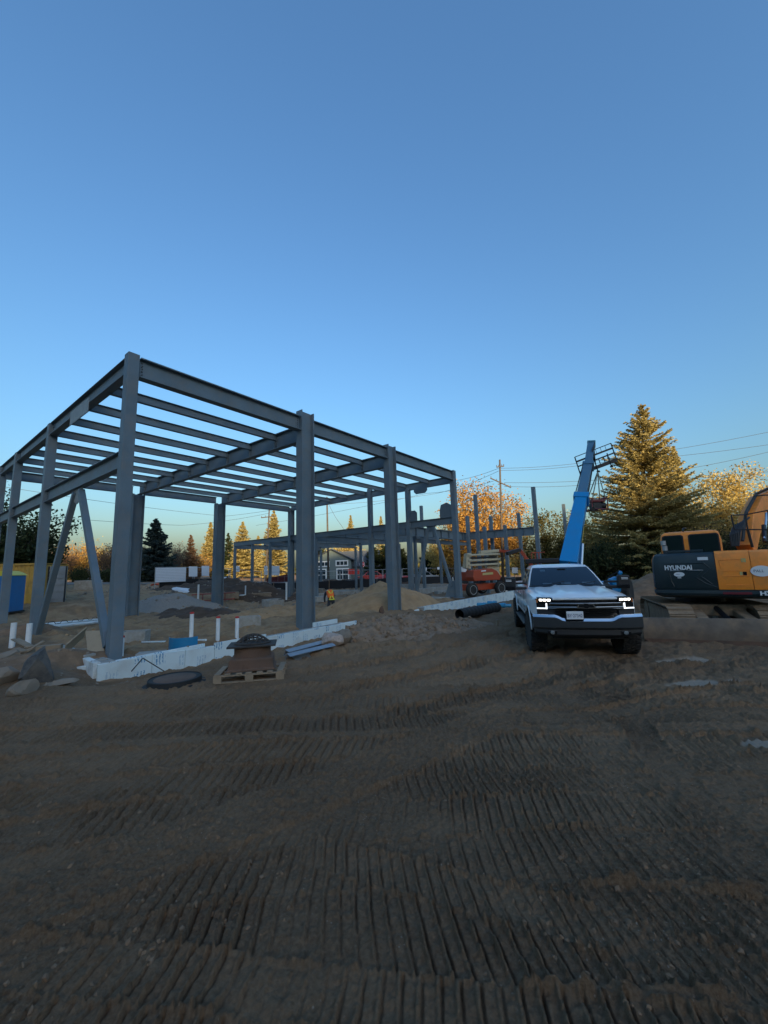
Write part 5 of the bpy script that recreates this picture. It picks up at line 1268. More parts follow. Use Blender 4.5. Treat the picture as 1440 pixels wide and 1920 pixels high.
for a in (.2, .42, .64): part(MB().obox(FC(a, .55), FC(a, .80), .02, .02), 'carriage_mesh_bar', TH, M_BLK)
part(MB().poly([k3-bd*.55+bs_*.18, k3+bs_*.18, FC(.0, .7), FC(.0, .05)], bu_*.2), 'head_bracket', TH, M_BLK)
# hanging load
lc = P(1119, 946, 18.4); hook = FC(-.02, -.28)
LD = empty('hanging_load', lc, 'small dark red machine hanging by straps from the blue boom', 'machine')
M_LRED = mat('dark_red_frame', (.16, .03, .035), .5); M_LBLK = mat('engine_black', (.02, .02, .022), .6)
def lp(x, y, z): return Vector((x, y, z))
for z in (-.24, .26):
    for (a, b) in (((-.36, -.26), (.36, -.26)), ((.36, -.26), (.36, .26)), ((.36, .26), (-.36, .26)), ((-.36, .26), (-.36, -.26))): MB().tube([lp(*a, z), lp(*b, z)], .025, 6).obj('frame_tube', M_LRED, LD)
for a in (-.36, .36):
    for b in (-.26, .26): MB().tube([lp(a, b, -.3), lp(a, b, .26)], .025, 6).obj('frame_post', M_LRED, LD)
MB().box((0, 0, .16), (.66, .46, .14)).obj('tank', M_LRED, LD, bevel=.04); MB().box((-.08, 0, -.08), (.4, .40, .3)).obj('engine', M_LBLK, LD, bevel=.03); MB().lathe([(0, -.14), (.15, -.14), (.15, .14), (0, .14)], (.22, 0, -.06), 'x', 16).obj('alternator', M_LBLK, LD, auto=.6)
MB().lathe([(0, -.05), (.1, -.05), (.1, .05), (0, .05)], (-.36, -.28, -.26), 'y', 14).obj('wheel', M_TYRE, LD, auto=.6)
for (x, y) in ((-.3, -.24), (.3, -.24), (-.3, .24), (.3, .24)): MB().obox(lp(x, y, .26), hook-lc, .05, .008, up=Vector((0, 1, 0))).obj('strap', mat('strap_grey', (.2, .22, .17), .8), LD)

# ------------------------------------------------------------------ orange boom lift behind the posts
M_LO = mat('lift_orange', (0.42, 0.055, 0.016), 0.45, dirt=(0.2, 0.12, 0.08), dscale=2, damt=0.3)
M_LC = mat('lift_cream', (0.52, 0.45, 0.30), 0.55, dirt=(0.2, 0.17, 0.13), dscale=2, damt=0.4)
a = P(885, 1106, 25.2); zb = a.z-.43; b = P(938, 1105, 26.4)
LF = empty('boom_lift', (a+b)/2-Z3*.43, 'orange and cream boom lift standing behind the thin posts', 'boom lift')
ld = (b-a); ld.z = 0; LL = ld.length; ld.normalize(); ls = Vector((-ld.y, ld.x, 0)); lo = (a+b)/2; lo.z = zb
def lf(x, y, z): return lo+ld*x+ls*y+Z3*z
for x in (-LL/2, LL/2):
    for y in (0, 1.7):
        Mx = Matrix(((ld.x, 0, ls.x), (ld.y, 0, ls.y), (0, 1, 0)))
        w = MB().lathe([(.2, -.14), (.36, -.15), (.43, -.09), (.43, .09), (.36, .15), (.2, .14)], lf(x, y, .43), n=28, M=Mx).obj('wheel', M_TYRE, LF, world=True, auto=.6)
        MB().lathe([(.0, -.06), (.10, -.07), (.11, -.03), (.22, -.05), (.26, -.15), (.28, -.15), (.28, .1), (0, .1)], lf(x, y, .43), n=24, M=Mx).obj('rim', mat('rim_grey', (.42, .43, .42), .5), w)
part(MB().obox(lf(-LL/2, .85, .55), lf(LL/2, .85, .55), 1.0, .4), 'chassis', LF, M_LO, bevel=.04)
sec = [(-1.05, .95), (1.15, .95), (1.30, 1.15), (.95, 1.55), (.5, 1.72), (-1.05, 1.62), (-1.12, 1.2)]
part(MB().poly([lf(x, -.1, z) for x, z in sec], ls*.75), 'engine_hood', LF, M_LO, bevel=.05, bseg=3)
part(MB().poly([lf(x, -.112, z) for x, z in ((-.35, 1.30), (.55, 1.33), (.55, 1.47), (-.35, 1.44))], ls*-.006), 'yellow_sticker', LF, M_STICK)
part(MB().poly([lf(x, -.112, z) for x, z in ((-.45, 1.52), (-.05, 1.54), (-.05, 1.62), (-.45, 1.60))], ls*-.006), 'white_sticker', LF, M_WHT)
part(MB().obox(lf(-.9, .9, 1.25), lf(1.3, .9, 1.25), .9, .55), 'turntable', LF, M_LO, bevel=.05)
tow = part(MB().poly([lf(x, .75, z) for x, z in ((.75, 1.0), (2.05, 1.0), (2.0, 2.85), (1.2, 2.7), (.95, 1.9))], ls*.25), 'counterweight', LF, M_LC, bevel=.03)
text_obj('maker_lettering', 'JLG', .34, face_matrix(lf(1.15, .735, 1.35), ld, Z3), M_BLK, LF, .002, .01, world=True)
for z in (1.95, 2.25, 2.6): part(MB().obox(lf(-.95, .6, z), lf(1.9, .6, z+.05), .3, .13), 'riser_arm', LF, M_LC, bevel=.02)
for z in (2.1, 2.42): part(MB().obox(lf(-.8, .6, z), lf(1.6, .6, z+.02), .22, .10), 'riser_link', LF, M_BLK, bevel=.02)
part(MB().poly([lf(x, .5, z) for x, z in ((-1.2, 1.8), (-.75, 1.7), (-.6, 2.75), (-1.0, 2.7))], ls*.3), 'riser_knuckle', LF, M_LC, bevel=.02)
part(MB().obox(lf(.2, .6, 2.78), lf(1.9, .6, 2.88), .24, .2), 'main_boom', LF, M_LC, bevel=.02)
q0, q1, q2, q3 = lf(1.9, .6, 2.88), P(962, 1035, 26.8), P(975, 1031, 26.8), P(998, 1062, 26.6)
part(MB().obox(q0, q1, .22, .2), 'main_boom', LF, M_LO, bevel=.02); part(MB().obox(q1-ld*.6+Z3*-.1, q2, .26, .24), 'boom_knuckle', LF, M_BLK, bevel=.03); part(MB().obox(q2, q3, .2, .2), 'jib', LF, M_LO, bevel=.02)
for k in range(3): part(MB().tube([q3+Vector((.25*k, 0, -.2)), q3+Vector((.25*k, 0, .9))], .03, 6), 'basket_rail', LF, M_LO)
part(MB().tube([q3+Vector((0, 0, .9)), q3+Vector((.9, 0, .9))], .03, 6), 'basket_rail', LF, M_LO)
# ------------------------------------------------------------------ worker
M_HIVIS = mat('hi_vis_orange', (0.92, 0.17, 0.015), 0.7); M_HIY = mat('hi_vis_yellow', (0.70, 0.68, 0.06), 0.6)
M_TROUS = mat('work_trousers', (0.035, 0.04, 0.055), 0.9); M_SKIN = mat('skin', (0.42, 0.24, 0.17), 0.6); M_HAT = mat('hard_hat', (0.65, 0.65, 0.62), 0.4)
wp = P(621, 1136, 20.6); wp.z = gz(wp.x, wp.y)
WK = empty('person', wp, 'person in an orange safety vest with yellow cross bending down behind the sand pile', 'person', rz=radians(20))
def skin_body(name, verts, edges, parent, m, root=0, lv=2):
    me = bpy.data.meshes.new(name); me.from_pydata([v[:3] for v in verts], edges, []); o = bpy.data.objects.new(name, me); COL.objects.link(o); o.parent = parent
    sk = o.modifiers.new('skin', 'SKIN'); sk.use_smooth_shade = True; o.modifiers.new('sub', 'SUBSURF').levels = lv; o.modifiers['sub'].render_levels = lv
    for k, v in enumerate(verts):
        me.skin_vertices[0].data[k].radius = (v[3], v[4] if len(v) > 4 else v[3]); me.skin_vertices[0].data[k].use_root = (k == root)
    dg_ = bpy.context.evaluated_depsgraph_get(); dg_.update(); mm = bpy.data.meshes.new_from_object(o.evaluated_get(dg_)); o.modifiers.clear(); o.data = mm
    mm.materials.clear(); mm.materials.append(m); mm.polygons.foreach_set('use_smooth', [True]*len(mm.polygons)); return o
# bent forward away from the camera (+y), hips towards the camera
bv = [(0, 0, .88, .15, .13), (0, .10, 1.05, .15, .12), (0, .28, 1.18, .17, .13), (0, .42, 1.22, .16, .12), (0, .52, 1.18, .07),
      (-.10, .02, .80, .10), (-.12, .06, .46, .075), (-.13, -.02, .10, .05), (-.13, .12, .05, .045),
      (.10, .02, .80, .10), (.12, .06, .46, .075), (.13, -.02, .10, .05), (.13, .12, .05, .045),
      (-.19, .42, 1.18, .075), (-.24, .50, .92, .055), (-.20, .62, .68, .042), (.19, .42, 1.18, .075), (.24, .50, .92, .055), (.20, .62, .68, .042)]
be = [(0, 1), (1, 2), (2, 3), (3, 4), (0, 5), (5, 6), (6, 7), (7, 8), (0, 9), (9, 10), (10, 11), (11, 12), (3, 13), (13, 14), (14, 15), (3, 16), (16, 17), (17, 18)]
skin_body('body', bv, be, WK, M_TROUS)
MB().lathe([(0, -.12), (.06, -.11), (.09, -.04), (.095, .03), (.08, .09), (.0, .12)], (0, .64, 1.14), n=14).obj('head', M_SKIN, WK, smooth=True)
MB().lathe([(.14, -.01), (.125, .01), (.115, .05), (.08, .11), (0, .135)], (0, .66, 1.17), n=16, M=Euler((-.7, 0, 0)).to_matrix()).obj('hard_hat', M_HAT, WK, smooth=True)
for sx in (-1, 1):
    for k in range(5):
        a = (k-2)*.017; p0 = Vector((sx*.20+a, .63, .66)); MB().tube([p0, p0+Vector((a*.3, .03, -.05)), p0+Vector((a*.3, .045, -.085+(.01*abs(k-2)))), p0+Vector((a*.2, .035, -.11+(.012*abs(k-2)))) if k else p0+Vector((-sx*.03, .05, -.07))], .0085, 6).obj('finger', M_SKIN, WK, smooth=True)
vest = [(0, -.02, .86, .185, .165), (0, .09, 1.05, .19, .155), (0, .27, 1.19, .205, .16), (0, .40, 1.24, .19, .15)]
vo = skin_body('vest', vest, [(0, 1), (1, 2), (2, 3)], WK, M_HIVIS)
# cross and waist tapes on the back of the vest
def tape(p, q, n=8, w=.05):
    mb = MB(); pts = []
    for j in range(n+1):
        a = Vector(p).lerp(Vector(q), j/n); pts.append(a)
    mb.loft([[a+Vector((-w/2, 0, 0)), a+Vector((w/2, 0, 0)), a+Vector((w/2, .02, -.02)), a+Vector((-w/2, .02, -.02))] for a in pts]); return mb.obj('reflective_tape', M_HIY, vo)
tape((-.12, -.185, .86), (.12, .12, 1.30)); tape((.12, -.19, .862), (-.12, .118, 1.302)); 
MB().box((0, -.17, .86), (.30, .02, .05)).obj('reflective_tape', M_HIY, vo)

# ------------------------------------------------------------------ container and toilet at the left
M_YEL = mat('container_yellow', (0.52, 0.30, 0.05), 0.6, var=0.12, vscale=2, dirt=(0.12, 0.09, 0.06), dscale=1.5, damt=0.5)
M_CGREY = mat('container_door_grey', (0.25, 0.27, 0.28), 0.6, dirt=(0.15, 0.13, 0.11), dscale=2, damt=0.4)
c1 = P(68, 1137, 24.5); c1.z = gz(c1.x, c1.y)-.05
CT = empty('shipping_container', c1, 'yellow shipping container behind the blue toilet with grey door open', 'container', rz=radians(6))
secs = []; n = 60; x = 0.0
prof_ = []
for k in range(26):
    x0 = -.02-.28*k; prof_ += [(x0, 0), (x0-.08, 0), (x0-.115, .035), (x0-.245, .035)]
pts = [(x, y) for x, y in prof_]
MB().loft([[Vector((x, y-.0, z)) for x, y in pts]+[Vector((x, y+.03, z)) for x, y in reversed(pts)] for z in (.16, 2.48)]).obj('corrugated_wall', M_YEL, CT)
MB().box((-3.6, -.0, 2.54), (7.3, .12, .12)).obj('top_rail', M_YEL, CT); MB().box((-3.6, 0, .08), (7.3, .12, .16)).obj('bottom_rail', M_YEL, CT); MB().box((.03, 0, 1.3), (.12, .14, 2.6)).obj('corner_post', M_YEL, CT)
MB().box((-3.6, 1.25, 2.58), (7.2, 2.4, .04)).obj('roof', M_YEL, CT); MB().box((-3.6, 2.44, 1.3), (7.3, .06, 2.5)).obj('rear_wall', M_YEL, CT); MB().box((-7.25, 1.2, 1.3), (.06, 2.4, 2.5)).obj('end_wall', M_YEL, CT)
d0 = Vector((.22, .45, .18)); dx = Vector((1.0, .1, 0))
dr_ = MB().poly([d0, d0+dx, d0+dx+Z3*2.2, d0+Z3*2.2], Vector((0, .05, 0))).obj('door_leaf', M_CGREY, CT)
for k in range(5): MB().obox(d0+Z3*(.25+.42*k)+Vector((.05, -.02, 0)), d0+dx+Z3*(.25+.42*k)+Vector((-.05, -.02, 0)), .03, .10).obj('door_rib', M_CGREY, dr_)
for f in (.02, .98): MB().obox(d0+dx*f+Vector((0, -.03, 0)), d0+dx*f+Z3*2.2+Vector((0, -.03, 0)), .05, .06).obj('door_edge', M_BLK, dr_)
MB().box((.02, 1.25, 1.3), (.05, 2.2, 2.4)).obj('end_frame', M_YEL, CT)

M_TOIB = mat('toilet_blue', (0.006, 0.16, 0.42), 0.5, dirt=(.1, .12, .15), dscale=2, damt=.2); M_TOIY = mat('toilet_yellow', (0.62, 0.52, 0.04), 0.5)
p = P(8, 1141, 21.5); p.z = gz(p.x, p.y)
TO = empty('portable_toilet', p, 'blue portable toilet with curved yellow roof beside the container', 'toilet', rz=radians(12))
MB().box((0, 0, 1.0), (1.12, 1.12, 1.95)).obj('cabin', M_TOIB, TO, bevel=.05, bseg=3)
MB().box((0, -.565, .98), (.74, .03, 1.72)).obj('door', M_TOIB, TO, bevel=.015)
for x in (-.18, .18): MB().tube([(x, -.585, .3), (x, -.585, 1.45), (x*.5, -.585, 1.62)], .018, 6).obj('door_rib', mat('toilet_blue_light', (.05, .2, .5), .5), TO)
arc = [(-.6, 1.93)]+[(-.6+1.2*k/12, 1.95+.24*sin(pi*k/12)) for k in range(13)]+[(.6, 1.93)]
MB().prof((0, -.62, 0), (0, .62, 0), [(x, z) for x, z in arc]).obj('roof', M_TOIY, TO, bevel=.02)
MB().box((0, 0, .03), (1.2, 1.2, .08)).obj('skid', M_BLK, TO)
MB().box((.5, -.42, 1.02), (.06, .06, 1.9)).obj('corner_trim', M_TOIB, TO, bevel=.02)

# ------------------------------------------------------------------ fences
M_FGALV = mat('fence_tube', (0.42, 0.44, 0.45), 0.45, 0.4)
M_SILT = mat('silt_fabric', (0.012, 0.013, 0.016), 0.8, bump=.3, bscale=3)
M_SIGN = mat('white_sheet', (0.66, 0.70, 0.74), 0.6)
def fence(pts, label, group=None, h=1.85):
    a0 = Vector(pts[0]); e = empty('temporary_fence', (a0.x, a0.y, gz(a0.x, a0.y)), label, 'fence', group)
    tubes = {}
    def tubeobj(L, r, name, par, M):
        key = (round(L, 2), r)
        if key not in tubes: o = MB().tube([(0, 0, 0), (0, 0, 1)], r, 6).obj(name, M_FGALV, par); tubes[key] = o
        else: o = share(tubes[key], name, par)
        o.matrix_basis = M; return o
    for p, q in zip(pts, pts[1:]):
        p, q = Vector(p), Vector(q); L = (q-p).length; n = max(1, round(L/3.0))
        for k in range(n):
            a, b = p.lerp(q, k/n), p.lerp(q, (k+1)/n); a = Vector((a.x, a.y, gz(a.x, a.y)+.1)); b = Vector((b.x, b.y, gz(b.x, b.y)+.1)); d_ = (b-a)
            pe = bpy.data.objects.new('fence_panel', None); COL.objects.link(pe); pe.parent = e; pe.matrix_parent_inverse = Matrix.Translation(-e.location)
            def seg(s0, s1, name, r=.024):
                v = s1-s0; M = Matrix.Translation(s0) @ v.to_track_quat('Z', 'Y').to_matrix().to_4x4() @ Matrix.Diagonal((1, 1, v.length, 1)); tubeobj(1, r, name, pe, M)
            a2, b2 = a+d_*.02, b-d_*.02
            seg(a2, a2+Z3*h, 'post', .032); seg(b2, b2+Z3*h, 'post', .032)
            for z in (0.0, h*.42, h): seg(a2+Z3*z, b2+Z3*z, 'rail')
            for f in (.25, .5, .75): seg(a2.lerp(b2, f), a2.lerp(b2, f)+Z3*h, 'mesh_wire', .006)
            for z in (.25, .5, .75): seg(a2+Z3*h*z, b2+Z3*h*z, 'mesh_wire', .006)
    return e
fence([(-20.2, 35), (-12.5, 40.5)], 'galvanised fence panels hung with white sheets behind the gravel pile')
fence([(-12.3, 40.6), (2, 49.5), (16, 50)], 'galvanised fence panels above the black silt fence in the middle')
fence([(16.3, 50), (30, 46.5), (42, 43)], 'galvanised fence panels between the pickup and the excavator')
def sheet(px0, px1, py0, py1, Y, label, name='fence_sign', cat='sign', m=None):
    q = [P(px0, py1, Y), P(px1, py1, Y), P(px1, py0, Y), P(px0, py0, Y)]
    tag(MB().poly(q, (0, .02, 0)).obj(name, m or M_SIGN), label, cat)
def ribbed(px0, px1, py0, py1, Y):
    a, b = P(px0, py1, Y), P(px1, py1-2, Y+1.5); h = P(px0, py0, Y).z-a.z; e = empty('white_banner', a, 'wide ribbed white panel leaning on the left fence', 'banner')
    for k in range(9): MB().obox(a+Z3*(h*(k+.5)/9)-a, b+Z3*(h*(k+.5)/9)-a, .04+.02*(k % 2), h/9*.93).obj('ribbed_strip', M_SIGN, e)
ribbed(291, 348, 1065, 1092, 34.2)
sheet(354, 370, 1062, 1081, 35.5, 'white printed sheet right of the wide ribbed panel')
sheet(378, 392, 1061, 1080, 36.5, 'white sheet on the fence left of the rear column')
sheet(442, 449, 1061, 1072, 40.0, 'small white sheet between the far posts')
sheet(495, 502, 1061, 1078, 42.5, 'narrow white board left of the far post')
sheet(506, 524, 1061, 1079, 42.5, 'white board right of the far post')
sheet(788, 800, 1064, 1070, 49.4, 'small white notice on the fence under the brace apex')
sheet(820, 825, 1063, 1068, 49.6, 'tiny white notice on the fence right of the brace')
sheet(864, 875, 1063, 1072, 49.7, 'white notice on the fence left of the orange lift')
sheet(960, 971, 1064, 1075, 49.5, 'white notice on the fence beside the pickup mirror')
sheet(1172, 1181, 1069, 1073, 47.5, 'narrow white tag on the right fence')
sheet(1190, 1204, 1067, 1076, 47.1, 'square white notice on the right fence')
sf = empty('silt_fence', (-16, 37, gz(-16, 37)), 'long black silt fence along the back of the site', 'silt fence')
sp_ = [(-19.5, 34.6), (-12.3, 39.8), (2, 48.8), (18, 49.2), (24, 47.4)]
secs = []
for a, b in zip(sp_, sp_[1:]):
    for k in range(14):
        q = Vector(a).lerp(Vector(b), k/14); z = gz(q.x, q.y); w = .04*sin(k*2.1)
        secs.append([Vector((q.x, q.y, z-.1)), Vector((q.x+w*.2, q.y+w, z+.45)), Vector((q.x, q.y, z+.92+w*.6)), Vector((q.x, q.y+.02, z+.92+w*.6)), Vector((q.x, q.y+.03, z-.1))])
part(MB().loft(secs), 'fabric', sf, M_SILT)
for k, s_ in enumerate(secs[::5]): part(MB().obox(s_[0]+Vector((0, -.03, 0)), s_[2]+Vector((0, -.03, .08)), .04, .04), 'stake', sf, M_WOOD)
snow = MB(); a, b = P(653, 1077, 47.5), P(674, 1077, 47.8); h = .62
tag(MB().poly([a, b, b+Z3*h*.9, a.lerp(b, .55)+Z3*h*1.0, a+Z3*h*1.05], (0, .03, 0)).obj('snow_fence', mat('bright_orange_mesh', (.62, .045, .03), .7)), 'bright orange snow fence piece in front of the green house', 'snow fence')
a, b = P(500, 1094, 41), P(548, 1090, 43)
tag(MB().poly([a, b, b+Z3*.85, a.lerp(b, .5)+Z3*.7, a+Z3*.5], (0, .05, 0)).obj('red_tarp', mat('dark_red_tarp', (.10, .015, .015), .8)), 'dark red tarp hanging over the silt fence', 'tarp')
# concrete kerb barrier below the right fence
def jersey(px, py, Y, L, h, rz, label, m):
    p = P(px, py, Y); p.z = gz(p.x, p.y)-.05
    o = MB().prof((-L/2, 0, 0), (L/2, 0, 0), [(-.3, 0), (.3, 0), (.3, .12), (.12, .35), (.09, h), (-.09, h), (-.12, .35), (-.3, .12)]).obj('concrete_barrier', m, bevel=.02); o.location = p; o.rotation_euler = (0, 0, rz); tag(o, label, 'barrier')
jersey(1190, 1098, 40, 3.2, .95, radians(-18), 'left concrete barrier below the right fence', M_CONC); jersey(1222, 1096, 39, 3.2, .95, radians(-18), 'right concrete barrier below the right fence', M_CONC)
p = G3(165, 1106, .4); tag(MB().box(p, (1.9, .8, .85), (0, 0, .1)).obj('concrete_barrier', M_CONC, bevel=.05), 'pale concrete block beside the lit road at the left', 'barrier')

# ------------------------------------------------------------------ road behind, houses, cars, signs
def road():
    pts = [(-70, 44), (-40, 46.5), (-22, 50), (0, 55), (25, 55.5), (60, 50)]; secs = []
    fine_ = []
    for a, b in zip(pts, pts[1:]):
        for k in range(10): fine_.append(Vector(a).lerp(Vector(b), k/10))
    V = []; F = []
    for i, q in enumerate(fine_):
        d_ = (fine_[min(i+1, len(fine_)-1)]-fine_[max(i-1, 0)]).normalized(); nn = Vector((-d_.y, d_.x))
        for o in (-3.6, -1.2, 1.2, 3.6):
            w = q+nn*o; V.append((w.x, w.y, gz(w.x, w.y)+.06))
    n = len(fine_)
    for i in range(n-1):
        for j in range(3): F.append((i*4+j, i*4+j+1, (i+1)*4+j+1, (i+1)*4+j))
    me = bpy.data.meshes.new('road'); me.from_pydata(V, [], F); me.materials.append(mat('asphalt', (.15, .135, .12), .95, var=.15, vscale=.6)); o = bpy.data.objects.new('road', me); COL.objects.link(o); o['kind'] = 'structure'
road()
M_HGRN = mat('house_siding', (0.13, 0.17, 0.17), 0.8); M_ROOF = mat('shingles', (0.06, 0.07, 0.085), 0.9, var=.2, vscale=3); M_TRIM = mat('white_trim', (0.70, 0.72, 0.72), 0.6); M_HGL = mat('house_glass', (.03, .045, .055), .1)
def house(name, px, Y, w, d_, wall_h, roof_h, label, wallm, rz=0.0, ridge='y', wins=(), base=None):
    p = P(px, 1080, Y); p.z = gz(p.x, p.y) if base is None else base
    e = empty(name, p, label, 'house', rz=rz)
    MB().box((0, d_/2, wall_h/2), (w, d_, wall_h)).obj('wall', wallm, e)
    o = .35
    if ridge == 'y':
        MB().prof((0, -o, wall_h), (0, d_+o, wall_h), [(-w/2-o, -.12), (-w/2-o, .02), (0, roof_h+.14), (w/2+o, .02), (w/2+o, -.12), (0, roof_h)]).obj('roof', M_ROOF, e)
        MB().poly([(-w/2, .02, wall_h), (w/2, .02, wall_h), (0, .02, wall_h+roof_h)], (0, d_-.04, 0)).obj('gable', wallm, e)
    else:
        MB().prof((-w/2-o, d_/2, wall_h), (w/2+o, d_/2, wall_h), [(-d_/2-o, -.12), (-d_/2-o, .02), (0, roof_h+.14), (d_/2+o, .02), (d_/2+o, -.12), (0, roof_h)]).obj('roof', M_ROOF, e)
        MB().poly([(-w/2+.02, 0, wall_h), (-w/2+.02, d_, wall_h), (-w/2+.02, d_/2, wall_h+roof_h)], (w-.04, 0, 0)).obj('gable', wallm, e)
    for (x, z, ww, hh, nx, nz) in wins:
        f = MB().box((x, -.03, z), (ww+.24, .06, hh+.24)).obj('window', M_TRIM, e)
        for i in range(nx):
            for j in range(nz): MB().box((x-ww/2+ww*(i+.5)/nx, -.065, z-hh/2+hh*(j+.5)/nz), (ww/nx-.08, .02, hh/nz-.08)).obj('pane', M_HGL, f)
    return e
house('house', 622, 58, 5.6, 8, 3.1, 1.5, 'grey green house front with white framed windows under the low steel frame', M_HGRN, 0.0, 'y', ((-1.6, 1.0, 1.5, 1.5, 2, 2), (1.6, 1.0, 1.6, 1.5, 2, 2), (-1.3, 2.55, 1.8, .6, 3, 1), (1.5, 2.6, 1.6, .6, 3, 1)))
house('house', 665, 60, 7.0, 6, 2.2, 2.3, 'low blue roofed house wing right of the white windows', M_HGRN, 0.0, 'x', ((-1.5, 1.0, .9, 1.1, 1, 2),))
house('house', 862, 62, 7.5, 6, 2.2, 1.9, 'grey house with dark roof behind the orange maple', mat('grey_siding', (.22, .23, .25), .8), 0.1, 'x', ((-1.0, 1.1, 1.2, 1.0, 2, 2), (1.5, 1.1, 1.2, 1.0, 2, 2)))
house('house', 200, 66, 7, 6, 3.2, 1.6, 'pale house half hidden by bare bushes at the left', mat('pale_siding', (.34, .33, .32), .8), 0.1, 'x', ((-1.2, 1.4, 1.2, 1.4, 2, 2), (1.4, 1.4, 1.2, 1.4, 2, 2)))
def far_car(px, Y, col, label, rz=0.0, L=4.4):
    p = P(px, 1080, Y); p.z = gz(p.x, p.y)+.06; e = empty('parked_car', p, label, 'car', rz=rz); m = mat('car_'+label[:6], col, .3, coat=.5)
    s1 = [(-L/2, .35), (-L/2+.05, .75), (-L/2+.5, .9), (-.9, .95), (.0, .98), (L/2-.15, .9), (L/2, .6), (L/2, .35)]
    MB().prof((0, -.85, 0), (0, .85, 0), s1).obj('body', m, e, bevel=.08); s2 = [(-1.25, .92), (-.7, 1.42), (.65, 1.45), (1.35, .95)]
    MB().prof((0, -.74, 0), (0, .74, 0), s2).obj('cabin', m, e, bevel=.06)
    for x0, x1 in ((-.95, -.05), (.05, 1.0)): MB().poly([(x0, -.755, .97), (x1, -.755, .97), (x1*.72, -.755, 1.36), (x0*.72, -.755, 1.36)], (0, -.01, 0)).obj('side_window', M_DGLASS, e)
    for x in (-1.35, 1.35):
        for y in (-.78, .78):
            w = MB().lathe([(0, -.1), (.31, -.1), (.33, 0), (.31, .1), (0, .1)], (x, y, .33), 'y', 18).obj('wheel', M_TYRE, e, auto=.6)
    return e
far_car(735, 53.5, (.30, .015, .02), 'dark red car on the road behind the fence', .05); far_car(792, 54.5, (.33, .36, .40), 'silver blue car on the road behind the brace', .05)
far_car(698, 56.5, (.38, .03, .02), 'bright red car behind the pair of far posts', .08)
p = P(679.5, 1092, 52); z0 = gz(p.x, p.y); pt_ = P(679.5, 1058, 52)
SS = empty('stop_sign', (p.x, p.y, z0), 'red octagonal stop sign between the far posts', 'sign')
MB().tube([(0, .03, 0), (0, .03, pt_.z-z0)], .03, 6).obj('post', M_FGALV, SS)
r_ = .36; oc = [Vector((r_*cos(radians(22.5+45*k)), 0, pt_.z-z0+r_*sin(radians(22.5+45*k)))) for k in range(8)]
MB().poly([Vector((q.x*1.08, .006, (q.z-(pt_.z-z0))*1.08+pt_.z-z0)) for q in oc], (0, .01, 0)).obj('sign_border', M_WHT, SS); sg = MB().poly(oc, (0, -.008, 0)).obj('sign_plate', mat('stop_red', (.5, .015, .02), .5), SS)
text_obj('sign_text', 'STOP', .26, face_matrix((0, -.012, pt_.z-z0), (1, 0, 0), (0, 0, 1)), M_WHT, sg, .001, .004)
MB().box((0, -.0, pt_.z-z0+.72), (.30, .02, .62)).obj('name_board', M_WHT, SS)
# unseen ridge added behind the photographer, crest shaped to set where its shade ends
def ridge():
    xs_ = np.linspace(-420, 520, 189); rows = [(-120, 0.0), (-150, .35), (-178, .8), (-200, 1.0), (-225, .85), (-270, .4), (-330, 0.0)]
    hh = 70 + 8.5*(sst(33, 37, xs_)-sst(48, 51.5, xs_)) + 3.0*(sst(63, 66, xs_)-sst(80, 84, xs_)) + 3.2*sst(94, 98, xs_) + 2.0*fbm(xs_*.11, xs_*0, 2, 7)
    hh = hh*sst(-420, -330, xs_)*(1-sst(420, 520, xs_))
    V = [(x, y, -1+f*h) for y, f in rows for x, h in zip(xs_, hh)]; n = len(xs_)
    F = [(j*n+i, j*n+i+1, (j+1)*n+i+1, (j+1)*n+i) for j in range(len(rows)-1) for i in range(n-1)]
    me = bpy.data.meshes.new('added_shade_hill'); me.from_pydata(V, [], F); me.materials.append(mat('shade_hill_slope', (.06, .065, .03), .95, var=.4, vscale=.2)); o = bpy.data.objects.new('added_shade_hill', me); COL.objects.link(o); o['kind'] = 'structure'
ridge()
# ------------------------------------------------------------------ trees
def leaf_mat(name, c0, c1, c2=None, rough=0.75):
    mm = bpy.data.materials.new(name); mm.use_nodes = True; MATS[name] = mm; nt = mm.node_tree; n = nt.nodes; l = nt.links; b = n['Principled BSDF']
    b.inputs['Roughness'].default_value = rough; b.inputs['Specular IOR Level'].default_value = 0.25
    ge = n.new('ShaderNodeNewGeometry'); cr = n.new('ShaderNodeValToRGB'); l.new(ge.outputs['Random Per Island'], cr.inputs[0])
    cr.color_ramp.elements[0].color = (*c0, 1); cr.color_ramp.elements[1].color = (*c1, 1)
    if c2: e = cr.color_ramp.elements.new(.55); e.color = (*c2, 1)
    l.new(cr.outputs[0], b.inputs['Base Color'])
    tl = n.new('ShaderNodeBsdfTranslucent'); l.new(cr.outputs[0], tl.inputs[0]); mx = n.new('ShaderNodeMixShader'); mx.inputs[0].default_value = .38
    l.new(b.outputs[0], mx.inputs[1]); l.new(tl.outputs[0], mx.inputs[2]); l.new(mx.outputs[0], n['Material Output'].inputs[0])
    return mm
LM = dict(
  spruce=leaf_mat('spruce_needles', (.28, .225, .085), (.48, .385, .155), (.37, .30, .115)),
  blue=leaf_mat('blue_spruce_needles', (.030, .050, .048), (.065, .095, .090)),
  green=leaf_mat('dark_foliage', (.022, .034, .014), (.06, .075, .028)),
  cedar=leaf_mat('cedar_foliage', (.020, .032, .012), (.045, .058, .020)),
  orange=leaf_mat('orange_leaves', (.32, .17, .04), (.54, .32, .08), (.44, .23, .055)),
  yellow=leaf_mat('yellow_leaves', (.38, .26, .07), (.62, .48, .17), (.50, .36, .11)),
  olive=leaf_mat('olive_leaves', (.06, .065, .02), (.17, .13, .035)),
  brown=leaf_mat('brown_leaves', (.15, .09, .055), (.27, .16, .09)))
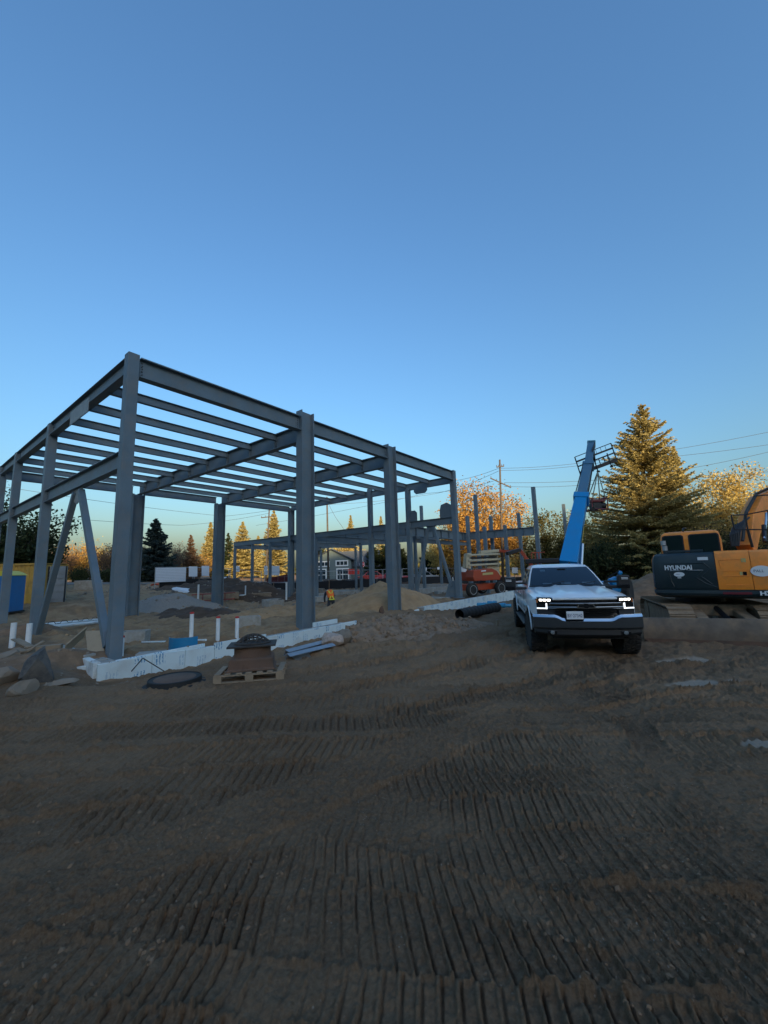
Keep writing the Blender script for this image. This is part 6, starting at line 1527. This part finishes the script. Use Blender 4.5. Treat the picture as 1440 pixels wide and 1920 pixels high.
M_BARK = mat('bark', (.085, .065, .05), .95, var=.3, vscale=6, bump=.5, bscale=12); M_PALEB = mat('pale_bark', (.24, .18, .12), .9, var=.25, vscale=5)
def quads_obj(name, C, D, U, L, W, m, parent):
    """leaf blades: centre C, direction D, side U, length L, width W"""
    n = len(C); L = L[:, None]; W = W[:, None]
    v = np.stack([C-D*L*.5, C+U*W*.5, C+D*L*.5, C-U*W*.5], 1).reshape(-1, 3)
    me = bpy.data.meshes.new(name); me.vertices.add(4*n); me.vertices.foreach_set('co', v.ravel()); me.loops.add(4*n); me.loops.foreach_set('vertex_index', np.arange(4*n)); me.polygons.add(n); me.polygons.foreach_set('loop_start', np.arange(n)*4); me.update(); me.validate(); me.materials.append(m)
    o = bpy.data.objects.new(name, me); COL.objects.link(o); o.parent = parent; return o
def unit(a): return a/np.maximum(np.linalg.norm(a, axis=1, keepdims=True), 1e-6)
def conifer(px, top, Y, R, label, key='spruce', seed=0, dens=1.0, name='spruce_tree', leaf=.3, low=.06, droop=.25, lean=0, group=None, cat='tree', basepx=None, shape=.85):
    b = P(basepx or px, 1080, Y); z0 = gz(b.x, b.y)-.1; H_ = P(px, top, Y).z-z0
    e = empty(name, (b.x, b.y, z0), label, cat, group); rs = np.random.RandomState(seed+11); tx = P(px, top, Y).x-b.x
    MB().tube([(0, 0, 0), (tx*.5, 0, H_*.5), (tx, 0, H_*.97)], [R*.045+.06, R*.03+.04, .015], 8).obj('trunk', M_BARK, e, smooth=True)
    C = []; D = []; L = []; W = []; limbs = MB()
    nw = int(H_*2.9*dens**.5)+8
    for w in range(nw):
        f = low+(1-low)*(w+rs.rand()*.6)/nw; z = H_*f; Rl = R*max(.02, (1-f))**shape*1.06*min(1, .72+1.6*(f-low))
        nb = int(6+7*(1-f)+rs.randint(3))
        for k in range(nb):
            a = rs.rand()*2*pi; ln = Rl*(.62+.5*rs.rand()**1.3); up = .35*f-droop*(1-f)*(.5+rs.rand())
            dirh = np.array([cos(a), sin(a), 0.0]); npt = max(3, int(ln/leaf*2.6*dens)); s = (np.arange(npt)+rs.rand(npt))/npt
            s = .12+.88*s
            cz = z+ln*(up*s+.30*s*s*(.4+.6*rs.rand()))-0.03*ln
            cen = np.stack([tx*f+dirh[0]*ln*s, dirh[1]*ln*s, cz], 1)
            if ln > 1.2 and w % 3 == 0: limbs.tube([cen[0], cen[len(cen)//2], cen[-1]], .03+.006*ln, 4, r1=.01)
            reps = 4
            for q in range(reps):
                sd = np.array([-dirh[1], dirh[0], 0.0]); off = rs.randn(npt)*(.10+.20*(1-s))*min(ln, 2.5)*.55
                cc = cen+sd*off[:, None]+np.array([0, 0, 1])*(rs.randn(npt)*.05-.10*np.abs(off))[:, None]
                dd = dirh*.8+sd*(np.sign(off)*.7)[:, None]+rs.randn(npt, 3)*.28+np.array([0, 0, -.22]); C.append(cc); D.append(dd)
                L.append(leaf*(.75+.7*rs.rand(npt))); W.append(leaf*(.34+.30*rs.rand(npt)))
    C = np.concatenate(C); D = unit(np.concatenate(D)); U = unit(np.cross(D, rs.randn(len(D), 3)+np.array([0, 0, .25])))
    quads_obj('crown', C, D, U, np.concatenate(L), np.concatenate(W), LM[key], e)
    if limbs.v: limbs.obj('limbs', M_BARK, e)
    return e
def broadleaf(px, top, Y, R, label, key='orange', seed=0, nleaf=9000, leaf=.24, trunk=.30, name='maple_tree', bark=None, base_f=.22, flat=1.0, cat='tree', group=None, bare=0.0, gapp=.0, wide=1.0):
    b = P(px, 1080, Y); z0 = gz(b.x, b.y)-.1; H_ = P(px, top, Y).z-z0; r = random.Random(seed); rs = np.random.RandomState(seed)
    e = empty(name, (b.x, b.y, z0), label, cat, group); wood = MB(); tips = []
    cz = H_*(1+base_f)/2; rz_ = H_*(1-base_f)/2
    def grow(p, d_, ln, rad, lev):
        pts = [p]; q = p.copy(); dd = d_.copy(); n = 4 if lev < 3 else 3
        for k in range(n):
            dd = (dd+Vector((r.gauss(0, .13), r.gauss(0, .13), r.gauss(.03, .08)))).normalized(); q = q+dd*(ln/n); pts.append(q.copy())
        wood.tube(pts, rad, (8, 6, 5, 3, 3)[lev], cap=False, r1=rad*.55)
        if lev >= 1: tips.extend(pts[2:])
        if lev < 4 and rad > .012:
            for k in range(3 if lev < 3 else 2):
                a = r.uniform(0, 2*pi); sp = r.uniform(.45, .95); s1 = dd.cross(Vector((0, 0, 1)) if abs(dd.z) < .95 else Vector((1, 0, 0))).normalized(); s2 = s1.cross(dd)
                nd = (dd*cos(sp)+(s1*cos(a)+s2*sin(a))*sin(sp)).normalized()
                tgt = q+nd*ln*.7; rel = Vector((tgt.x/(R*wide), tgt.y/R, (tgt.z-cz)/rz_))
                f = 1.0 if rel.length < .95 else .55
                grow(pts[r.choice((2, 3))] if k else q, nd, ln*r.uniform(.60, .80)*f, rad*.56, lev+1)
    nst = 1 if trunk > .2 else 3
    for k in range(nst):
        d0_ = Vector((r.gauss(0, .06+.2*(nst > 1)), r.gauss(0, .06+.2*(nst > 1)), 1)).normalized(); grow(Vector((r.gauss(0, .05*nst), r.gauss(0, .05*nst), 0)), d0_, H_*max(base_f, .25)*1.15, trunk, 0)
        for j in range(4):
            a = r.uniform(0, 2*pi); grow(d0_*(H_*max(base_f, .25)*r.uniform(.75, 1.15)), Vector((cos(a)*wide, sin(a), r.uniform(.4, 1.3))).normalized(), H_*.24, trunk*.55, 1)
    wood.obj('trunk', bark or M_BARK, e, smooth=True)
    if nleaf:
        T = np.array([t[:] for t in tips]); keep = []
        rel = np.stack([T[:, 0]/(R*wide), T[:, 1]/R, (T[:, 2]-cz)/rz_], 1); T = T[np.linalg.norm(rel, axis=1) < 1.0]
        # extra clumps on the outline so that the crown closes unevenly
        m_ = max(80, nleaf//45); v = unit(rs.randn(m_, 3)); rr = (.40+.56*rs.rand(m_)**.5)*(1+.10*np.sin(v[:, 0]*5+seed)+.08*np.sin(v[:, 2]*7+seed*2)); Q = np.stack([v[:, 0]*R*wide*rr, v[:, 1]*R*rr, cz+v[:, 2]*rz_*rr], 1)
        T = np.concatenate([T, Q]) if bare < .5 else T
        cl = T[rs.randint(len(T), size=max(40, int(nleaf/26)))]; idx = rs.randint(len(cl), size=nleaf)
        C = cl[idx]+rs.randn(nleaf, 3)*(R*.085+.08); C[:, 2] = np.maximum(C[:, 2], H_*base_f*.55)
        D = unit(rs.randn(nleaf, 3)+np.array([0, 0, -.3])); U = unit(np.cross(D, rs.randn(nleaf, 3)))
        quads_obj('crown', C, D, U, leaf*(.6+.7*rs.rand(nleaf)), leaf*(.4+.4*rs.rand(nleaf)), LM[key], e)
    return e
# right side
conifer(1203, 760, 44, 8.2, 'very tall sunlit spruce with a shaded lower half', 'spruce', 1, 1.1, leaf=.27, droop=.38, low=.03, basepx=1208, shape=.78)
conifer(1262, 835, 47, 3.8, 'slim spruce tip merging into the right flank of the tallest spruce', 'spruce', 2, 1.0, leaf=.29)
broadleaf(905, 903, 52, 5.6, 'big round orange maple behind the wing posts', 'orange', 3, 24000, .30, .34, base_f=.12)
broadleaf(845, 985, 54, 3.4, 'golden tree filling the gap left of the orange maple', 'yellow', 4, 10000, .28, .22, base_f=.08)
broadleaf(1030, 953, 48, 3.1, 'dark green leafy tree left of the blue boom', 'olive', 5, 10000, .27, .24, base_f=.12)
broadleaf(985, 1000, 60, 2.6, 'small yellow green tree between the bare posts', 'yellow', 6, 2600, .22, .16, base_f=.2)
broadleaf(1110, 940, 52, 3.4, 'yellow tree between the blue boom and the tallest spruce', 'yellow', 7, 11000, .28, .24, base_f=.1)
broadleaf(1362, 880, 50, 4.6, 'golden tree right of the tallest spruce with pale limbs', 'yellow', 8, 15000, .28, .26, base_f=.16, bark=M_PALEB)
broadleaf(1432, 870, 49, 4.4, 'golden tree cut by the right edge of the photo', 'yellow', 9, 15000, .28, .26, base_f=.16, bark=M_PALEB)
broadleaf(1318, 900, 47, 3.6, 'nearly bare tree beside the tallest spruce', 'yellow', 10, 1500, .2, .2, base_f=.25, bare=1)
broadleaf(1285, 995, 42, 2.2, 'reddish brown shrub left of the excavator cab', 'brown', 11, 4200, .2, .12, 'shrub', base_f=.04, cat='shrub')
for k, (px, top, Y, R, lb) in enumerate(((1085, 1012, 43, 2.6, 'dark shrub behind the telehandler boom foot'), (1130, 995, 42, 3.0, 'dark shrub left under the tallest spruce'), (1180, 1003, 41.5, 3.0, 'dark shrub in the middle under the tallest spruce'), (1235, 1000, 41.5, 3.0, 'dark shrub right under the tallest spruce'))):
    broadleaf(px, top, Y, R, lb, 'green', 20+k, 6500, .24, .12, 'shrub', base_f=.02, cat='shrub', group='dark shrubs under the spruce')
broadleaf(1345, 985, 46, 3.2, 'thin bare shrub behind the excavator cab', 'olive', 29, 2200, .2, .1, 'shrub', base_f=.05, cat='shrub')
broadleaf(1400, 950, 41, 3.4, 'dark half bare tree behind the excavator boom', 'green', 30, 4500, .24, .18, base_f=.05)
# middle
broadleaf(640, 1005, 66, 4.2, 'sunlit spreading pine over the house roof', 'yellow', 12, 4500, .26, .2, 'pine_tree', base_f=.3)
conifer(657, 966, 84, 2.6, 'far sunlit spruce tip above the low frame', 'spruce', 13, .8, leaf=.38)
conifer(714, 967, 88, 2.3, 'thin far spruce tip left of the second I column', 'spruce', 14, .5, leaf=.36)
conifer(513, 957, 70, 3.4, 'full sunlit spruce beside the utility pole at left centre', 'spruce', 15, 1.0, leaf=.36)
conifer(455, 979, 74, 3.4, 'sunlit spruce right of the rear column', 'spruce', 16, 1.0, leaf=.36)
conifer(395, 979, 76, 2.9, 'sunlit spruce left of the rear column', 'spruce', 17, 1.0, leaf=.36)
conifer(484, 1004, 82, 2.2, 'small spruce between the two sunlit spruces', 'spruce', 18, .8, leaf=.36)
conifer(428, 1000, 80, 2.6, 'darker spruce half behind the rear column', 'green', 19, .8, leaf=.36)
for k, (px, top, Y, R, lb) in enumerate(((598, 1022, 62, 1.5, 'dark column of cedar left of the house'), (700, 1028, 60, 1.5, 'left dark cedar column behind the red cars'), (722, 1024, 61, 1.6, 'second dark cedar column behind the red cars'), (752, 1030, 60, 1.5, 'dark cedar column behind the second I column'), (800, 1036, 58, 1.4, 'left dark cedar column behind the far brace'), (826, 1034, 58, 1.5, 'right dark cedar column behind the far brace'))):
    conifer(px, top, Y, R, lb, 'cedar', 40+k, 1.2, 'cedar_hedge', leaf=.26, low=.0, droop=-.25, cat='cedar', shape=.35)
# left
broadleaf(0, 915, 30, 4.2, 'large dark evergreen tree at the left edge behind the container', 'green', 50, 11000, .26, .3, base_f=.05, name='evergreen_tree')
broadleaf(40, 985, 32, 2.6, 'dark leafy tree right of the left edge evergreen', 'green', 51, 5000, .24, .18, base_f=.05, name='evergreen_tree')
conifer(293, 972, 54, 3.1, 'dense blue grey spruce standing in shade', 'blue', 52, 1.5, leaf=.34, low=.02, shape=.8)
for k, (px, top, Y, R, key, nl, lb) in enumerate(((105, 1012, 56, 2.6, 'brown', 2600, 'thin brown bush left of the leaning braces'), (138, 998, 60, 3.2, 'orange', 5200, 'orange bush seen between the leaning braces'), (168, 1002, 62, 2.8, 'yellow', 3800, 'yellow orange bush right of the orange bush'), (205, 990, 56, 3.0, 'brown', 2600, 'half bare reddish bush beside the corner column'), (236, 1000, 60, 2.6, 'brown', 2200, 'half bare bush behind the corner column'),
        (340, 1005, 66, 2.6, 'brown', 2600, 'brown bush right of the blue grey spruce'), (372, 1018, 68, 2.6, 'orange', 2600, 'low orange brown bush left of the sunlit spruces'))):
    broadleaf(px, top, Y, R, lb, key, 60+k, nl, .2, .12, 'bush', base_f=.08, cat='bush')
conifer(358, 1002, 62, 1.9, 'thin brownish spruce right of the blue grey spruce', 'brown', 70, .7, leaf=.3)
for k, (px, top, Y, lb) in enumerate(((322, 985, 60, 'bare tree with fine twigs right behind the blue grey spruce'), (262, 985, 62, 'bare tree left behind the blue grey spruce'), (700, 1000, 90, 'far bare tree above the low frame'))):
    broadleaf(px, top, Y, 3.2, lb, 'brown', 80+k, 0, .2, .12, 'bare_tree', base_f=.2)
for k, (px, top, Y, R) in enumerate(((150, 1062, 52, 2.4), (200, 1064, 52, 2.4), (250, 1066, 52, 2.4))):
    broadleaf(px, top, Y, R, ('dark low hedge bush left beside the lit road', 'dark low hedge bush in the middle beside the lit road', 'dark low hedge bush below the blue grey spruce')[k], 'green', 90+k, 3000, .2, .1, 'hedge_bush', base_f=.0, cat='hedge')
# distant wood closing the horizon
rs = np.random.RandomState(5); n = 26000; xx = rs.uniform(-150, 150, n); yy = rs.uniform(112, 130, n); top_ = 5.0+3.4*np.array(vnoise(xx*.07, xx*0, 3))*2+1.5*vnoise(xx*.3, xx*0, 4); zz_ = np.array([gz(x, 60) for x in xx[:1]])[0]*0-1.5+rs.rand(n)**.8*(top_+1.5)
C = np.stack([xx, yy, zz_], 1); D = unit(rs.randn(n, 3)); U = unit(np.cross(D, rs.randn(n, 3))); o = quads_obj('distant_wood', C, D, U, .9+.8*rs.rand(n), .6+.5*rs.rand(n), LM['olive'], None); tag(o, 'low distant wood closing the horizon', 'wood', kind='stuff')
# ------------------------------------------------------------------ poles and wires
M_POLE = mat('pole_wood', (.075, .06, .05), .9, var=.2, vscale=4); M_WIRE = mat('wire', (.05, .055, .06), .6); M_INS = mat('insulator', (.12, .12, .13), .4)
def pole(px0, top, px1, Y, label, arms=(), r=.15):
    b = P(px1, 1080, Y); z0 = gz(b.x, b.y)-.2; t_ = P(px0, top, Y); e = empty('utility_pole', (b.x, b.y, z0), label, 'utility pole'); dx_ = t_.x-b.x; H_ = t_.z-z0
    MB().tube([(0, 0, 0), (dx_, 0, H_)], r, 10, r1=r*.65).obj('shaft', M_POLE, e, smooth=True)
    for (dz, L, tilt) in arms:
        c = Vector((dx_*(1-dz/H_), -.16, H_-dz)); a = MB().obox(c-Vector((L/2, 0, tilt)), c+Vector((L/2, 0, tilt)), .10, .12).obj('cross_arm', M_POLE, e)
        for f in (-.47, -.2, .2, .47): MB().lathe([(.03, 0), (.06, .05), (.03, .1), (.06, .15), (.02, .2)], c+Vector((L*f, 0, tilt*f*2+.06)), n=8).obj('insulator', M_INS, a)
    return t_, e
pole(937, 862, 942, 47, 'tall utility pole with tilted cross arms in front of the orange maple', ((.9, .9, .05), (2.9, 2.4, -.62)))
pole(505, 953, 498, 58, 'leaning utility pole with one arm beside the sunlit spruce', ((1.3, 2.2, .1),), .14)
pole(613, 932, 616, 52, 'plain utility pole rising behind the low frame', (), .15)
pole(855, 985, 857, 44, 'sunlit wooden pole with two short arms left of the orange lift', ((1.6, 1.6, 0), (2.7, 1.6, 0)), .12)
def wire(pts, label, sag=0.0, r=.022):
    Q = [P(*q) for q in pts]; L = []
    for a, b in zip(Q, Q[1:]):
        for k in range(9): f = k/9; q = a.lerp(b, f); q.z -= sag*4*f*(1-f); L.append(q)
    L.append(Q[-1]); o = MB().tube(L, r, 5).obj('power_line', M_WIRE); tag(o, label, 'wire', 'overhead wires')
W_ = [([(939, 878, 47), (1130, 862, 47), (1480, 802, 44)], 'highest wire running right from the tall pole'), ([(939, 882, 47), (1130, 867, 47), (1480, 828, 44)], 'second wire running right from the tall pole'), ([(946, 905, 47), (1200, 893, 47), (1480, 838, 44)], 'third wire running right from the tall pole'),
      ([(946, 912, 47), (1140, 905, 47), (1480, 880, 45)], 'fourth wire running right from the tall pole'), ([(935, 878, 47), (840, 903, 55), (613, 936, 52)], 'highest wire running left from the tall pole'), ([(935, 883, 47), (820, 925, 55), (613, 946, 52)], 'second wire running left from the tall pole'),
      ([(925, 902, 47), (800, 925, 56), (480, 985, 70)], 'lower wire running left from the tall pole'), ([(613, 936, 52), (420, 968, 60), (-40, 905, 40)], 'wire crossing behind the tall frame to the left edge'), ([(505, 962, 58), (340, 985, 60), (-40, 955, 40)], 'lowest wire crossing behind the left columns'),
      ([(1063, 965, 43), (1180, 966, 42), (1310, 965, 42)], 'service wire crossing the dark half of the tallest spruce'), ([(614, 940, 52), (640, 985, 51), (660, 1005, 51)], 'guy wire slanting from the plain utility pole')]
for pts, lb in W_: wire(pts, lb, .25)
